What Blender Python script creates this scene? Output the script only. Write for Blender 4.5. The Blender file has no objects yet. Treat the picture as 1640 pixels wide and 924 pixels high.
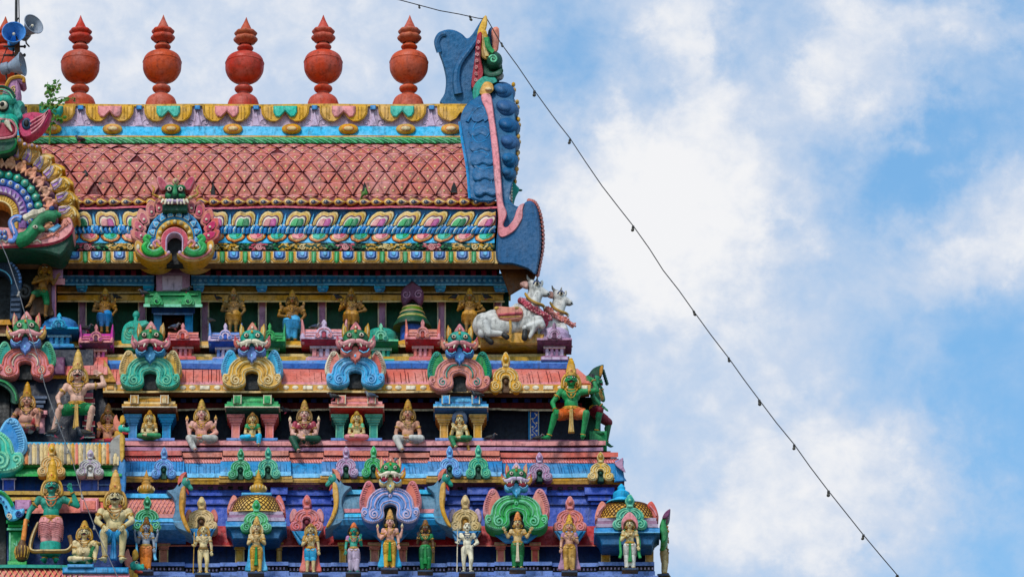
import bpy, bmesh, math, random
from mathutils import Vector, Matrix
from mathutils.geometry import tessellate_polygon
R = math.radians
PI = math.pi
rnd = random.Random(7)
scene = bpy.context.scene
COL = scene.collection

# ------------------------------------------------------------------ camera
K = 1 / 80.0                 # metres per photo pixel at the tower face
PITCH = R(22)
DIST, FPX = 140.0, 11200.0
CP, SP = math.cos(PITCH), math.sin(PITCH)
CAM = Vector((0, -DIST * CP, 1.7))
ZC = 1.7 + DIST * SP
cam_d = bpy.data.cameras.new('camera')
cam = bpy.data.objects.new('camera', cam_d)
COL.objects.link(cam)
cam.location = CAM
cam.rotation_euler = (R(90) + PITCH, 0, 0)
cam_d.sensor_width = 36
cam_d.lens = FPX / 1640 * 36
cam_d.clip_start = 0.5
cam_d.clip_end = 20000
scene.camera = cam

# ------------------------------------------------------------------ light
scene.view_settings.view_transform = 'Standard'
scene.view_settings.look = 'None'
scene.view_settings.gamma = 1
scene.view_settings.use_curve_mapping = False
scene.view_settings.exposure = 0.0
SUN_DIR = Vector((-0.38, -0.85, 1.02)).normalized()
sun_d = bpy.data.lights.new('sun', 'SUN')
sun_d.energy = 2.7
sun_d.angle = R(10)
sun_d.color = (1.0, 0.955, 0.89)
sun = bpy.data.objects.new('sun', sun_d)
COL.objects.link(sun)
sun.location = (-20, -60, 120)
sun.rotation_euler = SUN_DIR.to_track_quat('Z', 'Y').to_euler()

world = bpy.data.worlds.new('World')
scene.world = world
world.use_nodes = True


def at(u, v, y):
    """photo pixel (u, v) on the vertical plane at depth y (metres)"""
    dx = (u - 820) / FPX
    dz = (462 - v) / FPX
    t = (y - CAM.y) / (CP - dz * SP)
    return Vector((t * dx, y, CAM.z + t * (SP + dz * CP)))


class NT:
    def __init__(s, tree):
        s.t = tree
        tree.nodes.clear()

    def n(s, typ, **kw):
        nd = s.t.nodes.new(typ)
        for k, v in kw.items():
            if k.startswith('i_'):
                nd.inputs[int(k[2:]) if k[2:].isdigit() else k[2:].replace('_', ' ')].default_value = v
            else:
                setattr(nd, k, v)
        return nd

    def l(s, a, b):
        s.t.links.new(a, b)

    def math(s, op, a, b=None, clamp=False):
        nd = s.t.nodes.new('ShaderNodeMath')
        nd.operation = op
        nd.use_clamp = clamp
        for i, x in enumerate((a, b)):
            if x is None:
                continue
            if isinstance(x, (int, float)):
                nd.inputs[i].default_value = x
            else:
                s.l(x, nd.inputs[i])
        return nd.outputs[0]

    def mix(s, f, a, b, blend='MIX'):
        nd = s.t.nodes.new('ShaderNodeMix')
        nd.data_type = 'RGBA'
        nd.blend_type = blend
        for x, i in ((f, 0), (a, 6), (b, 7)):
            if isinstance(x, (int, float)):
                nd.inputs[i].default_value = x
            elif isinstance(x, tuple):
                nd.inputs[i].default_value = x if len(x) == 4 else (*x, 1)
            else:
                s.l(x, nd.inputs[i])
        return nd.outputs[2]

    def maprange(s, x, a, b, c=0.0, d=1.0, smooth=True):
        nd = s.t.nodes.new('ShaderNodeMapRange')
        if smooth:
            nd.interpolation_type = 'SMOOTHSTEP'
        s.l(x, nd.inputs[0])
        for i, q in enumerate((a, b, c, d)):
            nd.inputs[i + 1].default_value = q
        return nd.outputs[0]


def build_world():
    N = NT(world.node_tree)
    out = N.n('ShaderNodeOutputWorld')
    sky = N.n('ShaderNodeTexSky', sky_type='NISHITA')
    sky.sun_disc = False
    sky.sun_elevation = math.asin(SUN_DIR.z)
    sky.sun_rotation = math.atan2(SUN_DIR.x, SUN_DIR.y)
    sky.air_density = 1.4
    sky.dust_density = 1.0
    sky.ozone_density = 2.0
    bg = N.n('ShaderNodeBackground')
    bg.inputs[1].default_value = 0.1
    tc = N.n('ShaderNodeTexCoord')
    # direction -> (x/y, z/y) so that cloud banks can be set down in the sky at chosen bearings
    sx = N.n('ShaderNodeSeparateXYZ')
    N.l(tc.outputs['Generated'], sx.inputs[0])
    ay = N.math('MAXIMUM', N.math('ABSOLUTE', sx.outputs[1]), 0.02)
    X = N.math('DIVIDE', sx.outputs[0], ay)
    Z = N.math('DIVIDE', sx.outputs[2], ay)
    # pixels of the photo, roughly, at these bearings
    PX = N.math('MULTIPLY', X, 1038.0)              # hundredths of ... see banks below
    PZ = N.math('MULTIPLY', N.math('SUBTRACT', Z, math.tan(PITCH)), 960.0)
    cx = N.n('ShaderNodeCombineXYZ')
    N.l(PX, cx.inputs[0])
    N.l(PZ, cx.inputs[1])
    P = cx.outputs[0]

    def noise(scale, detail, rough, dist=0.0, off=(0, 0, 0), stretch=(1, 1, 1)):
        mp = N.n('ShaderNodeMapping')
        mp.inputs['Location'].default_value = off
        mp.inputs['Scale'].default_value = stretch
        N.l(P, mp.inputs[0])
        nz = N.n('ShaderNodeTexNoise')
        nz.inputs['Scale'].default_value = scale
        nz.inputs['Detail'].default_value = detail
        nz.inputs['Roughness'].default_value = rough
        nz.inputs['Distortion'].default_value = dist
        N.l(mp.outputs[0], nz.inputs[0])
        return nz
    # warp the bearings a little so the banks have ragged rims
    w = noise(0.09, 6, 0.62, 0.0, (3, 9, 0))
    wv = N.n('ShaderNodeVectorMath', operation='MULTIPLY_ADD')
    N.l(w.outputs['Color'], wv.inputs[0])
    wv.inputs[1].default_value = (26, 26, 0)
    ad = N.n('ShaderNodeVectorMath', operation='ADD')
    ad.inputs[1].default_value = (-13, -13, 0)
    N.l(P, ad.inputs[0])
    N.l(ad.outputs[0], wv.inputs[2])
    W = wv.outputs[0]
    # banks: photo px centre, radii, weight (+ cloud, - clear sky)
    banks = SKY_BANKS
    total = None
    for (bu, bv, ru, rv, wt) in banks:
        mp = N.n('ShaderNodeVectorMath', operation='SUBTRACT')
        mp.inputs[1].default_value = ((bu - 820) / 10.0, (462 - bv) / 10.0, 0)
        N.l(W, mp.inputs[0])
        sc = N.n('ShaderNodeVectorMath', operation='MULTIPLY')
        sc.inputs[1].default_value = (10.0 / ru, 10.0 / rv, 0)
        N.l(mp.outputs[0], sc.inputs[0])
        ln = N.n('ShaderNodeVectorMath', operation='LENGTH')
        N.l(sc.outputs[0], ln.inputs[0])
        f = N.maprange(ln.outputs['Value'], 1.25, 0.1, 0.0, wt)
        total = f if total is None else N.math('ADD', total, f)
    n1 = noise(0.06, 8, 0.56, 0.4, (5, 1, 0), (1, 1.15, 1))
    n2 = noise(0.24, 7, 0.6, 0.3, (1, 7, 0))
    d = N.math('ADD', total, N.math('MULTIPLY', N.math('SUBTRACT', n1.outputs['Fac'], 0.5), 1.1))
    d = N.math('ADD', d, N.math('MULTIPLY', N.math('SUBTRACT', n2.outputs['Fac'], 0.5), 0.5))
    dens = N.maprange(d, -0.48, 0.78)
    # brightness of the cloud itself: thin grey-blue veils against bright billows
    n3 = noise(0.13, 9, 0.62, 0.5, (11, 4, 0), (1, 1.3, 1))
    core = N.maprange(N.math('ADD', d, N.math('MULTIPLY', N.math('SUBTRACT', n3.outputs['Fac'], 0.5), 0.85)), 0.35, 1.2)
    cl = N.mix(core, SKY_VEIL, SKY_WHITE)
    tint = N.mix(1.0, sky.outputs[0], SKY_TINT, 'MULTIPLY')
    colr = N.mix(dens, tint, cl)
    N.l(colr, bg.inputs[0])
    N.l(bg.outputs[0], out.inputs[0])


# cloud radiance is divided by the background strength of 0.1
SKY_VEIL = (6.1, 6.95, 8.4)
SKY_WHITE = (9.0, 9.05, 9.25)
SKY_TINT = (1.1, 1.56, 1.78)
SKY_BANKS = [
    (300, 40, 760, 420, 0.62), (-200, 500, 500, 700, 0.5),
    (1120, 230, 240, 330, 0.85), (940, 320, 170, 170, 0.5), (1060, 380, 240, 150, 0.5), (1380, 80, 150, 190, 0.75), (1120, 20, 130, 100, 0.3),
    (1600, 330, 150, 120, 0.75), (1500, 430, 150, 80, 0.4), (1560, 20, 140, 60, 0.45),
    (1120, 640, 400, 300, 0.42), (1380, 800, 230, 160, 0.62), (1150, 860, 260, 120, 0.4), (1240, 700, 130, 120, 0.2),
    (1230, 90, 90, 110, -0.35), (1530, 270, 130, 110, -0.5), (1400, 260, 120, 100, -0.2), (1600, 600, 230, 170, -0.18), (960, 90, 170, 130, -0.45), (1630, 760, 170, 240, -0.25)]
build_world()

# ------------------------------------------------------------------ paint
HEX = dict(
    salmon='D97E6C', pink='DE8E90', rose='C24A62', teal='0F9A86', turq='17B39B', green='239150', lime='3FA95A', dkgreen='0E4A36',
    ochre='D49E1E', gold='BE8C2C', cream='DFC188', ivory='E4D6BC', blue='1A82BA', sky='45B0DC', royal='0A50AC', navy='0B3A80',
    lav='688CCB', mauve='AE7F9E', lilac='C6AEC6', red='B32A22', maroon='741B2A', terra='BC4824', brown='5E3A1C', black='080808', white='DAD6CE',
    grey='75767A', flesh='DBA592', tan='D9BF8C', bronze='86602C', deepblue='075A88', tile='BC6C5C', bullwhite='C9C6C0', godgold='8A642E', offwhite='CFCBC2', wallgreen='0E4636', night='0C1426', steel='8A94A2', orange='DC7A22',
    peach='D99878', crimson='A8213A', slate='34445E', violet='9A6BB0', hornblue='2A86C8', darkred='64160F', olive='5C7A2E', leaf='3E7A24', pigeon='2E333D',
    bluegrey='5E86A0', soot='2A2724', ash='9A948C', lightblue='79BDE6', emerald='0C7A48', fuchsia='B8488F', stone='8B8378', mint='7BC8A0', skin2='C98E74', plum='6A3A58')


def lin(h):
    r = [int(h[i:i + 2], 16) / 255 for i in (0, 2, 4)]
    c = [c / 12.92 if c <= 0.04045 else ((c + 0.055) / 1.055) ** 2.4 for c in r]
    l = 0.3 * c[0] + 0.59 * c[1] + 0.11 * c[2]
    return tuple(max(0.002, (l + (x - l) * 1.13) * 0.93) for x in c)


_M = {}
WEAR = dict(deepblue=0.4, tile=0.8, bullwhite=0.85, terra=0.45, white=0.6, steel=0.3, hornblue=0.2, salmon=0.55)


def mat(name):
    if name in _M:
        return _M[name]
    m = bpy.data.materials.new('paint_' + name)
    m.use_nodes = True
    N = NT(m.node_tree)
    out = N.n('ShaderNodeOutputMaterial')
    b = N.n('ShaderNodeBsdfPrincipled')
    c = lin(HEX[name])
    geo = N.n('ShaderNodeNewGeometry')

    def noise(scale, detail, rough, st=(1, 1, 1), off=(0, 0, 0), dist=0.0):
        mp = N.n('ShaderNodeMapping')
        mp.inputs['Scale'].default_value = st
        mp.inputs['Location'].default_value = off
        N.l(geo.outputs['Position'], mp.inputs[0])
        nz = N.n('ShaderNodeTexNoise')
        nz.inputs['Scale'].default_value = scale
        nz.inputs['Detail'].default_value = detail
        nz.inputs['Roughness'].default_value = rough
        nz.inputs['Distortion'].default_value = dist
        N.l(mp.outputs[0], nz.inputs[0])
        return nz.outputs['Fac']
    wear = WEAR.get(name, 0.72)
    broad = noise(1.7, 4, 0.6)
    fine = noise(11, 5, 0.65, off=(4, 2, 9))
    streak = noise(3.2, 6, 0.7, st=(3.2, 3.2, 0.42), off=(8, 1, 3))
    speck = noise(34, 2, 0.5, off=(1, 5, 2))
    lum = max(c) * 0.45 + 0.01
    grey = 0.3 * c[0] + 0.59 * c[1] + 0.11 * c[2]
    faded = tuple(min(0.9, (x * 0.7 + grey * 0.3) * 1.05 + lum * 0.22) for x in c)
    deep = tuple(x * 0.5 for x in c)
    oi = N.n('ShaderNodeObjectInfo')
    hsv = N.n('ShaderNodeHueSaturation')
    hsv.inputs['Color'].default_value = (*c, 1)
    N.l(N.maprange(oi.outputs['Random'], 0, 1, 0.488, 0.512, False), hsv.inputs['Hue'])
    N.l(N.maprange(oi.outputs['Random'], 0, 1, 1.1, 0.94, False), hsv.inputs['Saturation'])
    N.l(N.maprange(N.math('FRACT', N.math('MULTIPLY', oi.outputs['Random'], 7.31)), 0, 1, 0.84, 1.1, False), hsv.inputs['Value'])
    col = N.mix(N.maprange(broad, 0.38, 0.68, 0, 0.55), hsv.outputs[0], faded)
    col = N.mix(N.maprange(fine, 0.48, 0.70, 0, 0.7), col, deep)
    grime = tuple(x * 0.18 + 0.018 for x in c)
    col = N.mix(N.maprange(streak, 0.49, 0.70, 0, wear), col, grime)
    col = N.mix(N.maprange(speck, 0.70, 0.76, 0, 0.35), col, tuple(x * 0.6 + 0.35 * lum for x in faded))
    chip = noise(5.5, 7, 0.72, off=(2, 7, 4), dist=0.6)
    bare = tuple(x * 0.4 + 0.42 * lum for x in c) if lum < 0.33 else tuple(x * 0.35 for x in c)
    col = N.mix(N.maprange(chip, 0.665, 0.69, 0, 0.55 * min(1, wear * 1.6)), col, bare)
    soot = noise(2.3, 8, 0.75, off=(6, 6, 1))
    col = N.mix(N.maprange(soot, 0.55, 0.66, 0, 0.85 * wear), col, tuple(x * 0.16 + 0.012 for x in c))
    N.l(col, b.inputs['Base Color'])
    b.inputs['Roughness'].default_value = 0.5
    N.l(N.maprange(fine, 0.3, 0.7, 0.38, 0.7), b.inputs['Roughness'])
    b.inputs['Specular IOR Level'].default_value = 0.3
    bp = N.n('ShaderNodeBump')
    bp.inputs['Strength'].default_value = 0.6
    bp.inputs['Distance'].default_value = 0.02
    N.l(N.math('ADD', N.math('ADD', fine, N.math('MULTIPLY', streak, 0.6)), N.math('MULTIPLY', N.maprange(chip, 0.655, 0.69), -0.25)), bp.inputs['Height'])
    N.l(bp.outputs[0], b.inputs['Normal'])
    N.l(b.outputs[0], out.inputs[0])
    _M[name] = m
    return m


# ------------------------------------------------------------------ mesh builder
def ABS(x, y, z):
    """x, z = photo pixel (z grows downwards), y = depth in pixel-sized units, minus towards the viewer"""
    return at(x, z, y * K)


def LOC(u, v, y, s=1.0, rz=0.0, mirror=1):
    """local axes at photo pixel (u, v), depth y: one unit = s photo pixels, z up"""
    o = at(u, v, y * K)
    d = (o - CAM).length / DIST
    k = K * s * d
    c, sn = math.cos(rz), math.sin(rz)

    def f(x, yy, z):
        x = x * mirror
        return Vector((o.x + (x * c - yy * sn) * k, o.y + (x * sn + yy * c) * k, o.z + z * k / CP))
    f.o = o
    f.k = k
    return f


def interp(tab, x):
    if x <= tab[0][0]:
        return tab[0][1]
    for (a, b), (c, d) in zip(tab, tab[1:]):
        if x <= c:
            return b + (d - b) * (x - a) / (c - a)
    return tab[-1][1]


def smooth_line(pts, n=4, closed=False):
    """Catmull-Rom through the points"""
    P = [tuple(map(float, p)) for p in pts]
    L = len(P)
    out = []
    rng = L if closed else L - 1
    for i in range(rng):
        if closed:
            a, b, c, d = P[(i - 1) % L], P[i], P[(i + 1) % L], P[(i + 2) % L]
        else:
            a, b, c, d = P[max(i - 1, 0)], P[i], P[i + 1], P[min(i + 2, L - 1)]
        for j in range(n):
            t = j / n
            out.append(tuple(0.5 * (2 * q + (r - p) * t + (2 * p - 5 * q + 4 * r - s) * t * t + (3 * q - p - 3 * r + s) * t ** 3)
                             for p, q, r, s in zip(a, b, c, d)))
    if not closed:
        out.append(P[-1])
    return out


def simple(P):
    n = len(P)
    cr = lambda o, a, b: (a[0] - o[0]) * (b[1] - o[1]) - (a[1] - o[1]) * (b[0] - o[0])
    for i in range(n):
        a, b = P[i], P[(i + 1) % n]
        lx, hx = min(a[0], b[0]), max(a[0], b[0])
        lz, hz = min(a[1], b[1]), max(a[1], b[1])
        for j in range(i + 2, n):
            if i == 0 and j == n - 1:
                continue
            c, d = P[j], P[(j + 1) % n]
            if max(c[0], d[0]) < lx or min(c[0], d[0]) > hx or max(c[1], d[1]) < lz or min(c[1], d[1]) > hz:
                continue
            if cr(a, b, c) * cr(a, b, d) < 0 and cr(c, d, a) * cr(c, d, b) < 0:
                return False
    return True


class MB:
    def __init__(s, xf=ABS):
        s.xf = xf
        s.v = []
        s.f = []
        s.fm = []

    def V(s, x, y, z):
        s.v.append(s.xf(x, y, z))
        return len(s.v) - 1

    def F(s, idx, m):
        s.f.append(tuple(idx))
        s.fm.append(m)

    def plate(s, pts, yb, yf, m, bev=1.0, ms=None, ymap=None, mb=None):
        """extruded outline in the x-z plane from depth yb (back) to yf (front) with a chamfered front rim"""
        n = len(pts)
        area = sum(pts[i][0] * pts[(i + 1) % n][1] - pts[(i + 1) % n][0] * pts[i][1] for i in range(n))
        sg = 1 if area > 0 else -1
        ins = []
        bevs = []
        for i in range(n):
            a, b, c = pts[i - 1], pts[i], pts[(i + 1) % n]
            d1 = (b[0] - a[0], b[1] - a[1])
            d2 = (c[0] - b[0], c[1] - b[1])
            l1 = math.hypot(*d1) or 1e-6
            l2 = math.hypot(*d2) or 1e-6
            nx = -d1[1] / l1 - d2[1] / l2
            nz = d1[0] / l1 + d2[0] / l2
            q = math.hypot(nx, nz) or 1e-6
            mlt = min(1.6, 2 / q)
            ux, uz = sg * nx / q, sg * nz / q
            w = bev * mlt
            if n > 4:       # thin tongues get a finer chamfer, so the rim never crosses itself
                for k in range(n):
                    if k == i or (k + 1) % n == i:
                        continue
                    p, r = pts[k], pts[(k + 1) % n]
                    ex, ez = r[0] - p[0], r[1] - p[1]
                    den = ux * ez - uz * ex
                    if abs(den) < 1e-9:
                        continue
                    tt = ((p[0] - b[0]) * ez - (p[1] - b[1]) * ex) / den
                    ss = ((p[0] - b[0]) * uz - (p[1] - b[1]) * ux) / den
                    if tt > 1e-6 and -0.02 <= ss <= 1.02:
                        w = min(w, tt * 0.3)
            bevs.append((ux, uz, w))
        ws = [min(bevs[i - 1][2] * 1.6, bevs[i][2], bevs[(i + 1) % n][2] * 1.6) for i in range(n)]
        for sc in (1, .6, .3, .12, 0):
            ins = [(pts[i][0] + bevs[i][0] * ws[i] * sc, pts[i][1] + bevs[i][1] * ws[i] * sc) for i in range(n)]
            if n < 9 or simple(ins):
                break
        ym = ymap or (lambda x, z: 0)
        A = [s.V(x, yb + ym(x, z), z) for x, z in pts]
        e = bev if yf < yb else -bev
        B = [s.V(x, yf + e + ym(x, z), z) for x, z in pts]
        C = [s.V(x, yf + ym(x, z), z) for x, z in ins]
        for i in range(n):
            j = (i + 1) % n
            s.F((A[i], A[j], B[j], B[i]), ms or m)
            s.F((B[i], B[j], C[j], C[i]), mb or m)
        if n < 9:
            s.F(C, m)
            s.F(A[::-1], ms or m)
        else:
            for tri in tessellate_polygon([[Vector((x, z, 0)) for x, z in ins]]):
                s.F([C[q] for q in tri], m)
            for tri in tessellate_polygon([[Vector((x, z, 0)) for x, z in pts]]):
                s.F([A[q] for q in tri], ms or m)

    def box(s, x0, x1, z0, z1, yb, yf, m, bev=0.8, ms=None, mb=None):
        s.plate([(x0, z0), (x1, z0), (x1, z1), (x0, z1)], yb, yf, m, bev, ms, None, mb)

    def strip(s, prof, x0, x1, m, seg=24, wob=0.5, ends=None):
        """a moulding run along x: prof = closed outline of (z, y) points; m may be one colour per side"""
        n = len(prof)
        k = max(1, int(abs(x1 - x0) / seg))
        rings = []
        for i in range(k + 1):
            x = x0 + (x1 - x0) * i / k
            w = math.sin(x * 0.031 + prof[0][0] * 1.7) * wob + rnd.uniform(-0.35, 0.35) * wob
            wy = math.sin(x * 0.023 + prof[0][0]) * wob
            rings.append([s.V(x, y + wy, z + w) for z, y in prof])
        for i in range(k):
            for j in range(n):
                q = (j + 1) % n
                s.F((rings[i][j], rings[i][q], rings[i + 1][q], rings[i + 1][j]), m if isinstance(m, str) else m[j])
        s.F(rings[0][::-1], m if isinstance(m, str) else m[0])
        s.F(rings[-1], m if isinstance(m, str) else m[0])

    def tube(s, pts, r, m, n=6, closed=False, r2=None, taper=None):
        P = [Vector(p) for p in pts]
        L = len(P)
        up = Vector((0, 1, 0))
        rings = []
        for i in range(L):
            if closed:
                t = P[(i + 1) % L] - P[i - 1]
            else:
                t = P[min(i + 1, L - 1)] - P[max(i - 1, 0)]
            if t.length < 1e-9:
                t = Vector((1, 0, 0))
            t.normalize()
            a = up - t * up.dot(t)
            if a.length < 0.05:
                a = Vector((1, 0, 0)) - t * t.x
            a.normalize()
            b = t.cross(a)
            f = i / max(1, L - 1)
            rr = taper(f) * r if taper else (r if r2 is None else r + (r2 - r) * f)
            rings.append([s.V(*(P[i] + a * rr * math.cos(2 * PI * j / n) + b * rr * math.sin(2 * PI * j / n))) for j in range(n)])
        for i in range(L if closed else L - 1):
            A, B = rings[i], rings[(i + 1) % L]
            for j in range(n):
                q = (j + 1) % n
                s.F((A[j], A[q], B[q], B[j]), m)
        if not closed:
            s.F(rings[0][::-1], m)
            s.F(rings[-1], m)

    def ell(s, c, r, m, nu=10, nv=7, rot=None):
        if isinstance(r, (int, float)):
            r = (r, r, r)
        c = Vector(c)

        def P(x, y, z):
            p = Vector((x * r[0], y * r[1], z * r[2]))
            if rot is not None:
                p = rot @ p
            return s.V(*(c + p))
        top = P(0, 0, 1)
        bot = P(0, 0, -1)
        rows = []
        for i in range(1, nv):
            a = PI * i / nv
            rows.append([P(math.sin(a) * math.cos(2 * PI * j / nu), math.sin(a) * math.sin(2 * PI * j / nu), math.cos(a)) for j in range(nu)])
        for j in range(nu):
            q = (j + 1) % nu
            s.F((top, rows[0][j], rows[0][q]), m)
            s.F((bot, rows[-1][q], rows[-1][j]), m)
            for i in range(nv - 2):
                s.F((rows[i][j], rows[i + 1][j], rows[i + 1][q], rows[i][q]), m)

    def lathe(s, prof, c, m, n=16, sy=1.0, cap=True):
        """prof: (radius, z) from one end to the other; m one colour or one per band"""
        c = Vector(c)
        rings = [[s.V(c.x + r * math.cos(2 * PI * j / n), c.y + sy * r * math.sin(2 * PI * j / n), c.z + z) for j in range(n)] for r, z in prof]
        for i in range(len(prof) - 1):
            for j in range(n):
                q = (j + 1) % n
                s.F((rings[i][j], rings[i][q], rings[i + 1][q], rings[i + 1][j]), m if isinstance(m, str) else m[i])
        if cap:
            s.F(rings[0][::-1], m if isinstance(m, str) else m[0])
            s.F(rings[-1], m if isinstance(m, str) else m[-1])

    def cap(s, p, q, r1, r2, m, n=10):
        """a limb: tapered, round-ended"""
        p, q = Vector(p), Vector(q)
        d = (q - p).normalized() if (q - p).length > 1e-9 else Vector((0, 0, 1))
        pts, rr = [], []
        for a in (90, 60, 30):
            pts.append(p - d * r1 * math.sin(R(a)))
            rr.append(max(r1 * math.cos(R(a)), r1 * 0.05))
        for t in (0, 0.33, 0.67, 1):
            pts.append(p.lerp(q, t))
            rr.append(r1 + (r2 - r1) * t)
        for a in (30, 60, 90):
            pts.append(q + d * r2 * math.sin(R(a)))
            rr.append(max(r2 * math.cos(R(a)), r2 * 0.05))
        L = len(pts)
        s.tube(pts, 1.0, m, n, taper=lambda f: rr[int(round(f * (L - 1)))])

    def remesh(s, vox, it=3, m=None):
        """fuse everything so far into one continuous skin"""
        me = s.mesh('tmp')
        ob = bpy.data.objects.new('tmp', me)
        COL.objects.link(ob)
        md = ob.modifiers.new('r', 'REMESH')
        md.mode = 'VOXEL'
        md.voxel_size = vox
        sm = ob.modifiers.new('s', 'SMOOTH')
        sm.factor = 0.5
        sm.iterations = it
        dg = bpy.context.evaluated_depsgraph_get()
        me2 = bpy.data.meshes.new_from_object(ob.evaluated_get(dg))
        m = m or s.fm[0]
        s.v = [v.co.copy() for v in me2.vertices]
        s.f = [tuple(p.vertices) for p in me2.polygons]
        s.fm = [m] * len(s.f)
        bpy.data.objects.remove(ob)
        bpy.data.meshes.remove(me)
        bpy.data.meshes.remove(me2)
        return s

    def mesh(s, name, origin=Vector((0, 0, 0)), angle=40):
        me = bpy.data.meshes.new(name)
        me.from_pydata([v - origin for v in s.v], [], s.f)
        names = []
        for q in s.fm:
            if q not in names:
                names.append(q)
        for q in names:
            me.materials.append(mat(q))
        ix = {q: i for i, q in enumerate(names)}
        me.polygons.foreach_set('material_index', [ix[q] for q in s.fm])
        bm = bmesh.new()
        bm.from_mesh(me)
        bmesh.ops.recalc_face_normals(bm, faces=bm.faces)
        bm.to_mesh(me)
        bm.free()
        me.polygons.foreach_set('use_smooth', [True] * len(me.polygons))
        me.set_sharp_from_angle(angle=R(angle))
        me.update()
        return me

    def build(s, name, parent=None, angle=40, label=None):
        if not s.v:
            return None
        if parent is None:
            lo = Vector((min(v.x for v in s.v), min(v.y for v in s.v), min(v.z for v in s.v)))
            hi = Vector((max(v.x for v in s.v), max(v.y for v in s.v), max(v.z for v in s.v)))
            o = Vector(((lo.x + hi.x) / 2, (lo.y + hi.y) / 2, lo.z))
        else:
            o = Vector(parent['origin'])
        ob = bpy.data.objects.new(name, s.mesh(name, o, angle))
        COL.objects.link(ob)
        if parent is None:
            ob.location = o
        else:
            ob.parent = parent
        ob['origin'] = tuple(o)
        if label:
            ob['label'] = label
        return ob


def thing(name, label, cat, o, group=None):
    e = bpy.data.objects.new(name, None)
    COL.objects.link(e)
    e.location = o
    e.empty_display_size = 0.2
    e['origin'] = tuple(o)
    e['label'] = label
    e['category'] = cat
    if group:
        e['group'] = group
    return e


def tag(o, label, cat, group=None):
    o['label'] = label
    o['category'] = cat
    if group:
        o['group'] = group
    return o


def circ(cx, cz, r, n=16, a0=0, a1=360, rz=None):
    rz = rz or r
    full = abs(a1 - a0) >= 360
    return [(cx + r * math.cos(R(a0 + (a1 - a0) * i / (n if full else n - 1))), cz + rz * math.sin(R(a0 + (a1 - a0) * i / (n if full else n - 1)))) for i in range(n)]


def spiral(cx, cz, r, turns=1.6, a0=90, d=1, n=20, y=0, inner=0.15):
    return [(cx + r * (1 - (1 - inner) * i / n) * math.cos(R(a0) + d * 2 * PI * turns * i / n), y,
             cz + r * (1 - (1 - inner) * i / n) * math.sin(R(a0) + d * 2 * PI * turns * i / n)) for i in range(n + 1)]


def to3(pts, y):
    return [(x, y, z) for x, z in pts]
# ------------------------------------------------------------------ ground
def structure(name, mb_or_mesh_fn):
    ob = mb_or_mesh_fn
    ob['kind'] = 'structure'
    return ob


def build_ground():
    me = bpy.data.meshes.new('ground')
    S = 6000
    me.from_pydata([(-S, -S, 0), (S, -S, 0), (S, S, 0), (-S, S, 0)], [], [(0, 1, 2, 3)])
    m = bpy.data.materials.new('dusty_ground')
    m.use_nodes = True
    N = NT(m.node_tree)
    out = N.n('ShaderNodeOutputMaterial')
    b = N.n('ShaderNodeBsdfPrincipled')
    geo = N.n('ShaderNodeNewGeometry')
    nz = N.n('ShaderNodeTexNoise')
    nz.inputs['Scale'].default_value = 0.3
    nz.inputs['Detail'].default_value = 8
    N.l(geo.outputs['Position'], nz.inputs[0])
    N.l(N.mix(nz.outputs['Fac'], (0.16, 0.13, 0.10), (0.26, 0.22, 0.17)), b.inputs['Base Color'])
    b.inputs['Roughness'].default_value = 0.9
    N.l(b.outputs[0], out.inputs[0])
    me.materials.append(m)
    g = bpy.data.objects.new('ground', me)
    COL.objects.link(g)
    g['kind'] = 'structure'


build_ground()

XL = -300
T = thing('temple_tower', 'tall painted temple tower with stepped storeys and a pink tiled barrel roof', 'temple tower', at(380, 930, 300 * K))


class P(MB):
    """a part of the tower in photo pixels"""
    def done(s, name, angle=40, label=None):
        return s.build(name, T, angle, label)


def slab(name, u0, u1, v0, v1, yf, yb, m, bev=1.0):
    p = P()
    p.box(u0, u1, v0, v1, yb, yf, m, bev)
    return p.done(name)


def rect(v0, v1, yf, yb):
    return [(v0, yf), (v1, yf), (v1, yb), (v0, yb)]


# the plain masonry behind everything
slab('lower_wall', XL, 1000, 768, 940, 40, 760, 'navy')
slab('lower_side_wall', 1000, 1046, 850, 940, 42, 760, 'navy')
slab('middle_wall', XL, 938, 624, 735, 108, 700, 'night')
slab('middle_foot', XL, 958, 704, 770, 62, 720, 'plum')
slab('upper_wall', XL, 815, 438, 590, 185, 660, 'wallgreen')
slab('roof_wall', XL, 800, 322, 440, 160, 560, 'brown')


def lower_storeys():
    """what carries the photographed storeys down to the ground"""
    p = P(lambda x, y, z: Vector((x, y, z)))
    xr = at(1062, 930, 0).x
    xl = at(XL, 930, 0).x
    top = at(800, 926, -0.3).z
    n = 6
    for i in range(n):
        z1 = top - top * i / n
        z0 = top - top * (i + 1) / n
        g = 0.5 * (i + 1)
        p.box(xl - g, xr + g, z0, z1 - 1.0, 11 + g, -0.2 - 0.9 * i, 'salmon' if i % 2 else 'royal', 0.05)
        p.box(xl - g - .3, xr + g + .3, z1 - 1.0, z1 - 0.03, 11.3 + g, -0.5 - 0.9 * i, 'sky' if i % 2 else 'ochre', 0.1)
    p.done('lower_storeys')


lower_storeys()


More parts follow.
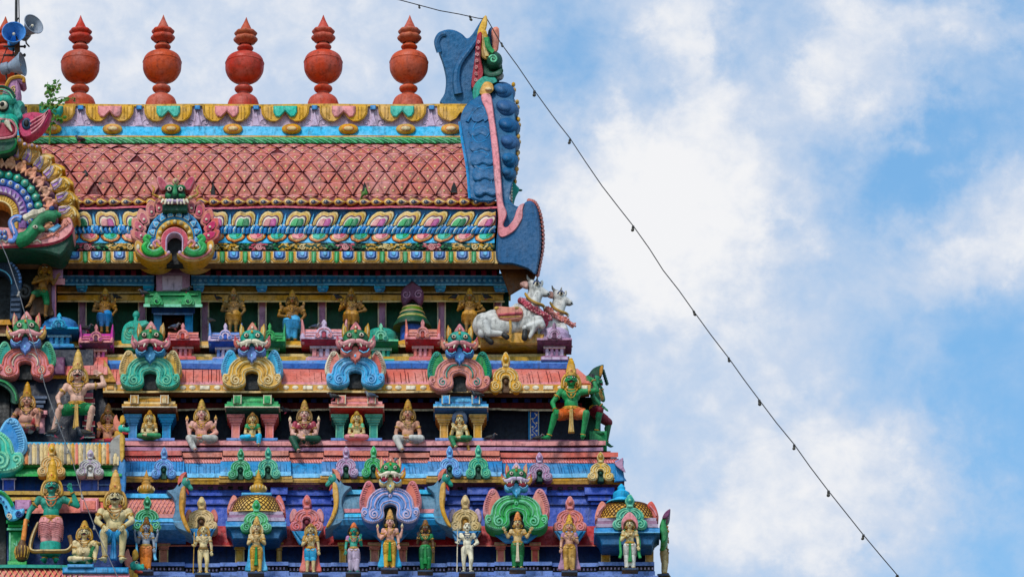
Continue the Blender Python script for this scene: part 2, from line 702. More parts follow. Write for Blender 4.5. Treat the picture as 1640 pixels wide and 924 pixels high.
def flank():
    """cornices and bands of the storeys carried round the side of the tower"""
    for (u0, u1, v0, v1, yf, yb, m, nm) in (
            (790, 822, 445, 458, 186, 640, 'blue', 'flank_beam'), (790, 818, 470, 482, 190, 640, 'ochre', 'flank_beam'), (790, 815.8, 490, 552, 196, 300, 'mauve', 'flank_pilaster'), (790, 815.8, 500, 600, 420, 470, 'mauve', 'flank_pilaster'),
            (800, 905, 560, 577, 192, 680, 'ochre', 'flank_ledge'), (800, 912, 578, 590, 192, 690, 'lav', 'flank_ledge'),
            (800, 926, 592, 612, 194, 700, 'salmon', 'flank_cornice'), (800, 934, 616, 628, 200, 700, 'ochre', 'flank_cornice'),
            (900, 939.5, 640, 704, 300, 350, 'blue', 'flank_pilaster'), (900, 939.5, 660, 760, 500, 550, 'teal', 'flank_pilaster'),
            (900, 962, 708, 720, 192, 730, 'pink', 'flank_ledge'), (900, 978, 722, 738, 122, 740, 'salmon', 'flank_cornice'), (900, 986, 740, 760, 122, 750, 'blue', 'flank_cornice'), (900, 990, 761, 770, 122, 750, 'ochre', 'flank_cornice'),
            (960, 1002, 790, 806, 60, 770, 'royal', 'flank_band'), (960, 1004, 840, 866, 60, 770, 'red', 'flank_band'), (960, 1048, 902, 920, 60, 770, 'lav', 'flank_band')):
        slab(nm, u0, u1, v0, v1, yf, yb, m, 2)


flank()


# ------------------------------------------------------------------ roof
ROOF = [(228, 176), (233, 168), (246, 145), (262, 126), (280, 113), (300, 106), (318, 104), (330, 104)]


def roofy(x, z):
    return interp(ROOF, z)


def ridge():
    y0 = 186
    p = P()
    p.strip(rect(170, 204, y0, y0 + 40), XL, 752, 'lilac', wob=0.4)
    p.strip(rect(167, 170.5, y0 - 3, y0 + 42), XL, 752, 'ochre', wob=0.4)
    # scrolls pressed into the lilac plaster
    for c in [129 + 94 * i for i in range(-1, 7)]:
        for s in (-1, 1):
            p.tube(spiral(c + s * 12, 197, 8, 1.2, 90, s, 14, y0 - 0.5), 0.9, 'lilac', 4)
    p.done('ridge_fascia')
    p = P()
    alt = 0
    for c in [82 + 93.7 * i for i in range(-1, 8)]:
        if c + 40 > 752:
            outer = [(-38, 170), (-37, 183), (-30, 191), (-18, 195.5), (-8, 191), (-3, 184), (0, 181), (3, 184), (8, 187), (8, 170)]
        else:
            outer = [(-39, 170), (-38, 182), (-33, 190), (-25, 195), (-16, 195.5), (-8, 191), (-4, 185), (0, 180.5), (4, 185), (8, 191), (16, 195.5), (25, 195), (33, 190), (38, 182), (39, 170)]
        p.plate([(c + a, b) for a, b in outer], y0 + 4, y0 - 8, 'ochre', 1.6)
        line = [(c + a * 0.93, y0 - 8, b - 1.5) for a, b in outer]
        p.tube(line, 0.9, 'gold', 4)
        for a in (-28, -23, 23, 28):
            if c + a < 748:
                p.box(c + a - 0.9, c + a + 0.9, 171, 190, y0 - 4, y0 - 9.2, 'gold', 0.5)
        k = 'pink' if alt % 2 == 0 else 'turq'
        tongue = [(-19, 170), (-19, 180), (-15, 187), (-9, 188), (-4, 183), (0, 179), (4, 183), (9, 188), (15, 187), (19, 180), (19, 170)]
        if c < 720:
            p.plate([(c + a, b) for a, b in tongue], y0 - 4, y0 - 12, k, 2)
        alt += 1
        p.box(c + 42.5, c + 51.5, 169, 176, y0 + 2, y0 - 7, 'blue', 1.2) if c + 52 < 752 else None
        p.plate([(c + 40 + a, b) for a, b in ((0, 203), (4, 186), (7, 177), (10, 186), (14, 203))], y0 + 2, y0 - 3, 'lilac', 1.5) if c + 54 < 752 else None
    p.done('ridge_swags')
    p = P()
    p.strip([(203, y0 - 2), (218, y0 - 7), (218, y0 + 30), (203, y0 + 30)], XL, 742, 'sky', wob=0.5)
    p.strip(rect(217.5, 220, y0 - 10, y0 + 20), XL, 742, 'ochre', wob=0.4)
    p.done('blue_band')
    for c in (-14, 83, 180, 274, 373, 467, 558, 650, 722):
        p = P()
        p.ell((c, y0 - 6, 207), (16, 9, 8.6), 'ochre', 18, 10)
        p.ell((c, y0 - 10.5, 206.3), (10.5, 6, 5.6), 'orange', 14, 8)
        p.ell((c, y0 - 13, 206), (8.4, 4.5, 4.2), 'tan', 14, 8)
        p.done('boss')
    p = P()
    p.strip([(220, y0 - 6), (229, y0 - 12), (233, y0 - 10), (233, y0 + 20), (220, y0 + 20)], XL, 740, ['green', 'dkgreen', 'navy', 'navy', 'green'], wob=0.4)
    x = XL
    while x < 735:
        for q in range(2):
            a = [(0, 220.5), (9, 220), (16, 222.5), (21, 227), (23, 230.5), (15, 230), (6, 227.5), (1, 224)]
            p.plate([(x + q * 10.5 + t, z) for t, z in a], y0 - 6, y0 - 13 - q, 'lime' if q else 'green', 1.0)
            p.tube([(x + q * 10.5 + 2, y0 - 14 - q, 222), (x + q * 10.5 + 11, y0 - 14.6 - q, 224), (x + q * 10.5 + 20, y0 - 14 - q, 229)], 0.6, 'mint', 4)
        x += 21
    p.done('leaf_band')


ridge()


def tiles():
    p = P()
    prof = [(z, interp(ROOF, z) + 3) for z in (230, 233, 239, 246, 254, 262, 271, 280, 290, 300, 310, 318, 324)]
    prof += [(442, 420), (361, 330), (300, 262)]
    p.strip(prof, XL, 766, 'darkred', seg=40, wob=0.2)
    rows = [231.5, 237, 246.5, 260, 275.5, 292.5, 312, 321]
    pitch = 26.6
    for i in range(len(rows) - 1):
        a, b = rows[i], rows[i + 1]
        h = b - a
        off = (i % 2) * pitch / 2
        x = XL + off
        while x < 764:
            xx = x + rnd.uniform(-1.3, 1.3)
            j = rnd.uniform(-0.9, 0.9)
            hw = pitch / 2 - 1.5
            r2 = min(xx + hw, 766) - xx
            if r2 > 5:
                dn = [(xx - hw, a + 1.6 + j), (xx - hw * 0.5, a + 0.3 + j), (xx, a - 0.2 + j), (xx + r2 * 0.5, a + 0.3 + j), (xx + r2, a + 1.6 + j),
                      (xx + r2 * 0.45, a + h * 0.55 + j), (xx, b - 0.2 + j), (xx - hw * 0.45, a + h * 0.55 + j)]
                tl = rnd.uniform(-2.4, 1.4)
                p.plate(dn, 4, -2.2 + tl, 'tile', 1.1, ymap=lambda q, z: roofy(q, z) - 1, mb='pink')
                p.ell((xx, roofy(xx, a + h * .42) - 3.4 + tl, a + h * 0.42), (2.0, 1.3, min(2.0, h * .13)), 'cream', 7, 5)
            u = xx + pitch / 2
            if u + hw < 767 and rnd.random() > 0.02:
                up = [(u, a + 1.4 + j), (u + hw * 0.52, a + h * 0.52 + j), (u + hw, b - 1.0 + j), (u + hw * 0.5, b + .6 + j), (u, b + 1.2 + j), (u - hw * 0.5, b + .6 + j), (u - hw, b - 1.0 + j), (u - hw * 0.52, a + h * 0.52 + j)]
                p.plate(up, 4, 0.3, 'tile', 0.9, ymap=lambda q, z: roofy(q, z) - 1)
                p.ell((u, roofy(u, a + h * .66) - 1.2, a + h * 0.66), (1.8, 1.2, min(1.9, h * .12)), 'cream', 7, 5)
            x += pitch
    p.done('roof_tiles')
    # black plates paint the dark inside gaps where tiles have fallen out
    for (u, v, a, b) in ((341, 303, 3.6, 12), (727, 300, 5, 9), (160, 295, 4, 4), (136, 277, 5, 5), (584, 300, 4, 9)):
        p = P()
        y = roofy(u, v)
        o = [(u - a, v + b), (u - a * 0.8, v), (u, v - b), (u + a * 0.8, v - b * 0.1), (u + a, v + b)]
        p.plate(o, y + 4, y - 5.2, 'black', 0.4)
        p.done('broken_gap')


tiles()


def mouldings():
    X0, X1 = XL, 795
    # eye leaves
    p = P()
    p.strip([(317, 101), (331, 97), (331, 150), (317, 150)], X0, X1 - 4, 'maroon', wob=0.3)
    x = -20 - 13 * 20
    while x < X1 - 10:
        z = 323.6
        leaf = [(x - 9, z), (x - 5, z - 5.5), (x + 1, z - 6.2), (x + 7, z - 3.5), (x + 13.5, z), (x + 7, z + 4.2), (x + 1, z + 6.4), (x - 5, z + 5.5)]
        p.plate(leaf, 102, 93 - 0.01 * (x % 3), 'gold', 1.4)
        p.plate([(x + (a - x) * 0.68, z + (b - z) * 0.68) for a, b in leaf], 96, 91.2, 'cream', 1)
        p.plate([(x + (a - x) * 0.5, z + (b - z) * 0.5) for a, b in leaf], 94, 90, 'plum', 1)
        p.ell((x, 89.6, z), (3.4, 3, 3.4), 'slate', 9, 6)
        p.ell((x - 0.6, 87.4, z - 0.6), (1.7, 1.4, 1.7), 'ash', 7, 5)
        x += 20.05
    p.done('eye_moulding')
    p = P()
    p.strip([(331, 90), (334, 88), (334, 140), (331, 140)], X0, X1 + 5, 'rose', wob=1.2, seg=7)
    p.done('pink_fillet')
    # upright lotus petals
    p = P()
    p.strip([(335, 96), (364, 100), (364, 150), (335, 150)], X0, X1, 'blue', wob=0.3)
    A = [(-17, 0), (-18.5, 9), (-17, 17), (-13, 22), (-8, 23.5), (-3, 22), (0, 21), (3, 22), (8, 23.5), (13, 22), (17, 17), (18.5, 9), (17, 0)]
    c = 775 - 43 * 24
    n = 0
    while c < X1 - 8:
        sh = max(-.15, min(.62, (c - 280) * 0.0019))

        def M(s, dz=0, dx=0, cut=None):
            return [(min(c + dx + a * s + (b * s + dz) * sh, X1 - 1), 362.5 - b * s - dz) for a, b in A]
        p.plate(M(1.06), 98, 93, 'brown', 1)
        p.plate(M(1.0, 0.6), 95, 90.5, 'cream', 1)
        p.plate(M(0.9, 0.8), 92, 89, 'ochre', 1.2)
        p.plate(M(0.74, 0.3), 90, 87.5, 'plum', 1)
        p.plate(M(0.64, 0.3), 89, 85.5, 'ivory', 1)
        k1, k2 = (('pink', 'fuchsia'), ('lime', 'emerald'))[n % 2]
        s = 0.56
        for sd, kk in ((-1, k1), (1, k2)):
            o = [(0, 0), (sd * 17, 0), (sd * 18, 10), (sd * 15, 19), (sd * 9, 23), (sd * 3, 21.5), (0, 20.5)]
            p.plate([(c + a * s + b * s * sh, 362.4 - b * s) for a, b in o], 88, 83.8, kk, 0.9)
        # small pointed bud between two petals
        q = c + 21.5
        if q < X1 - 6:
            p.plate([(q - 3 + 0 * sh, 363), (q - 2 + 10 * sh, 352), (q + 22 * sh, 340), (q + 3 + 10 * sh, 352), (q + 3, 363)], 98, 94, 'sky', 1)
            for dx in (-2.5, 2.5):
                p.ell((q + dx, 93, 361.2), 1.8, 'ivory', 6, 4)
        c += 43
        n += 1
    p.done('lotus_band')
    # rope
    p = P()
    p.strip([(362.5, 96), (365, 90), (371.5, 90), (374, 96), (374, 140), (362.5, 140)], X0, X1 - 2, 'hornblue', wob=0.3)
    x = X0
    i = 0
    while x < X1 - 4:
        sh = (x - 250) * 0.0035
        p.tube([(x + 3 * sh - 1, 96, 362.3), (x + 2 * sh + 2, 89.5, 364), (x, 87, 368), (x - 2 * sh + 2, 89, 372), (x - 3 * sh - 1, 94, 374)], 2.6, 'sky' if i % 2 else 'hornblue', 6)
        p.tube([(x + 2 * sh + 1, 87.5, 364), (x - 0.4, 84.6, 367.5), (x - 2 * sh + 1, 86.5, 371.5)], 0.9, 'ivory', 4) if i % 2 else None
        x += 7.1
        i += 1
    p.done('rope_moulding')
    # hanging petals
    p = P()
    p.strip([(374, 97), (389, 88), (389, 140), (374, 140)], X0, X1 - 3, 'sky', wob=0.3)
    c = 778 - 33.4 * 31
    n = 0
    B = [(-14.5, 0), (-15, 6), (-11, 10.5), (-5, 12.5), (0, 14), (5, 12.5), (11, 10.5), (15, 6), (14.5, 0)]
    ym = lambda q, z: -(z - 374) * 0.6
    while c < X1 - 6:
        sh = (c - 250) * 0.0012

        def M(s):
            return [(min(c + a * s - b * s * sh + 3 * sh, X1 - 2), 374 + b * s) for a, b in B]
        p.plate(M(1.05), 97, 94, 'brown', 0.8, ymap=ym)
        p.plate(M(0.98), 95, 92.5, 'orange', 0.9, ymap=ym)
        p.plate(M(0.82), 93, 91.2, 'cream', 0.7, ymap=ym)
        p.plate(M(0.68), 92, 89.3, ('pink', 'turq')[n % 2], 1, ymap=ym)
        s = 0.5
        p.plate([(c + a * s - b * s * sh + 3 * sh, 374 + b * s) for a, b in [(0, 0), (14, 0), (14, 6), (10, 10), (4, 13)]], 90, 88.3, ('rose', 'green')[n % 2], 0.8, ymap=ym)
        c += 33.4
        n += 1
    p.done('hanging_petals')
    # garland
    p = P()
    gc = 95
    prof = [(395 + 6 * math.sin(R(a)), gc - 7 * math.cos(R(a))) for a in range(-90, 91, 30)] + [(401, 140), (389, 140)]
    p.strip(prof, X0, X1 - 3, 'dkgreen', wob=0.3)
    x = X0
    while x < X1 - 6:
        ph = (x - 415) % 138
        ph = min(ph, 138 - ph)
        kk = 'rose' if ph < 13 else ('dkgreen' if ph < 33 else 'ochre')
        for q in range(3):
            a = R(rnd.uniform(-75, 75))
            rr = rnd.uniform(1.4, 2.6)
            kq = kk
            if rnd.random() < 0.25:
                kq = {'rose': 'pink', 'dkgreen': 'green', 'ochre': 'cream'}[kk]
            rot = Matrix.Rotation(rnd.uniform(-1, 1), 3, 'Y')
            p.ell((x + rnd.uniform(-2, 2), gc - 7 * math.cos(a), 395 + 6.4 * math.sin(a)), (rr * 1.7, rr, rr * 0.8), kq, 6, 4, rot)
        x += 2.6
    for cx in [415 + 138 * i for i in range(-5, 3)]:
        p.tube(spiral(cx, 395, 5.5, 1.8, 0, 1, 18, gc - 9), 1.4, 'pink', 5)
    for cx in [484 + 138 * i for i in range(-5, 3)]:
        p.tube(spiral(cx, 395, 5, 1.5, 0, 1, 16, gc - 9), 1.1, 'cream', 5)
    p.done('garland_moulding')
    # frieze
    p = P()
    p.strip([(401, 90), (403, 84), (422, 84), (422, 140), (401, 140)], X0, X1 + 3, ['soot', 'cream', 'ochre', 'brown', 'brown'], wob=0.3)
    p.done('frieze')
    p = P()
    c = 777 - 36.6 * 29
    while c < X1:
        sh = (c - 250) * 0.0009

        def rr(w, z0, z1, n=3):
            o = [(-w, z0), (-w, z1 - n), (-w + n, z1), (w - n, z1), (w, z1 - n), (w, z0)]
            return [(c + a + (422 - b) * sh * 0, b) for a, b in o]
        p.plate(rr(15.2, 403, 421.5), 88, 81, 'cream', 0.9)
        p.plate(rr(13.6, 403, 420, 4), 83, 79.5, 'ochre', 0.9)
        p.plate(rr(10.4, 403, 416.5, 3), 81, 78, 'ivory', 0.8)
        p.plate(rr(9.0, 403, 415.2, 3), 80, 77, 'navy', 0.8)
        p.plate(rr(7.0, 403, 413.2, 3), 78, 75, 'lav', 1)
        p.plate(rr(3.2, 403, 409.6, 2), 76, 73.5, 'lightblue', 0.8)
        q = c + 18.3
        if q < X1:
            p.plate([(q - 3.6, 403), (q - 3.6, 418), (q, 422), (q + 3.6, 418), (q + 3.6, 403)], 88, 78, 'green', 1)
            p.box(q - 0.7, q + 0.7, 404, 418, 80, 76.8, 'mint', 0.4)
        c += 36.6
    p.done('frieze_blocks')
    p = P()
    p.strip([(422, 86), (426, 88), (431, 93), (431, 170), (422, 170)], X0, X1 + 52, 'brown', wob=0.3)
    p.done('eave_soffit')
    x = -40
    while x < 800:
        x += 17
        if x > 800:
            break
    p = P()
    x = X0
    while x < 790:
        p.box(x, x + 8, 433, 441, 170, 128, 'maroon', 0.5)
        x += 17
    p.done('dentil_course')


mouldings()


# ------------------------------------------------------------------ the end of the barrel roof
def gable():
    g = P()
    # front panel of the end arch (dark blue), swept back as it rises
    GY = [(120, 205), (170, 168), (200, 150), (250, 110), (300, 92), (330, 84), (440, 78)]
    ym = lambda q, z: interp(GY, z)
    pan = smooth_line([(737, 195), (744, 172), (760, 158), (775, 152), (784, 160), (790, 200), (797, 260), (800, 318), (752, 318), (750, 270), (742, 222)], 3, True)
    g.plate(pan, 70, -2, 'deepblue', 3, ymap=ym)
    for (v, x0, x1) in ((178, 754, 784), (200, 750, 787), (224, 751, 790), (248, 753, 793), (272, 756, 796), (296, 758, 798)):
        lf = smooth_line([(x0, v + 6), (x0 + 6, v - 8), (x0 + 18, v - 12), (x1, v - 8), (x1, v + 10), (x1 - 8, v + 18), (x0 + 20, v + 14), (x0 + 12, v + 18), (x0 + 3, v + 16)], 3, True)
        g.plate(lf, 10, -5.5, 'deepblue', 2.6, ymap=lambda q, z, v=v: ym(q, z) - (z - v) * 0.16)
    for pts in ([(748, 196), (760, 178), (772, 172), (776, 182), (768, 192), (758, 204), (756, 220), (764, 230), (778, 226)],
                [(752, 214), (764, 206), (776, 205), (782, 214), (778, 222)],
                [(760, 240), (772, 236), (786, 240), (790, 250), (782, 258), (766, 258)],
                [(758, 246), (772, 244), (782, 250), (776, 254)],
                [(760, 266), (774, 272), (788, 270), (792, 280), (788, 290)],
                [(762, 276), (776, 281), (785, 283), (786, 296)],
                [(762, 188), (770, 184), (772, 190), (764, 196)]):
        s = smooth_line(pts, 5)
        g.tube([(a, ym(a, b) - 3, b) for a, b in s], 3.0, 'deepblue', 7, taper=lambda f: 1.1 - 0.6 * f)
        g.tube([(a + 1, ym(a, b) - 5.2, b - 1.4) for a, b in s], 0.8, 'blue', 4)
    g.tube([(a, ym(a, b) - 1, b) for a, b in smooth_line([(752, 318), (748, 270), (740, 225), (736, 196)], 5)], 2.4, 'blue', 6)
    g.done('gable_panel')
    # pink rib that ends in a hook
    g = P()
    rib = smooth_line([(770, 156), (779, 150), (787, 156), (792, 190), (799, 240), (803, 290), (806, 325), (812, 342), (806, 360), (812, 364), (822, 352), (827, 338), (832, 329), (840, 326), (838, 336),
                       (837, 350), (826, 368), (812, 378), (802, 380), (797, 372), (798, 350), (795, 320), (791, 280), (787, 230), (781, 185)], 3, True)
    g.plate(rib, 40, -13, 'pink', 2.5, ymap=ym)
    g.done('gable_rib')
    g = P()
    g.plate(smooth_line([(778, 152), (800, 132), (816, 138), (824, 160), (826, 200), (826, 250), (822, 290), (816, 318), (826, 330), (836, 332), (830, 350), (812, 372), (798, 340), (792, 270), (784, 190)], 3, True), 90, 2, 'deepblue', 3, ymap=ym)
    g.done('gable_core')
    # feather lobes with a gold edge
    for i, (u, v, a, b) in enumerate(((806, 148, 16, 22), (811, 176, 17, 22), (814, 204, 16, 22), (816, 231, 14, 21), (816, 258, 12, 20), (815, 280, 10, 17))):
        g = P()
        y = interp(GY, v) + 10
        g.ell((u, y + 14, v), (a * 1.25, 34, b * 0.74), 'deepblue', 16, 10, Matrix.Rotation(-0.35, 3, 'Y'))
        g.ell((u - 3, y - 9, v - 4), (a * 0.85, 14, b * 0.42), 'deepblue', 12, 8, Matrix.Rotation(-0.5, 3, 'Y'))
        for t in range(4):
            g.ell((u + a * 1.02 + 1.2 * math.sin(t * 2), y + 20, v - b * 0.55 + t * b * 0.4), (3.2, 9, 4.2), 'ochre', 8, 6)
        g.done('feather_lobe')
    # hooked foot of the end arch
    g = P()
    foot = smooth_line([(797, 370), (806, 372), (818, 368), (828, 356), (834, 342), (838, 328), (846, 322), (854, 324), (861, 336), (865, 356), (867, 380), (866, 404), (862, 426), (858, 440), (845, 432), (820, 424), (800, 423), (794, 408)], 3, True)
    g.plate(foot, 150, 72, 'deepblue', 10)
    g.tube([(a, 80, b) for a, b in smooth_line([(846, 336), (850, 352), (848, 376), (842, 398)], 4)], 1.6, 'blue', 5)
    g.done('gable_foot')
    g = P()
    edge = smooth_line([(846, 322), (856, 326), (864, 344), (868, 370), (868, 396), (864, 420), (860, 440)], 4)
    for i, (a, b) in enumerate(edge):
        g.ell((a + 1, 106, b), (3.6, 26, 4.2), 'salmon', 8, 6)
    g.done('scalloped_edge')
    g = P()
    g.plate([(796, 424), (845, 427), (860, 436), (856, 447), (836, 462), (816, 474), (804, 440)], 330, 110, 'brown', 2)
    g.done('eave_return')
    # teal and green bits of the hidden end face
    g = P()
    g.plate(smooth_line([(818, 290), (828, 298), (832, 304), (826, 316), (822, 330), (818, 334)], 3, True), 160, 120, 'teal', 2)
    g.ell((833, 130, 305), (4, 6, 2), 'dkgreen', 8, 5)
    for t in range(9):
        g.ell((819, 118, 296 + t * 5), (2.4, 4, 2.2), 'ivory', 7, 5)
    g.done('end_scroll')
    # the demon head that crowns the end arch, seen from behind and the side
    g = P()
    horn = smooth_line([(706, 168), (712, 150), (714, 128), (709, 104), (702, 84), (700, 66), (704, 53), (715, 48), (728, 49), (740, 55), (748, 62), (756, 56), (765, 42), (776, 26), (780, 32), (777, 48),
                        (766, 66), (764, 96), (757, 138), (762, 162), (752, 174)], 4, True)
    g.plate(horn, 300, 205, 'deepblue', 9)
    g.tube([(a, 203, b) for a, b in smooth_line([(765, 62), (752, 80), (735, 104), (731, 128), (734, 150)], 5)], 7, 'deepblue', 8, taper=lambda f: 0.5 + f * 0.6)
    g.tube([(a, 206, b) for a, b in smooth_line([(704, 84), (700, 68), (705, 57), (714, 54)], 5)], 5, 'deepblue', 8)
    cr = g.done('crest_horn')
    q = MB()
    q.plate(smooth_line([(776, 26), (780.5, 30), (779, 46), (772, 58), (765, 60), (766, 48)], 3, True), 240, 196, 'ochre', 2)
    q.plate(smooth_line([(764, 58), (772, 54), (770, 92), (775, 118), (766, 136), (757, 142), (755, 132), (760, 96)], 3, True), 250, 190, 'crimson', 2.5)
    for t in range(7):
        q.tube(spiral(762 + t * 0.6, 128 - t * 10, 3, 1.3, 40 * t, 1, 10, 188), 1.0, 'pink', 5)
    q.plate(smooth_line([(771, 54), (779, 50), (782, 70), (786, 92), (776, 96), (769, 84)], 3, True), 250, 194, 'gold', 2)
    for t in range(4):
        q.tube([(773 + t * 2.4, 191, 56 + t * 3), (774 + t * 2.6, 190, 74 + t * 3), (778 + t * 1.6, 191, 90)], 0.9, 'cream', 4)
    q.plate(smooth_line([(788, 47), (799, 46), (798, 80), (790, 83), (788, 66)], 3, True), 270, 220, 'salmon', 2)
    q.plate(smooth_line([(782, 50), (790, 46), (789, 82), (781, 78)], 3, True), 280, 230, 'deepblue', 2)
    q.build('crest_feathers', T)
    q = MB()
    q.plate(smooth_line([(762, 154), (766, 110), (772, 62), (782, 56), (788, 80), (800, 92), (805, 112), (800, 130), (794, 146), (780, 160)], 3, True), 236, 206, 'dkgreen', 3)
    q.build('crest_core', T)
    q = MB()
    q.ell((792, 200, 98), (13, 24, 15), 'dkgreen', 16, 10)
    q.tube(spiral(790, 95, 7, 1.5, 200, 1, 18, 177), 1.6, 'mint', 6)
    q.tube([(a, 186, b) for a, b in smooth_line([(779, 60), (781, 72), (785, 80), (790, 84)], 4)], 4.4, 'green', 7)
    q.plate(smooth_line([(776, 112), (790, 116), (803, 110), (806, 115), (800, 122), (784, 124), (776, 120)], 3, True), 230, 178, 'dkgreen', 2)
    q.ell((799, 196, 122), (8, 14, 8), 'ash', 12, 8, Matrix.Rotation(0.5, 3, 'Y'))
    q.plate(smooth_line([(758, 140), (772, 124), (790, 122), (796, 132), (780, 138), (770, 150), (764, 158), (758, 160)], 3, True), 230, 180, 'teal', 2)
    q.plate(smooth_line([(768, 148), (776, 132), (788, 134), (790, 146), (776, 154)], 3, True), 210, 172, 'ochre', 1.5)
    q.ell((782, 172, 143), (6, 6, 3), 'cream', 10, 6)
    q.build('crest_head', T)


gable()


# ------------------------------------------------------------------ top storey
def storey_top():
    p = P()
    for u0, u1 in ((100, 247), (306, 820)):
        p.strip(rect(443, 455, 140, 180), u0, u1, 'blue', wob=0.3)
        p.strip(rect(455, 457.2, 137, 180), u0, u1, 'lightblue', wob=0.3)
        p.strip(rect(441, 443.2, 137, 180), u0, u1, 'lightblue', wob=0.3)
        x = u0 + 6
        while x < u1 - 3:
            p.ell((x, 139, 449), (2.7, 2, 2.6), 'lightblue', 8, 5)
            x += 8.6
    p.done('blue_beam')
    for c in (131, 238, 318, 419, 517, 608, 705, 800):
        p = P()
        w = 9
        r = 22 if c == 800 else w
        p.plate([(c - w, 457), (c - w, 462), (c - w * 0.7, 468), (c + r - w * 0.3, 468), (c + r, 462), (c + r, 457)], 182, 142, 'blue', 1)
        p.plate([(c - w, 457), (c - w, 461), (c + r, 461), (c + r, 457)], 160, 140, 'sky', 0.6)
        p.ell((c + r / 2 - w / 2, 140, 464), (3.5, 2, 1.4), 'lightblue', 8, 5)
        p.done('bracket')
    p = P()
    p.strip([(459, 172), (467, 168), (467, 190), (459, 190)], 92, 806, 'ochre', wob=0.3)
    p.strip(rect(467, 470, 163, 190), 92, 808, 'cream', wob=0.3)
    p.strip(rect(470, 472.5, 172, 190), 92, 800, 'soot', wob=0.3)
    p.strip(rect(472.5, 481.5, 160, 190), 92, 806, 'ochre', wob=0.3)
    p.strip(rect(481.5, 484, 157, 190), 92, 808, 'cream', wob=0.3)
    p.done('lintel')
    for c in (132, 228, 328, 420, 516, 612, 707, 797):
        p = P()
        p.box(c - 7, c + 7, 484, 572, 184, 172, 'ivory', 1)
        p.box(c - 4.8, c + 4.8, 484, 572, 176, 170.5, 'mauve', 0.6)
        p.done('pilaster')
    # porch in the middle of the storey
    p = P()
    p.box(250, 304, 436, 470, 190, 120, 'mauve', 1)
    p.box(260, 292, 441, 466, 130, 117, 'lilac', 1.5)
    p.box(246, 308, 430, 437, 190, 116, 'plum', 1)
    p.done('porch_block')
    p = P()
    p.strip([(466, 118), (472, 100), (488, 92), (491, 92), (491, 190), (466, 190)], 232, 322, 'green', wob=0.3)
    p.strip(rect(470, 473, 96, 130), 238, 317, 'lime', wob=0.2)
    p.strip(rect(487, 491.5, 88, 130), 230, 324, 'mint', wob=0.2)
    for s in (-25, 25):
        p.plate(smooth_line([(276 + s - 11, 489), (276 + s - 10, 482), (276 + s - 5, 474), (276 + s, 468), (276 + s + 5, 474), (276 + s + 10, 482), (276 + s + 11, 489)], 3), 100, 84, 'green', 2)
        p.tube(spiral(276 + s, 482, 6, 1.4, 0, 1, 14, 83), 1.3, 'lime', 5)
        p.ell((276 + s, 83, 482), (2, 2, 4), 'dkgreen', 8, 6)
    p.done('porch_cornice')
    p = P()
    p.box(243, 312, 492, 502, 190, 110, 'navy', 1)
    p.box(246, 309, 501, 504, 190, 108, 'lav', 0.6)
    for u in (246, 296):
        p.box(u, u + 13, 504, 556, 190, 118, 'blue', 1)
    p.box(262, 293, 507, 556, 190, 160, 'brown', 1)
    p.done('porch_frame')
    # ledges
    p = P()
    p.strip([(546, 112), (553, 104), (557, 104), (557, 190), (546, 190)], 100, 915, 'ochre', wob=0.5)
    p.strip(rect(553, 556, 101, 150), 100, 917, 'cream', wob=0.5)
    p.strip(rect(557, 567, 124, 190), 100, 905, 'brown', wob=0.4)
    p.strip(rect(567, 571, 104, 190), 100, 905, 'cream', wob=0.5)
    p.strip(rect(571, 578, 98, 190), 100, 912, 'ochre', wob=0.5)
    p.done('upper_ledge')
    p = P()
    p.strip([(577, 88), (584, 82), (591, 84), (591, 190), (577, 190)], 84, 915, 'lav', wob=0.6)
    p.strip(rect(582, 590.5, 79, 120), 84, 917, 'royal', wob=0.6)
    p.done('blue_fillet')


storey_top()


def kapota(name, v0, v1, y0, y1, u0, u1, m, back, creases=None, cm='darkred', end=0):
    """a rounded overhanging cornice"""
    p = P()
    prof = []
    for i in range(7):
        a = R(90 * i / 6)
        prof.append((v0 + (v1 - v0) * (1 - math.cos(a)), y0 + (y1 - y0) * math.sin(a)))
    prof += [(v1, back), (v0, back)]
    p.strip(prof, u0, u1, m, wob=0.5)
    if creases:
        x = u0 + 5
        while x < u1 - 4:
            x += rnd.uniform(*creases)
            if x > u1 - 3:
                break
            sl = (x - 350) * 0.0006 * (v1 - v0)
            a = rnd.uniform(0, 0.5)
            pts = [(x + sl * (q - 1), y0 + (y1 - y0) * math.sin(R(90 * q)) - 0.1, v0 + (v1 - v0) * (1 - math.cos(R(90 * q)))) for q in [a + (1 - a) * t / 5 for t in range(6)]]
            p.tube(pts, rnd.uniform(0.3, 0.65), cm, 4)
    return p


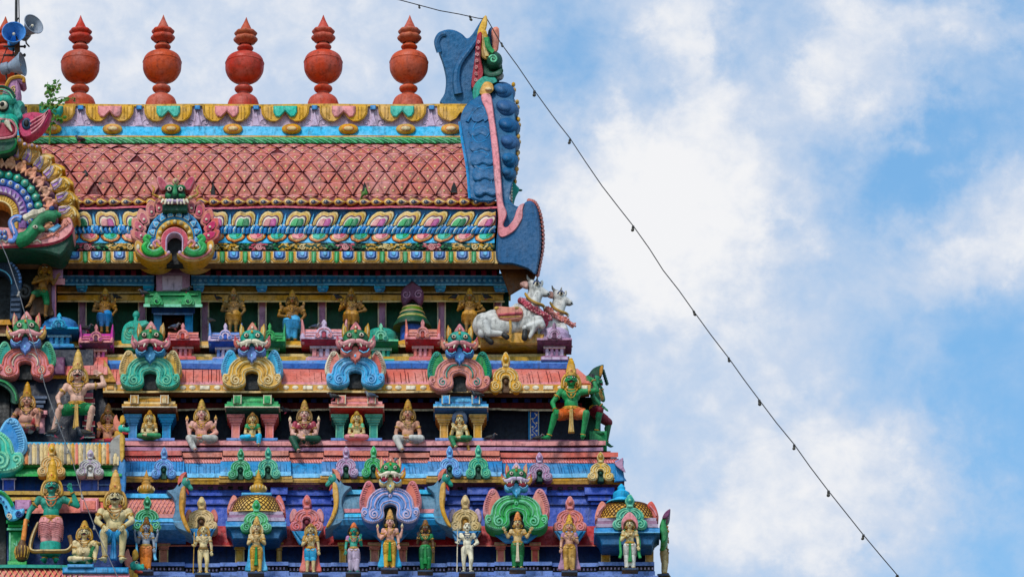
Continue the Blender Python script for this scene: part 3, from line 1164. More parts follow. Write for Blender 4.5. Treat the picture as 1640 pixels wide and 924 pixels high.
# ------------------------------------------------------------------ middle storey
def storey_middle():
    p = kapota('', 590, 615, 92, 52, 165, 925, 'salmon', 190, (4, 15))
    p.strip([(610, 53.5), (615.5, 50), (615.5, 80), (610, 80)], 165, 930, 'pink', wob=0.5)
    p.done('pink_cornice')
    p = P()
    p.strip(rect(615.5, 625.5, 47, 120), 165, 946, 'ochre', wob=0.4)
    p.strip(rect(625.5, 628.5, 43, 120), 165, 948, 'cream', wob=0.4)
    x = 183
    i = 0
    while x < 935:
        if i % 3 == 2:
            p.box(x - 8, x + 8, 617.2, 624, 52, 45, 'ivory', 1.2)
            x += 20
        else:
            p.ell((x, 47, 620.5), (5.4, 2, 3.6), 'ivory', 12, 6)
            x += 15 if i % 3 == 0 else 20
        i += 1
    p.strip([(628.5, 46), (636, 56), (636, 120), (628.5, 120)], 165, 944, 'brown', wob=0.4)
    p.done('oval_band')
    p = P()
    x = XL
    while x < 930:
        p.box(x, x + 9, 638, 644, 112, 84, 'navy', 0.5)
        x += 19
    p.done('dentil_course')
    p = P()
    p.strip(rect(645, 654, 96, 112), 60, 932, 'maroon', wob=0.3)
    p.strip(rect(654, 657, 92, 112), 60, 934, 'ivory', wob=1.0, seg=8)
    p.done('maroon_band')
    # corner piece of the pink cornice
    p = P()
    p.plate([(913, 591), (925, 590), (941, 604), (948, 616), (925, 616)], 240, 64, 'salmon', 3)
    p.plate([(930, 617), (949, 617), (951, 630), (930, 636)], 300, 62, 'brown', 2)
    p.done('cornice_corner')
    p = P()
    p.plate(smooth_line([(942, 600), (950, 590), (964, 584), (967, 586), (965, 596), (962, 606), (950, 612), (938, 612), (934, 604)], 3, True), 220, 150, 'dkgreen', 3)
    p.plate(smooth_line([(961, 588), (966, 586), (964, 600), (960, 602)], 3, True), 170, 146, 'gold', 1)
    for t in range(6):
        p.ell((966 + t * 1.2, 190, 594 + t * 4), (3.0, 10, 3.2), 'dkgreen', 8, 6)
    p.done('corner_horn')
    slab('corner_pier', 926, 962, 636, 712, 112, 220, 'dkgreen')
    slab('corner_stool', 944, 972, 690, 722, 80, 200, 'green')
    # floor ledge
    p = P()
    p.strip(rect(706, 713, 40, 190), 196, 970, 'pink', wob=0.5)
    p.strip(rect(713, 716, 48, 190), 196, 962, 'maroon', wob=0.4)
    p.strip(rect(716, 721.5, 42, 190), 196, 966, 'mauve', wob=0.5)
    p.done('middle_ledge')
    for (a, b, o) in SEG:
        p = P()
        f = 30 if o else 42
        dv = 0 if o else 3
        p.strip(rect(721.5 + dv, 729 + dv, f, 120), a, b, 'salmon', wob=0.5)
        p.strip(rect(729 + dv, 731 + dv, f + 6, 120), a + 2, b - 2, 'maroon', wob=0.3)
        p.strip([(731 + dv, f + 4), (738 + dv, f + 1), (738 + dv, 120), (731 + dv, 120)], a - 1, b + 1, 'pink', wob=0.3)
        x = a
        while x < b:
            p.tube([(x, f + 3, 731.6 + dv), (x + 3, f - 0.4, 737.8 + dv)], 0.8, 'salmon', 4)
            x += 4.2
        p.done('salmon_block')
        p = kapota('', 738 + dv, 761 + dv, f + 6, f - 16, a - 4 if o else a + 1, b + 4 if o else b - 1, 'blue', 120, (3, 9), 'deepblue')
        p.strip([(755 + dv, f - 16.6), (761.5 + dv, f - 17.4), (761.5 + dv, f + 10), (755 + dv, f + 10)], a - 4 if o else a + 1, b + 4 if o else b - 1, 'lightblue', wob=0.5)
        p.done('blue_cornice')
        p = P()
        p.strip(rect(761.5 + dv, 765.5 + dv, f - 16, 120), a - 6, b + 6, 'ochre', wob=0.4)
        p.strip(rect(765.5 + dv, 767 + dv, f - 13, 120), a - 6, b + 6, 'cream', wob=0.3)
        p.strip([(767 + dv, f - 18), (772 + dv, f - 17), (772 + dv, 120), (767 + dv, 120)], a - 7, b + 7, 'gold', wob=0.4)
        p.done('ochre_band')
    p = P()
    p.plate([(985, 738), (996, 734), (999, 738), (998, 752), (1000, 764), (1004, 770), (984, 772)], 150, 6, 'blue', 2)
    p.plate(smooth_line([(984, 742), (992, 736), (998, 733), (998, 745), (1002, 756), (994, 752)], 3, True), 60, -4, 'mauve', 1.5)
    p.done('cornice_corner')
    # painted pilaster on the dark wall
    p = P()
    p.box(846, 864, 658, 707, 112, 102, 'blue', 0.6)
    p.box(849, 863, 658, 707, 106, 100.5, 'ivory', 0.4)
    p.box(850.4, 861.6, 659, 706, 103, 99.3, 'royal', 0.4)
    p.tube([(856 + 3 * math.sin(t * 0.7), 98.9, 661 + t * 1.8) for t in range(25)], 0.6, 'ivory', 4)
    for t in range(7):
        p.ell((856 + 3.4 * (-1) ** t, 98.9, 664 + t * 6.4), (1.9, .8, 1.5), 'ivory', 7, 5)
    p.done('floral_pilaster')


SEG = [(200, 291, 1), (292, 356, 0), (357, 462, 1), (463, 518, 0), (519, 622, 1), (623, 688, 0), (689, 800, 1), (801, 990, 0)]
storey_middle()


# ------------------------------------------------------------------ lowest storey in view
def storey_low():
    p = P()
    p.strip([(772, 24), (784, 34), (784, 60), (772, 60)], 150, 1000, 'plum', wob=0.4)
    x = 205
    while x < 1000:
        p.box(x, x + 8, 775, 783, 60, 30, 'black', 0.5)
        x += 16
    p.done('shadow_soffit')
    p = P()
    p.box(196, 1000, 784, 868, 44, 34, 'royal', 0.8)
    p.strip(rect(789, 793, 30, 44), 196, 1000, 'royal', wob=0.3)
    p.strip(rect(806, 808, 31, 44), 196, 1000, 'navy', wob=0.3)
    for (u, w) in ((447, 14), (700, 20), (540, 12), (960, 24), (860, 16), (770, 22)):
        p.box(u - w, u + w, 780, 792, 44, 20, 'royal', 1)
        p.box(u - w * 0.8, u + w * 0.8, 792.5, 802, 44, 24, 'royal', 1)
        p.box(u - w * 0.6, u + w * 0.6, 802.5, 808, 44, 28, 'royal', 1)
    p.done('royal_wall')
    p = P()
    p.strip([(842, 30), (872, 14), (873, 14), (873, 42), (842, 42)], 196, 1046, 'red', wob=0.3)
    p.strip(rect(872.5, 874.5, 10, 42), 196, 1046, 'salmon', wob=0.4)
    p.done('red_band')
    # stepped foot moulding
    p = P()
    jogs = [(200, 0), (268, 0), (296, 6), (352, 0), (380, -4), (440, -4), (462, 2), (530, 0), (560, 4), (590, -4), (660, -4), (684, 4), (716, 0), (780, 2), (792, -4), (868, -4), (884, 2), (958, -3), (1048, -3)]
    for (a, d), (b, _) in zip(jogs, jogs[1:]):
        f = 2 + d
        p.strip(rect(900 + d * 0.3, 906 + d * 0.3, f, 44), a, b, 'lav', wob=0.3)
        p.strip(rect(906 + d * 0.3, 915 + d * 0.3, f + 7, 44), a + 1, b - 1, 'soot', wob=0.3)
        x = a + 3
        while x < b - 2:
            p.box(x - 1.3, x + 1.3, 908.5 + d * 0.3, 912.5 + d * 0.3, f + 10, f + 5, 'lilac', 0.5)
            x += 6
        p.strip(rect(915 + d * 0.3, 921, f - 2, 44), a - 1, b + 1, 'lav', wob=0.3)
    p.strip(rect(921, 940, -20, 44), 196, 1052, 'navy', wob=0.3)
    p.strip(rect(921, 923.5, -23, 44), 196, 1054, 'lav', wob=0.3)
    p.done('foot_moulding')


storey_low()


def column(c, v0, v1, yb, yf, m, w, round_=False):
    p = P()
    if round_:
        z = lambda t: v0 + (v1 - v0) * t
        prof = [(w * .55, z(1)), (w * .55, z(.4)), (w * .75, z(.36)), (w * .55, z(.31)), (w * .6, z(.27)), (w * .95, z(.2)), (w * .7, z(.14)), (w, z(.1)), (w, z(0))]
        p.lathe([(r, 0 + q) for r, q in prof], (c, (yb + yf) / 2, 0), m, 14)
    else:
        h = v1 - v0
        p.box(c - w, c + w, v0, v0 + h * .12, yb, yf - 5, m, 1, mb='cream')
        p.plate([(c - w, v0 + h * .13), (c + w, v0 + h * .13), (c + w * .7, v0 + h * .27), (c - w * .7, v0 + h * .27)], yb, yf - 3, m, 1)
        p.box(c - w * .8, c + w * .8, v0 + h * .27, v0 + h * .34, yb, yf - 4, m, 1)
        p.box(c - w * .6, c + w * .6, v0 + h * .34, v1, yb, yf, m, 1, mb='cream')
        for s in (-1, 1):
            p.box(c + s * w * .6 - 0.8, c + s * w * .6 + 0.8, v0 + h * .36, v1, yb, yf - 0.8, 'cream', 0.3)
        p.box(c - w, c + w, v0 + h * .115, v0 + h * .14, yb, yf - 5.6, 'cream', 0.3)
    p.done('column')


for (c, m, w) in ((262, 'salmon', 11), (384, 'ochre', 11), (549, 'ochre', 8), (600, 'salmon', 11), (645, 'salmon', 10), (691, 'ochre', 7), (802, 'salmon', 10), (857, 'salmon', 9), (970, 'ochre', 11), (1040, 'ochre', 10), (500, 'salmon', 7)):
    column(c, 868, 902, 42, 12, m, w)
column(447, 868, 902, 28, 8, 'gold', 8, True)


# ------------------------------------------------------------------ central bay, at the edge of the frame
def bay():
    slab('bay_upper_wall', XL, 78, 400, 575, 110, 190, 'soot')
    slab('bay_middle_wall', XL, 150, 560, 770, 40, 112, 'night')  # near-black colour also carries the shade of the cornice above
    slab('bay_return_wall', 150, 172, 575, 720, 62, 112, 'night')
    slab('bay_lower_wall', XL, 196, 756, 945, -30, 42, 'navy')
    p = P()
    p.box(76, 101, 418, 446, 190, 96, 'mauve', 1)
    p.box(80, 98, 424, 432, 110, 93, 'soot', 1)
    p.box(84, 104, 446, 456, 190, 92, 'pink', 1)
    p.box(80, 90, 456, 512, 190, 100, 'pink', 1)
    p.box(82, 88, 456, 512, 120, 98.5, 'mauve', 1)
    p.done('niche_frame')
    p = P()
    p.strip(rect(512, 520, 88, 120), XL, 20, 'ochre', wob=.3)
    p.strip(rect(520, 534, 94, 120), XL, 14, 'brown', wob=.3)
    p.strip(rect(534, 538, 86, 120), XL, 18, 'cream', wob=.3)
    p.done('bay_ledge')
    # pink cornice of the bay
    p = kapota('', 572, 600, 74, 34, 78, 172, 'salmon', 112, (5, 14))
    p.strip(rect(560, 573, 66, 112), 82, 130, 'lav', wob=.5)
    p.strip([(598, 36), (606, 40), (606, 112), (598, 112)], 78, 178, 'ochre', wob=.4)
    p.strip([(606, 40), (612, 52), (612, 112), (606, 112)], 78, 174, 'brown', wob=.4)
    p.box(82, 104, 572, 600, 60, 28, 'plum', 2)
    p.box(168, 186, 613, 628, 112, 44, 'cream', 1)
    p.box(171, 183, 616, 624, 60, 42.5, 'ochre', 1)
    p.plate([(166, 574), (176, 590), (186, 612), (166, 612)], 112, 38, 'ochre', 1)
    p.done('bay_cornice')
    p = P()
    for i in range(8):
        w = 7 + (i % 2) * 3
        p.box(142 - w, 142 + w, 629 + i * 9, 636 + i * 9, 60, 34 + (i % 2) * 3 - (3 if i > 5 else 0), 'crimson' if i % 2 else 'rose', 0.8)
        p.box(142 - w, 142 + w, 636 + i * 9, 638 + i * 9, 60, 33, 'ivory', 0.4)
    p.done('red_pilaster')
    p = P()
    for i in range(3):
        p.box(50, 76 - i * 3, 634 + i * 7, 639 + i * 7, 60, 30, 'slate', 0.6)
    p.box(58, 76, 657, 664, 60, 28, 'pink', 0.8)
    p.box(60, 74, 664, 668, 60, 30, 'maroon', 0.8)
    p.box(62, 72, 668, 694, 60, 33, 'pink', 0.8)
    p.done('pink_pilaster')
    # green arch over the central doorway of the middle storey
    p = P()
    arch = smooth_line([(-60, 606), (-20, 603), (6, 608), (20, 616), (28, 628), (31, 644), (24, 648), (17, 644), (17, 632), (8, 622), (-8, 616), (-60, 615)], 3, True)
    p.plate(arch, 60, 14, 'dkgreen', 3)
    p.tube([(a, 12, b) for a, b in smooth_line([(-40, 607), (0, 609), (16, 618), (24, 630), (26, 642)], 4)], 1.6, 'green', 5)
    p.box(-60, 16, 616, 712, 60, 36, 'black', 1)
    p.done('doorway_arch')
    # ribbed barrel roof of the bay
    p = P()
    prof = []
    for i in range(7):
        a = R(90 * i / 6)
        prof.append((711 + 33 * (1 - math.cos(a)), -8 - 44 * math.sin(a)))
    prof += [(744, 42), (711, 42)]
    p.strip(prof, 30, 190, 'tan', wob=.3)
    x = 36
    i = 0
    while x < 186:
        kk = ('salmon', 'tan', 'ochre', 'ash', 'tan', 'orange', 'stone')[(i * 5) % 7 if i % 3 else 4]
        pts = []
        for t in range(6):
            a = R(8 + 80 * t / 5)
            pts.append((x, -9 - 44 * math.sin(a), 711 + 33 * (1 - math.cos(a))))
        p.tube(pts, 2.6, kk, 6)
        x += 6.2
        i += 1
    p.strip(rect(708, 712, -16, 40), 34, 190, 'sky', wob=.5)
    p.done('ribbed_roof')
    p = P()
    p.strip(rect(744, 748, -44, 42), 28, 190, 'lime', wob=.4)
    p.strip([(748, -40), (758, -50), (762, -50), (762, 42), (748, 42)], 26, 194, 'green', wob=.4)
    p.strip(rect(758, 762, -53, 0), 25, 195, 'lime', wob=.4)
    p.done('green_cornice')
    # weathered horn that closes the ribbed roof
    p = P()
    p.plate(smooth_line([(176, 760), (180, 745), (174, 722), (178, 706), (190, 696), (198, 698), (199, 720), (196, 738), (198, 760), (190, 772)], 3, True), 30, -48, 'ash', 5)
    p.plate(smooth_line([(192, 698), (198, 697), (199, 730), (193, 738)], 3, True), 0, -52, 'ochre', 1.5)
    p.plate(smooth_line([(190, 740), (200, 736), (202, 770), (198, 800), (192, 786), (188, 762)], 3, True), 0, -50, 'blue', 2)
    p.done('roof_horn')
    # storey front behind the guardians
    p = P()
    for (a, b) in ((4, 24), (84, 96), (128, 158)):
        p.box(a, b, 766, 786, -10, -38, 'royal', 0.8)
        p.box(a - 2, b + 2, 765, 768, -10, -41, 'lilac', 0.5)
        p.box(a, a + 1.6, 768, 784, -10, -39.2, 'lilac', 0.3)
        p.box(b - 1.6, b, 768, 784, -10, -39.2, 'lilac', 0.3)
    p.strip(rect(775, 777, -36, -10), 96, 196, 'lav', wob=.3)
    p.strip(rect(768, 786, -33, -10), 96, 196, 'royal', wob=.3)
    p.strip(rect(786, 792, -46, -10), XL, 196, 'gold', wob=.4)
    p.strip(rect(792, 796, -40, -10), XL, 196, 'brown', wob=.4)
    p.strip(rect(796, 802, -52, -10), XL, 198, 'ochre', wob=.4)
    p.done('bay_beam')
    p = kapota('', 802, 821, -40, -62, 38, 198, 'salmon', -10)
    p.box(128, 158, 797, 821, -10, -68, 'pink', 3)
    p.box(132, 154, 801, 817, -30, -69.5, 'salmon', 2)
    p.box(24, 50, 800, 818, -10, -64, 'mauve', 3)
    p.done('salmon_cornice')
    p = P()
    for (a, b, c, d, m) in ((10, 44, 832, 838, 'green'), (13, 40, 839, 844, 'lime'), (11, 42, 845, 849, 'mint'), (14, 40, 850, 900, 'green'), (12, 43, 898, 906, 'lime')):
        p.box(a, b, c, d, -20, -66 - (2 if c == 845 else 0) + (3 if c == 850 else 0), m, 1)
    p.box(15, 17, 852, 897, -30, -64.6, 'mint', .4)
    p.box(37, 39, 852, 897, -30, -64.6, 'mint', .4)
    for t in range(5):
        p.tube([(27, -64.2, 876), (27 + 5 * math.sin(t * 1.3 - 2.6), -64.4, 866 + abs(t - 2) * 3)], 1.2, 'mint', 5)
    p.tube([(27, -64.2, 868), (27, -64.2, 890)], 0.9, 'mint', 4)
    p.done('green_pillar')
    p = P()
    p.plate(smooth_line([(-40, 784), (0, 784), (14, 794), (22, 806), (26, 816), (38, 814), (38, 824), (28, 832), (16, 834), (9, 826), (6, 814), (-2, 804), (-40, 800)], 3, True), -20, -84, 'lightblue', 3)
    p.tube([(a, -85, b) for a, b in smooth_line([(-20, 785), (2, 788), (14, 798), (20, 810)], 4)], 3.2, 'green', 6)
    p.tube(spiral(30, 822, 6, 1.4, 0, 1, 14, -86), 1.6, 'navy', 5)
    p.tube(spiral(14, 826, 5, 1.4, 90, -1, 14, -86), 1.4, 'ivory', 5)
    for t in range(6):
        p.ell((-8 + t * 4.4, -86, 793 + t * t * 1.1), (2, 1.4, 2), 'navy', 7, 5)
    p.done('scroll_arch')
    p = P()
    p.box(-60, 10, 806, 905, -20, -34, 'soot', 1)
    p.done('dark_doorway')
    # floor the guardians stand on
    p = P()
    p.strip(rect(904, 909, -104, -20), XL, 112, 'teal', wob=.6)
    p.strip([(909, -96), (924, -110), (936, -110), (936, -20), (909, -20)], XL, 108, 'salmon', wob=.4)
    for i in range(18):
        x = -30 + i * 9
        p.tube([(x, -97.5, 909.5), (x + 9, -110.6, 923.5)], 0.8, 'cream', 4)
        p.tube([(x + 9, -97.5, 909.5), (x, -110.6, 923.5)], 0.8, 'maroon', 4)
    p.done('guardian_ledge')
    p = P()
    p.box(100, 206, 908, 918, -20, -112, 'blue', 2)
    p.box(108, 150, 903, 909, -20, -116, 'blue', 2)
    p.box(98, 208, 918, 936, -20, -108, 'pink', 1.5)
    p.done('guardian_step')


bay()
# ------------------------------------------------------------------ finials on the ridge
KAL = [(25, -16), (25, 0), (24.5, 3), (22, 9), (17, 13), (10, 15.4), (7.6, 18), (8, 20.6), (12.6, 22), (14.6, 24.6), (14.8, 26.6), (13.4, 28.6), (9, 30), (7.6, 32.4), (8.4, 35), (14, 37.4), (22, 42), (27, 48), (30.2, 55), (31, 62), (31, 67.2), (31.6, 67.8), (30.4, 69),
       (29.5, 73), (26, 78), (19, 82), (10.4, 84), (7.4, 86), (7.4, 88), (10.8, 89.4), (13, 91.4), (13, 93.4), (11, 95.2), (7.6, 96.6), (7.2, 99), (8, 101)]
KFLARE = smooth_line([(9.6, 0), (13, 2), (17.6, 5), (18.8, 8.5), (17, 11.4), (13.6, 12.6), (16.6, 15.4), (17.8, 18.6), (15.4, 21), (10.8, 21.6), (8.4, 22)], 3)
KBUD = [(8.0, 0), (10.4, 4), (10.8, 8), (9.6, 13), (6.8, 19), (3.8, 25), (1.4, 31), (0.3, 34)]
KWORDS = ['half hidden behind the loudspeakers', 'above the leafy sapling', 'second from the sapling', 'in the middle of the row on the ridge', 'second in from the blue crest horn', 'standing right beside the blue crest horn']


def kalasam(u, top, i):
    vb = 167
    f0 = LOC(u, vb + 1.5, 216)
    ln = (0.012, -0.016, 0.006, 0.02, -0.008, 0.014)[i]
    f = lambda x, yy, z: f0(x + ln * z, yy + 0.5 * ln * z, z)
    f.o, f.k = f0.o, f0.k
    h = (vb - top) / 143.0
    t = thing('roof_finial', 'red pot finial on the roof ridge, ' + KWORDS[i], 'finial', f.o, 'red pot finials along the roof ridge')
    z = lambda L, o=0: [(r, (q + o) * h if q > -10 else q) for r, q in L]
    m = MB(f)
    m.lathe(smooth_line(z(KAL), 3), (0, 0, 0), 'terra', 40)
    m.build('pot', t, 50)
    m = MB(f)
    n = 32
    lob = [1 + 0.045 * math.cos(8 * 2 * PI * j / n) for j in range(n)]
    rings = [[m.V(r * lob[j] * math.cos(2 * PI * j / n), r * lob[j] * math.sin(2 * PI * j / n), (q + 99) * h) for j in range(n)] for r, q in KFLARE]
    for a, b in zip(rings, rings[1:]):
        for j in range(n):
            m.F((a[j], a[(j + 1) % n], b[(j + 1) % n], b[j]), 'terra')
    cup = m.build('lotus_cup', t, 50)
    m = MB(f)
    m.lathe(smooth_line(z(KBUD, 110), 2), (0, 0, 0), 'terra', 28)
    m.build('bud', cup, 50)


for i, (u, top) in enumerate(((3, 24), (128, 23), (258, 21.5), (389.5, 25), (517.5, 22), (653.5, 21.5))):
    kalasam(u, top, i)


# ------------------------------------------------------------------ horseshoe arches
HALF = [(0, 1.08), (0.2, 1.075), (0.42, 1.02), (0.62, 0.9), (0.75, 0.74), (0.8, 0.58), (0.83, 0.47), (0.93, 0.48), (0.99, 0.4), (1.0, 0.27), (0.93, 0.12), (0.78, 0.02), (0.6, -0.01), (0.42, 0.02), (0.27, 0.09),
        (0.2, 0.2), (0.215, 0.34), (0.225, 0.44), (0.16, 0.53), (0, 0.57)]


def mirrored(h):
    return h + [(-x, z) for x, z in h[::-1] if abs(x) > 1e-4]


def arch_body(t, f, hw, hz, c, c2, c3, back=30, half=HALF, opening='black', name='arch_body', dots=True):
    S = lambda pts: [(x * hw, z * hz) for x, z in pts]
    half_s = smooth_line(half, 2)
    out = S(mirrored(half_s))
    m = MB(f)
    m.plate(out, back, -4, c, hw * 0.035, mb=c2)
    # raised inner field and scrolls
    for s in (-1, 1):
        field = smooth_line([(0, 0.98), (0.3, 0.95), (0.52, 0.84), (0.64, 0.68), (0.66, 0.5), (0.72, 0.32), (0.66, 0.18), (0.5, 0.12), (0.36, 0.18), (0.3, 0.3), (0.33, 0.46), (0.25, 0.6), (0, 0.67)], 2)
        m.tube([(s * x * hw, -4.2, z * hz) for x, z in field], hw * 0.022, c2, 5)
        inner = smooth_line([(0.08, 0.86), (0.28, 0.83), (0.44, 0.72), (0.53, 0.55), (0.5, 0.42)], 3)
        m.tube([(s * x * hw, -4.6, z * hz) for x, z in inner], hw * 0.05, c2, 6, taper=lambda q: 1.0 - 0.6 * q)
        m.tube([(s * x * hw * 0.82, -5.0, z * hz * 0.96) for x, z in inner], hw * 0.026, c3, 5)
        m.tube([(x, y, z) for x, y, z in spiral(s * 0.55 * hw, 0.25 * hz, 0.17 * hw, 1.7, 90, -s, 22, -4.8)], hw * 0.035, c2, 5)
        m.tube([(x, y - .8, z) for x, y, z in spiral(s * 0.55 * hw, 0.25 * hz, 0.13 * hw, 1.4, 90, -s, 18, -5.2)], hw * 0.018, c3, 5)
        m.tube([(x, y, z) for x, y, z in spiral(s * 0.86 * hw, 0.3 * hz, 0.1 * hw, 1.2, 270, s, 14, -4.6)], hw * 0.026, c2, 5)
        if dots:
            rim = smooth_line([(0.1, 1.03), (0.4, 0.98), (0.6, 0.85), (0.72, 0.7), (0.76, 0.55), (0.78, 0.45)], 4)
            for x, z in rim:
                m.ell((s * x * hw, -4.3, z * hz), (hw * .028, 1.6, hw * .028), c2, 6, 4)
            low = smooth_line([(0.95, 0.2), (0.85, 0.1), (0.7, 0.05), (0.5, 0.05), (0.34, 0.11)], 3)
            for x, z in low:
                m.ell((s * x * hw, -4.3, z * hz), (hw * .024, 1.4, hw * .024), c2, 6, 4)
    m.ell((0, -4.5, 0.8 * hz), (hw * .07, 2, hw * .07), c2, 10, 6)
    m.ell((0, -5.5, 0.8 * hz), (hw * .035, 2, hw * .035), c3, 8, 5)
    m.build(name, t)
    m = MB(f)
    m.plate(S(smooth_line([(0.25, 0.02), (0.24, 0.3), (0.26, 0.46), (0.17, 0.58), (0, 0.62), (-0.17, 0.58), (-0.26, 0.46), (-0.24, 0.3), (-0.25, 0.02)], 2)), back, 9, opening, 1)  # recessed plate, its dark colour painting in the shade of a deep hollow
    m.build('opening', t)


def lion_face(t, f, hw, hz, zc, skin, lip, beard, ear, horn, s=1.0):
    """goggle-eyed guardian mask; zc = height of the eyes in half-widths"""
    u = hw * s
    w = hz / hw
    C = lambda x, y, z: (x * u, y * u - 4, zc * hz + z * u * w)
    m = MB(f)
    m.ell(C(0, -.02, 0.02), (.46 * u, .32 * u, .32 * u * w), skin, 16, 10)
    for q in (-1, 1):
        m.ell(C(q * .2, -.16, .13), (.17 * u, .16 * u, .10 * u * w), skin, 12, 8)
        m.ell(C(q * .22, -.2, -.1), (.17 * u, .12 * u, .08 * u * w), skin, 10, 7)
        m.tube([C(q * x, -.30 + abs(x) * .3, z) for x, z in ((.05, .06), (.12, .15), (.24, .17), (.36, .1))], .03 * u, 'black', 5)
    m.cap(C(0, -.28, .12), C(0, -.36, -.12), .05 * u, .09 * u, skin, 8)
    for q in (-1, 1):
        m.ell(C(q * .07, -.36, -.13), (.05 * u, .05 * u, .04 * u), skin, 8, 5)
    m.ell(C(0, -.36, .16), (.05 * u, .04 * u, .06 * u), 'ochre', 8, 5)
    face = m.build('face', t)
    for q in (-1, 1):
        m = MB(f)
        e = Vector(C(q * .215, -.31, .03))
        m.ell(e, (.105 * u, .07 * u, .095 * u * w), 'black', 12, 8)
        m.ell(e + Vector((0, -.035 * u, 0)), (.085 * u, .07 * u, .075 * u * w), 'ivory', 12, 8)
        m.ell(e + Vector((0, -.085 * u, 0)), (.042 * u, .035 * u, .042 * u * w), 'black', 10, 6)
        m.build('eye', face)
    # moustached upper lip with fangs
    m = MB(f)
    for q in (-1, 1):
        path = smooth_line([C(0.02 * q, -.38, -.2), C(q * .17, -.4, -.23), C(q * .36, -.36, -.29), C(q * .5, -.26, -.25), C(q * .56, -.18, -.15)], 5)
        m.tube(path, .095 * u, lip, 8, taper=lambda a: 0.8 + 0.5 * math.sin(PI * min(1, a * 1.15)) - 0.55 * a)
        m.ell(C(q * .26, -.3, -.29), (.2 * u, .15 * u, .1 * u), lip, 12, 8)
        m.tube([C(q * x, -.46 + .2 * abs(x) ** 2, z) for x, z in ((.06, -.2), (.2, -.22), (.36, -.24))], .014 * u, 'rose', 4)
    m.build('upper_lip', face)
    m = MB(f)
    for q in (-1, 1):
        m.ell(C(q * .27, -.28, -.42), (.16 * u, .12 * u, .12 * u * w), 'crimson', 12, 8)
    m.build('mouth', face)
    for q in (-1, 1):
        m = MB(f)
        m.cap(C(q * .17, -.42, -.26), C(q * .22, -.46, -.44), .055 * u, .012 * u, 'ivory', 8)
        m.cap(C(q * .4, -.36, -.28), C(q * .4, -.4, -.42), .05 * u, .012 * u, 'ivory', 8)
        m.build('fang', face)
    m = MB(f)
    bd = smooth_line([(0, -.3), (.1, -.36), (.12, -.46), (.26, -.55), (.42, -.5), (.47, -.38), (.53, -.44), (.5, -.58), (.36, -.66), (.2, -.64), (.16, -.76), (.06, -.84), (0, -.93)], 2)
    pts = [C(x, 0, z) for x, z in mirrored(bd)]
    m.plate([(p[0], p[2]) for p in pts], 0, -.3 * u, beard, .04 * u)
    for q in (-1, 1):
        m.tube([C(q * x, -.34, z) for x, z in ((.14, -.52), (.28, -.6), (.42, -.56), (.49, -.46))], .022 * u, 'lightblue', 5)
    m.ell(C(0, -.34, -.72), (.04 * u, .03 * u, .06 * u), 'lightblue', 8, 5)
    m.build('beard', face)
    for q in (-1, 1):
        m = MB(f)
        pts = [C(q * x, 0, z) for x, z in smooth_line([(.42, -.2), (.5, -.04), (.6, .06), (.66, .16), (.69, .0), (.7, -.14), (.62, -.28), (.5, -.32)], 3, True)]
        m.plate([(p[0], p[2]) for p in pts], .05 * u, -.14 * u, ear, .04 * u)
        m.tube([C(q * .56, -.2, -.2), C(q * .61, -.2, -.08), C(q * .65, -.19, .04)], .026 * u, 'rose', 5)
        m.ell(C(q * .57, -.22, -.16), .045 * u, 'ivory', 7, 5)
        m.build('ear', face)
        m = MB(f)
        pts = [C(q * x, 0, z) for x, z in smooth_line([(.2, .22), (.3, .3), (.32, .44), (.4, .54), (.44, .6), (.48, .46), (.5, .28), (.46, .08), (.38, .02)], 3, True)]
        m.plate([(p[0], p[2]) for p in pts], .1 * u, -.1 * u, horn, .04 * u)
        m.tube([C(q * x, -.16, z) for x, z in ((.42, .12), (.43, .28), (.4, .42))], .03 * u, 'cream', 5)
        m.build('horn', face)
    m = MB(f)
    pts = [C(x, 0, z) for x, z in smooth_line([(-.17, .24), (-.2, .36), (-.12, .5), (0, .64), (.12, .5), (.2, .36), (.17, .24)], 3)]
    m.plate([(p[0], p[2]) for p in pts], .1 * u, -.14 * u, lip if lip != 'ivory' else 'salmon', .05 * u)
    m.ell(C(0, -.16, .36), (.08 * u, .06 * u, .1 * u), 'salmon', 10, 6)
    m.ell(C(0, -.21, .36), (.04 * u, .03 * u, .05 * u), 'ivory', 8, 5)
    m.build('crest', face)


def wings(t, f, hw, hz, c, c2, half=None):
    for q in (-1, 1):
        m = MB(f)
        pts = smooth_line([(.46, .86), (.52, 1.04), (.62, 1.24), (.74, 1.31), (.86, 1.25), (.97, 1.03), (1.05, .78), (1.05, .56), (.96, .42), (.78, .4)], 3, True)
        m.plate([(q * x * hw, z * hz) for x, z in pts], 26, 1, c, hw * .05, mb=c2)
        a = smooth_line([(.8, 1.22), (.92, 1.0), (.99, .77), (.99, .57), (.95, .48)], 4)
        for i, (x, z) in enumerate(a):
            m.tube([(q * x * hw, .4, z * hz), (q * (x - .1) * hw, .2, (z - .03) * hz)], hw * .016, c2, 4)
            m.ell((q * x * hw, .6, z * hz), (hw * .026, 1.6, hw * .026), c2, 6, 4)
        m.tube([(x, y, z) for x, y, z in spiral(q * .74 * hw, 1.2 * hz, .07 * hw, 1.2, 200, -q, 12, 0)], hw * .02, c2, 5)
        m.build('wing', t)


def face_arch(u, vb, y, hw, c, c2, c3, wing, wing2, skin, lip, beard, ear, horn, label, hzf=1.0, faces=1.0, zc=1.66, group='demon faced horseshoe arches'):
    f = LOC(u, vb, y)
    t = thing('horseshoe_arch', label, 'arch ornament', f.o, group)
    hz = hw * hzf
    arch_body(t, f, hw, hz, c, c2, c3)
    wings(t, f, hw, hz, wing, wing2)
    lion_face(t, f, hw, hz, zc, skin, lip, beard, ear, horn, faces)
    return t


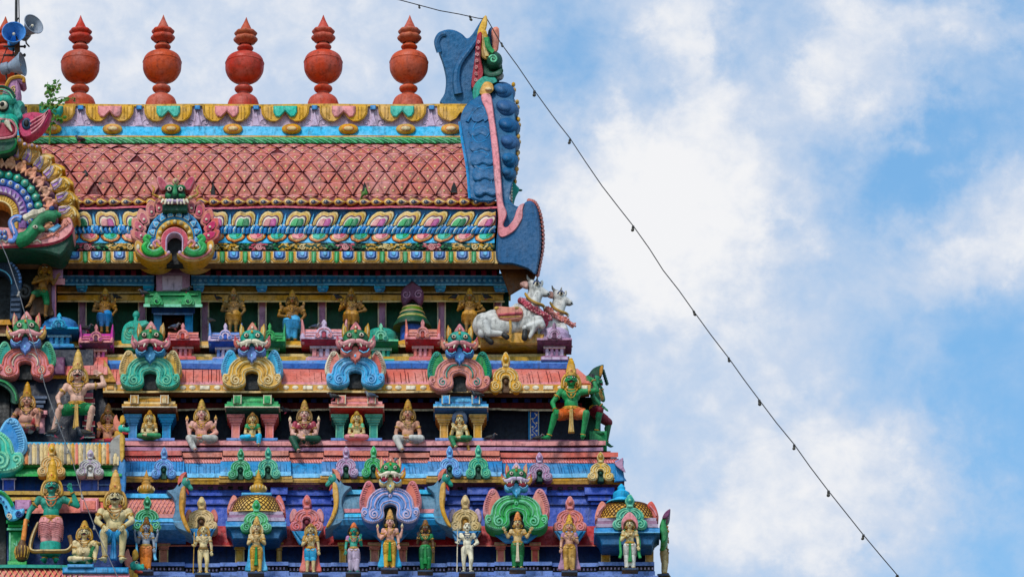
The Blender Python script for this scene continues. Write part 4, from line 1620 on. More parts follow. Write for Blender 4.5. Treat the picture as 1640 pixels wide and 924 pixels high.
G = 'demon faced arches on the pink cornice'
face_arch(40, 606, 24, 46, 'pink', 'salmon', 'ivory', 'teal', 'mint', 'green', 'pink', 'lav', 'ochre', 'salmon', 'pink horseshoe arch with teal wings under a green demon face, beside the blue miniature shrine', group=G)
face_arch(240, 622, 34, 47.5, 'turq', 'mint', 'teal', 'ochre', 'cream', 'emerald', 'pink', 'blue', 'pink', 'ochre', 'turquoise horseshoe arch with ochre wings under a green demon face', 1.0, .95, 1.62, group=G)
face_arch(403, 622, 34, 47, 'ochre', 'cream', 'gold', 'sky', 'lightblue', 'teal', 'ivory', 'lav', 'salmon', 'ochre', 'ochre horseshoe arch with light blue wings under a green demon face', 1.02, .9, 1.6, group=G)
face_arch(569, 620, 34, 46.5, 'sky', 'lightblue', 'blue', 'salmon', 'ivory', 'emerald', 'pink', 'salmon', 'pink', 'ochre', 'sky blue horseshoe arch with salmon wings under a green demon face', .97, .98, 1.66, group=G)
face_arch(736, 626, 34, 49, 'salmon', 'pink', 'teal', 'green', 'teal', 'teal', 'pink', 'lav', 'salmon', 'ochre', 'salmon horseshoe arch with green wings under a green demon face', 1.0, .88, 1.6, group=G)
G = 'large demon faced arches above the lowest figures'
face_arch(625, 838, -52, 47, 'lav', 'lilac', 'lav', 'salmon', 'pink', 'green', 'ivory', 'tan', 'ochre', 'salmon', 'big lavender horseshoe arch with salmon wings above a four armed god in yellow', 1.12, 0.74, 1.56, G)
face_arch(827, 849, -34, 50.5, 'lime', 'mint', 'green', 'salmon', 'pink', 'emerald', 'lilac', 'sky', 'ochre', 'salmon', 'big green horseshoe arch with salmon wings and a blue bearded demon face', 1.02, 0.72, 1.62, G)
face_arch(-46, 757, -58, 83, 'turq', 'mint', 'teal', 'hornblue', 'lightblue', 'emerald', 'pink', 'lav', 'salmon', 'ochre', 'huge turquoise scrolled arch with blue wing cut off by the picture edge', 0.82, 0.6, 1.5, 'the huge arch at the edge of the frame')

SMALL = [(0, 2.36), (.1, 2.3), (.17, 2.16), (.25, 2.0), (.27, 1.84), (.2, 1.68), (.17, 1.55), (.24, 1.44), (.42, 1.36), (.62, 1.2), (.76, 1.0), (.8, .8), (.78, .66), (.9, .6), (1.0, .42), (.98, .22), (.86, .05), (.66, -.02), (.46, .02), (.3, .14),
         (.2, .3), (.2, .5), (.24, .66), (.16, .82), (0, .88)]


def small_arch(u, vb, y, hw, h, c, c2, label, opening='dkgreen', group='small scrolled arch ornaments', side=None, back=14):
    f = LOC(u, vb, y)
    t = thing('arch_ornament', label, 'arch ornament', f.o, group)
    hz = h / 2.36
    S = lambda pts: [(x * hw, z * hz) for x, z in pts]
    m = MB(f)
    m.plate(S(mirrored(smooth_line(SMALL, 2))), back, -3, c, hw * .07, mb=c2)
    for s in (-1, 1):
        m.tube([(x, yy, z) for x, yy, z in spiral(s * .6 * hw, .34 * hz, .26 * hw, 1.6, 80, -s, 20, -3.4)], hw * .05, c2, 5)
        arc = smooth_line([(.08, 1.26), (.34, 1.2), (.52, 1.02), (.58, .82), (.5, .68)], 4)
        m.tube([(s * x * hw, -3.4, z * hz) for x, z in arc], hw * .05, c2, 5)
        m.tube([(s * x * hw * .66, -3.4, z * hz * .93) for x, z in arc], hw * .045, c2, 5)
        for x, z in smooth_line([(.3, 1.36), (.5, 1.26), (.68, 1.08), (.75, .86)], 3):
            m.ell((s * x * hw, -3, z * hz), (hw * .055, 1.4, hw * .055), c2, 6, 4)
        m.tube([(s * x * hw, -3.3, z * hz) for x, z in ((.28, .2), (.27, .5), (.3, .68), (.2, .9), (.02, .97))], hw * .04, c2, 5)
    m.ell((0, -3, 1.52 * hz), (hw * .2, 2.4, hz * .1), c2, 10, 6)
    m.build('scrollwork', t)
    m = MB(f)
    m.ell((0, -2.5, 1.95 * hz), (hw * .2, 3.4, hz * .26), c, 12, 8)
    m.ell((0, -5.6, 1.9 * hz), (hw * .09, 1.4, hz * .1), c2, 8, 5)
    m.build('knob', t)
    m = MB(f)
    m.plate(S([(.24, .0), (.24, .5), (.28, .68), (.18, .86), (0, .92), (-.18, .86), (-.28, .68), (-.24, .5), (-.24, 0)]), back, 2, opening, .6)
    m.ell((0, 0, .62 * hz), (hw * .13, 2.4, hz * .16), opening, 8, 6)
    m.build('opening', t)
    if side:
        for s in (-1, 1):
            m = MB(f)
            m.plate([(s * x * hw, z * hz) for x, z in smooth_line([(.6, 1.3), (.72, 1.5), (.86, 1.46), (.98, 1.2), (1.02, .9), (.96, .66), (.8, .7)], 3, True)], 8, -.5, side, hw * .06)
            m.build('side_plume', t)
    return t


G = 'small arches along the blue cornice'
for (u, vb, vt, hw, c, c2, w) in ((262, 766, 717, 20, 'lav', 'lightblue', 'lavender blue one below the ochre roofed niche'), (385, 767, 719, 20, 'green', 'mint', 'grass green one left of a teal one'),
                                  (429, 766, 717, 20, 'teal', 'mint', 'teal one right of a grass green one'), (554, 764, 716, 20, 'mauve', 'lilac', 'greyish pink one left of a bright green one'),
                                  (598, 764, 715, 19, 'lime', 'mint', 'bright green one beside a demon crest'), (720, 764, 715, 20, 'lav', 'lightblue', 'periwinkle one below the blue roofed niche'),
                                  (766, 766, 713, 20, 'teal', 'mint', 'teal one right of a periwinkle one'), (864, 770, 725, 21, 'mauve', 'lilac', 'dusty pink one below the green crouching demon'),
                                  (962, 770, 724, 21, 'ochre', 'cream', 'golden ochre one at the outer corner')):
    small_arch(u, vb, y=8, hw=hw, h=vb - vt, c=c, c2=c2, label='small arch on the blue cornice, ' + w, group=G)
small_arch(810, 628, 40, 26, 64, 'ochre', 'cream', 'ochre scrolled arch with an open doorway at the end of the pink cornice', 'brown', 'lone ochre arch on the pink cornice')
G = 'scrolled arches above the standing figures'
for (u, vb, vt, hw, c, c2, op, w, sd, y) in ((235, 850, 795, 24, 'emerald', 'mint', 'black', 'dark green, on the pink barrel shrine', None, -40), (322, 850, 796, 26, 'tan', 'cream', 'brown', 'tan with pink plumes', 'salmon', -10),
                                             (410, 852, 801, 25, 'lime', 'mint', 'brown', 'pale green one on the ochre domed shrine', None, -36), (491, 852, 793, 27, 'salmon', 'pink', 'maroon', 'dusty red one next to the dragon ended shrine', 'pink', -10),
                                             (745, 852, 793, 26, 'tan', 'cream', 'gold', 'cream one with lilac plumes above the white staff bearer', 'lilac', -10), (913, 852, 795, 27, 'salmon', 'pink', 'rose', 'salmon one above a figure in orange trousers', None, -10),
                                             (1009, 848, 792, 28, 'teal', 'mint', 'pink', 'dark teal one on the corner dome shrine', None, -42)):
    small_arch(u, vb, y, hw, vb - vt, c, c2, 'scrolled arch above a standing figure, ' + w, op, G, sd, 26)
small_arch(82, 763, -58, 22.5, 53, 'ochre', 'cream', 'ochre scrolled arch on the green cornice above the green guardian', 'gold', 'arches on the green cornice')
small_arch(144, 762, -58, 22, 42, 'lilac', 'white', 'white scrolled arch on the green cornice above the cream guardian', 'white', 'arches on the green cornice')


# ------------------------------------------------------------------ miniature shrines of the upper ledge
def mini_shrine(u, vt, vb, y, w, c, c2, cd, label, horns=True, dome=False):
    """base, pillared body, eave, barrel or domed roof with a little arch"""
    f = LOC(u, vb, y)
    t = thing('miniature_shrine', label, 'shrine', f.o, 'miniature shrines on the upper ledge')
    h = vb - vt
    m = MB(f)
    for (z0, z1, k, d) in ((0, .1, .78, -10), (.1, .14, .7, -7), (.14, .3, .52, -3)):
        m.box(-w * k, w * k, h * z0, h * z1, 30, d, c if z0 != .1 else cd, 1, mb=c2)
    for x in (-.42, -.14, .14, .42):
        m.box(w * x - w * .09, w * x + w * .09, h * .14, h * .36, 20, -6, c2 if abs(x) < .3 else c, .8)
    m.box(-w * .62, w * .62, h * .34, h * .4, 30, -8, c2, .8, mb='ivory')
    m.build('body', t)
    m = MB(f)
    prof = [(h * .4, -8), (h * .42, -12), (h * .46, -17), (h * .5, -19), (h * .5, 30), (h * .4, 30)]
    m.strip(prof, -w * .98, w * .98, cd, seg=9, wob=.2)
    m.strip([(h * .5, -20), (h * .55, -20), (h * .57, -15), (h * .57, 30), (h * .5, 30)], -w, w, c2, seg=9, wob=.2)
    m.build('eave', t)
    m = MB(f)
    if dome:
        z0 = h * .57
        m.lathe([(w * .92, z0), (w * .98, z0 + h * .08), (w * .9, z0 + h * .1), (w * .96, z0 + h * .2), (w * .86, z0 + h * .22), (w * .84, z0 + h * .3), (w * .6, z0 + h * .38), (w * .3, z0 + h * .42), (0.5, z0 + h * .43)], (0, 6, 0), c, 20, sy=.75)
    else:
        pr = [(h * .57 + h * .3 * math.sin(R(a)), 6 - 20 * math.cos(R(a))) for a in range(0, 181, 20)]
        m.strip(pr, -w * .9, w * .9, c, seg=8, wob=.2)
        for z in (.63, .7):
            a = math.asin((z - .57) / .3)
            m.tube([(-w * .9, 5 - 20 * math.cos(a), h * z), (w * .9, 5 - 20 * math.cos(a), h * z)], .9, c2, 5)
    m.build('roof', t)
    m = MB(f)
    hw = w * .42
    hz = h * .2
    m.plate([(x * hw, h * .5 + z * hz) for x, z in mirrored(smooth_line(SMALL, 2))], -8, -23, c2, hw * .09)
    for s in (-1, 1):
        m.tube([(x, yy, z) for x, yy, z in spiral(s * .6 * hw, h * .5 + .34 * hz, .28 * hw, 1.5, 80, -s, 16, -23.4)], hw * .07, c, 5)
        m.tube([(s * x * hw, -23.4, h * .5 + z * hz) for x, z in smooth_line([(.05, 1.2), (.34, 1.14), (.52, .98), (.56, .8)], 3)], hw * .07, c, 5)
    m.plate([(x * hw, h * .5 + z * hz) for x, z in [(.2, .1), (.2, .6), (0, .82), (-.2, .6), (-.2, .1)]], -20, -23.6, cd, .4)
    m.build('gable_arch', t)
    if horns:
        for s in (-1, 1):
            m = MB(f)
            m.plate([(s * x * w, h * z) for x, z in smooth_line([(.84, .42), (1.0, .44), (1.02, .62), (1.0, .8), (1.0, .98), (.94, 1.02), (.88, .9), (.84, .78), (.8, .6)], 3, True)], 18, -16, c, 2)
            m.ell((s * w * .93, -14, h * .56), (w * .12, 5, h * .12), c2, 10, 6)
            m.build('end_horn', t)
    return t


for a in ((95, 508, 560, 96, 31, 'blue', 'sky', 'deepblue', 'blue domed miniature shrine beside the pink arch', False, True),
          (154, 526, 586, 100, 27, 'fuchsia', 'pink', 'plum', 'magenta pink miniature shrine below a gold god in blue trousers', True, False),
          (293, 524, 580, 104, 27, 'salmon', 'pink', 'red', 'salmon miniature shrine in front of the brown porch door', False, False),
          (361, 524, 582, 104, 27, 'lav', 'lilac', 'royal', 'lavender miniature shrine in front of a dark red and gold god', True, False),
          (432, 524, 584, 104, 25, 'green', 'lime', 'emerald', 'leaf green miniature shrine behind the wing of the ochre arch', True, False),
          (519, 518, 582, 102, 37, 'pink', 'lilac', 'crimson', 'wide pale pink miniature shrine between the ochre and sky blue arches', True, False),
          (610, 524, 584, 106, 28, 'teal', 'mint', 'emerald', 'teal domed miniature shrine right of the sky blue arch', False, True),
          (677, 518, 582, 102, 28, 'salmon', 'pink', 'red', 'salmon miniature shrine with tall horns below the green bell dome', True, False),
          (888, 523, 580, 92, 28, 'lilac', 'mauve', 'plum', 'pale lilac miniature shrine below the second bull', False, True)):
    mini_shrine(*a)


def scroll_finial():
    f = LOC(216, 562, 110)
    t = thing('scroll_ornament', 'turquoise scrolled ornament with a round knob rising behind the turquoise arch', 'ornament', f.o)
    m = MB(f)
    m.plate([(a, b) for a, b in smooth_line([(-20, 8), (-22, 22), (-19, 38), (-10, 46), (-3, 48), (-2, 54), (3, 54), (4, 47), (16, 48), (24, 42), (14, 38), (6, 30), (6, 6), (-6, 0)], 3, True)], 12, -4, 'turq', 2)
    for q in range(3):
        m.tube(spiral(-8, 24 + q * 3, 13 - 3.4 * q, 0.9, 60, 1, 18, -4.4), 1.2, 'mint', 5)
    m.build('scroll', t)
    m = MB(f)
    m.ell((1, 2, 58), (6, 6, 6.4), 'teal', 14, 9)
    m.build('knob', t)


scroll_finial()


def bell_dome():
    f = LOC(660, 556, 140)
    t = thing('domed_turret', 'green bell shaped dome on a round blue turret with a weathered shell crest', 'turret', f.o)
    m = MB(f)
    m.lathe([(19, 0), (19, 36), (17, 38)], (0, 0, 0), 'royal', 20)
    m.lathe([(24, 0), (24, 5), (20, 6)], (0, 0, 0), 'ochre', 20)
    m.build('drum', t)
    m = MB(f)
    pr = [(31, 31), (30, 35), (25, 42), (21, 48), (19, 55), (16, 61), (12, 65), (6, 67), (1, 67.5)]
    m.lathe(pr, (0, 0, 0), ['dkgreen', 'dkgreen', 'olive', 'dkgreen', 'olive', 'dkgreen', 'olive', 'dkgreen'], 24)
    for r, z in ((27, 37), (22.6, 45), (19.5, 53), (16, 61)):
        m.tube([(r * math.cos(2 * PI * i / 24), r * math.sin(2 * PI * i / 24), z) for i in range(24)], 1.1, 'tan', 5, True)
    m.build('dome', t)
    m = MB(f)
    m.plate(smooth_line([(-12, 66), (-17, 74), (-18, 86), (-12, 96), (-6, 100), (0, 104), (6, 100), (12, 96), (18, 86), (17, 74), (12, 66), (6, 72), (0, 76), (-6, 72)], 3, True), 8, -6, 'plum', 2.4)
    for q in (-1, 1):
        m.tube(spiral(q * 10, 82, 7, 1.5, 40, q, 16, -6.6), 1.2, 'mauve', 5)
    m.build('shell_crest', t)


bell_dome()


# ------------------------------------------------------------------ pillared niches of the middle storey
def niche(u, vt, vb, y, roof, roof2, roofd, pil, pil2, label):
    f = LOC(u, vb, y)
    t = thing('pillared_niche', label, 'niche', f.o, 'pillared niches of the middle storey')
    h = vb - vt
    B = {'lav': 'lav'}
    m = MB(f)
    m.box(-41, 41, 8, 13, 40, -12, 'lav', 1)
    m.box(-39, 39, 3, 8, 40, -7, 'navy', .6)
    x = -37
    while x < 38:
        m.box(x - .9, x + .9, 4, 7, -4, -8.4, 'lilac', .4)
        x += 3.6
    m.box(-41, 41, -1, 3, 40, -11, 'lav', .8)
    m.build('plinth', t)
    for s in (-1, 1):
        m = MB(f)
        c = s * 27
        m.box(c - 6.5, c + 6.5, 13, 40, 30, 0, pil, .8, mb=pil2)
        m.box(c - 6.6, c - 5, 13, 40, 10, -.8, pil2, .3)
        m.box(c + 5, c + 6.6, 13, 40, 10, -.8, pil2, .3)
        for (z0, z1, w) in ((37, 40, 8), (40.3, 44, 10), (44.3, 47, 12), (47.2, 50.5, 14)):
            m.box(c - w, c + w, z0, z1, 30, -(w - 6), pil, .7, mb=pil2)
        m.box(c - 14.3, c + 14.3, 50.2, 51.6, 30, -9, pil2, .4)
        m.box(c - 10.3, c + 10.3, 43.4, 44.6, 30, -5, pil2, .3)
        m.build('pillar', t)
    m = MB(f)
    m.strip([(51.6, 0), (55, -18), (58, -20), (58, 40), (51.6, 40)], -42, 42, roofd, seg=20, wob=.2)
    m.strip([(58, -22), (63, -22), (63, 40), (58, 40)], -44, 44, roof, seg=20, wob=.2)
    m.strip([(63, -20), (66, -17), (69, -16), (69, 40), (63, 40)], -41, 41, roof2, seg=20, wob=.2)
    m.strip([(69, -17), (75, -14), (75, 40), (69, 40)], -34, 34, roof, seg=20, wob=.2)
    m.strip([(75, -12), (78, -12), (78, 40), (75, 40)], -31, 31, roof2, seg=20, wob=.2)
    m.strip([(78, -8), (84, -8), (84, 40), (78, 40)], -25, 25, roofd, seg=20, wob=.2)
    m.strip([(84, -11), (87, -11), (87, 40), (84, 40)], -27, 27, roof, seg=20, wob=.2)
    for s in (-1, 1):
        m.box(s * 24 - 6, s * 24 + 6, 62, 76, 0, -25, roof, 1, mb='ivory')
        m.plate([(s * 24 + a, b) for a, b in ((-3.4, 62.5), (-3.4, 70), (0, 74), (3.4, 70), (3.4, 62.5))], 0, -26.4, roof2, .6)
        for q in (-6, 6):
            m.box(s * 24 + q - .6, s * 24 + q + .6, 62, 76, 0, -25.8, 'ivory', .3)
    m.strip([(57.6, -22.6), (59, -22.6), (59, 0), (57.6, 0)], -44, 44, 'ivory', seg=20, wob=.1)
    m.strip([(86.4, -11.5), (87.6, -11.5), (87.6, 0), (86.4, 0)], -27, 27, 'ivory', seg=20, wob=.1)
    m.build('stepped_roof', t)


niche(239, 634, 718, 62, 'gold', 'tan', 'brown', 'blue', 'sky', 'pillared niche with an ochre stepped roof and blue pillars')
niche(404, 632, 718, 62, 'lime', 'green', 'dkgreen', 'salmon', 'pink', 'pillared niche with a green stepped roof and red pillars')
niche(571, 632, 718, 62, 'salmon', 'pink', 'red', 'teal', 'mint', 'pillared niche with a salmon stepped roof and teal pillars')
niche(738, 632, 718, 62, 'sky', 'blue', 'deepblue', 'ochre', 'cream', 'pillared niche with a blue stepped roof and yellow pillars')


# ------------------------------------------------------------------ barrel and dome shrines of the lowest storey
def dragon_end(t, f, s, x, z0, z1, yy=0, body='bluegrey', edge='ochre', head='teal'):
    """upturned end of a barrel roof with a dragon's head on top; s = side"""
    h = z1 - z0
    m = MB(f)
    pts = smooth_line([(-8, .06), (-14, .2), (-10, .4), (-13, .6), (-24, .74), (-12, .78), (-4, .9), (4, .92), (5, .75), (4, .5), (5, .3), (14, .06), (18, -.06), (8, -.02)], 3, True)
    m.plate([(x + s * a, z0 + b * h) for a, b in pts], 26, -18, body, 3)
    m.build('roof_end', t)
    m = MB(f)
    pts = smooth_line([(1, .2), (-3, .4), (-3, .62), (0, .78), (6, .8), (6, .6), (4, .4), (8, .2), (16, -.02), (10, 0)], 3, True)
    m.plate([(x + s * a, z0 + b * h) for a, b in pts], 10, -22, edge, 1.6)
    m.build('roof_edge', t)
    m = MB(f)
    c = lambda a, b: (x + s * a, -12, z0 + b * h)
    m.ell(c(6, .9), (8, 9, 8.5), head, 12, 8)
    m.cap(c(8, .88), c(15, .8), 5.5, 3.5, head, 8)
    m.cap(c(6, .82), c(11, .7), 3, 1.5, 'red', 7)
    m.ell((x + s * 9, -20, z0 + .93 * h), (2.2, 1.6, 2.2), 'ivory', 8, 5)
    m.ell((x + s * 9.4, -21.4, z0 + .93 * h), (1.1, 1, 1.1), 'black', 6, 4)
    m.plate([(x + s * a, z0 + b * h) for a, b in smooth_line([(-5, .8), (-6, .95), (0, 1.06), (8, 1.08), (3, .98), (0, .86)], 3, True)], 4, -18, 'salmon', 1.4)
    m.ell(c(2, 1.0), (3.4, 6, 3.6), 'ochre', 9, 6)
    m.build('dragon_head', t)


def barrel_shrine(u, vb, y, x0, x1, roof, roofline, label, ends, fin=None, top=78):
    f = LOC(u, vb, y)
    t = thing('barrel_shrine', label, 'shrine', f.o, 'roofed shrines of the lowest storey')
    m = MB(f)
    m.strip([(0, 6), (5, -14), (12, -18), (16, -16), (16, 40), (0, 40)], x0, x1, 'blue', seg=18, wob=.3)
    m.strip([(16, -18), (20, -17), (24, -13), (24, 40), (16, 40)], x0 + 2, x1 - 2, 'sky', seg=18, wob=.3)
    m.strip([(24, -15), (30, -15), (30, 40), (24, 40)], x0 + 4, x1 - 4, 'pink', seg=18, wob=.3)
    m.build('eave', t)
    m = MB(f)
    pr = [(30 + (top - 34) * math.sin(R(a)), 10 - 24 * math.cos(R(a))) for a in range(0, 181, 15)]
    m.strip(pr, x0 + 6, x1 - 6, roof, seg=14, wob=.3)
    yy = lambda q: 9 - 24 * math.cos(math.asin(max(-1, min(1, (q - 30) / (top - 34)))))
    if roofline:
        x = x0 + 8
        while x < x1 - 14:
            for d in (1, -1):
                a = [(x + (q / 6 if d > 0 else 1 - q / 6) * 13, yy(31 + (top - 38) * q / 6) - .2, 31 + (top - 38) * q / 6) for q in range(7)]
                m.tube(a, .7, roofline, 4)
            x += 6.5
    m.strip([(top - 8, -8), (top, -4), (top, 24), (top - 8, 28)], x0 + 6, x1 - 6, 'sky', seg=14, wob=.3)
    m.build('barrel_roof', t)
    for s in ends:
        dragon_end(t, f, s, x1 - 6 if s > 0 else x0 + 6, 2, top + 22)
    if fin:
        pot(t, f, fin, top - 1, 'gold', 1.0)
    return t


def pot(t, f, x, z, m_, s):
    m = MB(f)
    m.lathe([(r * s, z + q * s) for r, q in ((10, 0), (9.6, 3), (11.5, 5), (13, 10), (11.5, 15), (7, 18), (7.6, 21), (5.5, 23), (6.4, 26), (4, 29), (4.4, 31), (2, 36), (.5, 42))], (x, 8, 0), m_, 20)
    for i in range(14):
        a = 2 * PI * i / 14
        m.ell((x + 13 * s * math.cos(a), 8 + 13 * s * math.sin(a), z + 11 * s), (1.2, 1.2, 3 * s), 'tan', 5, 4)
    m.build('finial', t)


barrel_shrine(234, 858, -26, -40, 62, 'salmon', 'pink', 'pink lattice barrel roofed shrine with a gold pot finial, behind the seated cream guardian', (1,), -2, 66)
barrel_shrine(621, 850, -22, -88, 92, 'bluegrey', None, 'blue grey barrel shrine with dragon heads at both ends behind the big lavender arch', (-1, 1), None, 64)


def dome_shrine(u, vb, y, w, label, fin, horn=None, second=False):
    f = LOC(u, vb, y)
    t = thing('dome_shrine', label, 'shrine', f.o, 'roofed shrines of the lowest storey')
    m = MB(f)
    m.plate([(-w * .8, 0), (-w * .9, 12), (-w * 1.02, 17), (w * 1.02, 17), (w * .9, 12), (w * .8, 0)], 40, -10, 'deepblue', 1.5)
    m.strip([(17, -16), (27, -12), (27, 40), (17, 40)], -w * 1.05, w * 1.05, 'blue', seg=18, wob=.3)
    m.box(-w * 1.05, w * 1.05, 17, 18.6, 0, -17.5, 'lightblue', .4)
    m.build('eave', t)
    m = MB(f)
    for i, (z0, z1, k) in enumerate(((27, 32, 'lilac'), (32.5, 37, 'mauve'), (37.5, 42, 'lilac'))):
        m.strip([(z0, -14 + i), (z1, -15 + i), (z1, 40), (z0, 40)], -w + i * 1.5, w - i * 1.5, k, seg=16, wob=.5)
    m.build('cornice', t)
    # domed roof: a flattened barrel rounded at the ends, with an ochre lattice
    m = MB(f)
    pr = lambda a: (42 + 30 * math.sin(a), math.cos(a))
    nb, na = 28, 9
    prow = []
    P = lambda th, a: (w * .97 * math.cos(th) * (abs(math.cos(th)) ** -.35 if abs(math.cos(th)) > 1e-3 else 0) * (math.cos(a) ** .55 if math.cos(a) > 1e-4 else 0),
                       8 + 26 * math.sin(th) * (math.cos(a) ** .7 if math.cos(a) > 1e-4 else 0), 42 + 31 * math.sin(a))
    for i in range(na):
        a = R(90 * i / (na - 1))
        prow.append([m.V(*P(2 * PI * j / nb, a)) for j in range(nb)])
    for i in range(na - 1):
        for j in range(nb):
            m.F((prow[i][j], prow[i][(j + 1) % nb], prow[i + 1][(j + 1) % nb], prow[i + 1][j]), 'ochre' if w < 48 else 'ochre')
    for j in range(0, 24):
        for d in (1, -1):
            line = []
            for q in range(9):
                a = R(4 + 66 * q / 8)
                th = PI + PI * (j + d * q * .55) / 22
                if th < PI - .2 or th > 2 * PI + .2:
                    continue
                p = P(th, a)
                line.append((p[0], p[1] - .3, p[2]))
            if len(line) > 2:
                m.tube(line, .75, 'brown', 4)
    m.build('dome', t)
    for s in (-1, 1):
        m = MB(f)
        m.plate([(s * x * w, z) for x, z in smooth_line([(.66, 64), (.8, 70), (.94, 60), (1.02, 46), (.98, 40), (.86, 44), (.76, 54)], 3, True)], 18, -10, 'salmon', 2)
        m.tube([(s * .74 * w, -11, 62), (s * .88 * w, -11, 54), (s * .95 * w, -11, 46)], 1.6, 'pink', 5)
        m.build('corner_leaf', t)
    if fin == 'gold':
        m = MB(f)
        m.box(-24, 24, 70, 75, 20, -6, 'sky', 1.6)
        m.build('ridge', t)
        pot(t, f, 2, 74, 'gold', 1.0)
    else:
        m = MB(f)
        m.lathe([(26, 70), (24, 73), (14, 76), (12, 79), (14, 82), (13.5, 88), (9, 91), (6, 93), (6.5, 97), (4, 100), (1, 103)], (-8, 8, 0), 'sky', 20)
        m.build('finial', t)
        m = MB(f)
        m.plate(smooth_line([(52, 30), (56, 44), (62, 54), (70, 60), (68, 50), (62, 44), (63, 34), (66, 22), (62, 10), (54, 8), (56, 20)], 3, True), 40, 0, 'green', 2)
        m.plate(smooth_line([(57, 46), (62, 55), (70, 60), (68, 50), (62, 45)], 3, True), 30, -3, 'plum', 1)
        m.build('corner_horn', t)
    return t


dome_shrine(410, 866, -18, 46, 'ochre lattice dome shrine with a gold pot finial and a pale green arch', 'gold')
dome_shrine(1004, 876, -24, 50, 'ochre lattice dome shrine with a blue finial at the outer corner of the tower', 'blue')


def bracket_under(u, v0, v1, w0, w1, m_):
    p = P()
    p.plate([(u - w0, v0), (u + w0, v0), (u + w1, v1), (u - w1, v1)], 40, -14, m_, 2)
    p.plate([(u - w0 * .8, v0), (u + w0 * .8, v0), (u + w1 * .8, v1 - 8), (u - w1 * .8, v1 - 8)], 0, -18, m_, 2)
    p.done('arch_corbel')


for u, v0, v1, w0, w1 in ((322, 846, 868, 24, 12), (491, 850, 872, 24, 12), (625, 836, 868, 46, 16), (745, 850, 872, 26, 12), (827, 848, 870, 46, 18), (913, 850, 872, 26, 12)):
    bracket_under(u, v0, v1, w0, w1, 'blue')


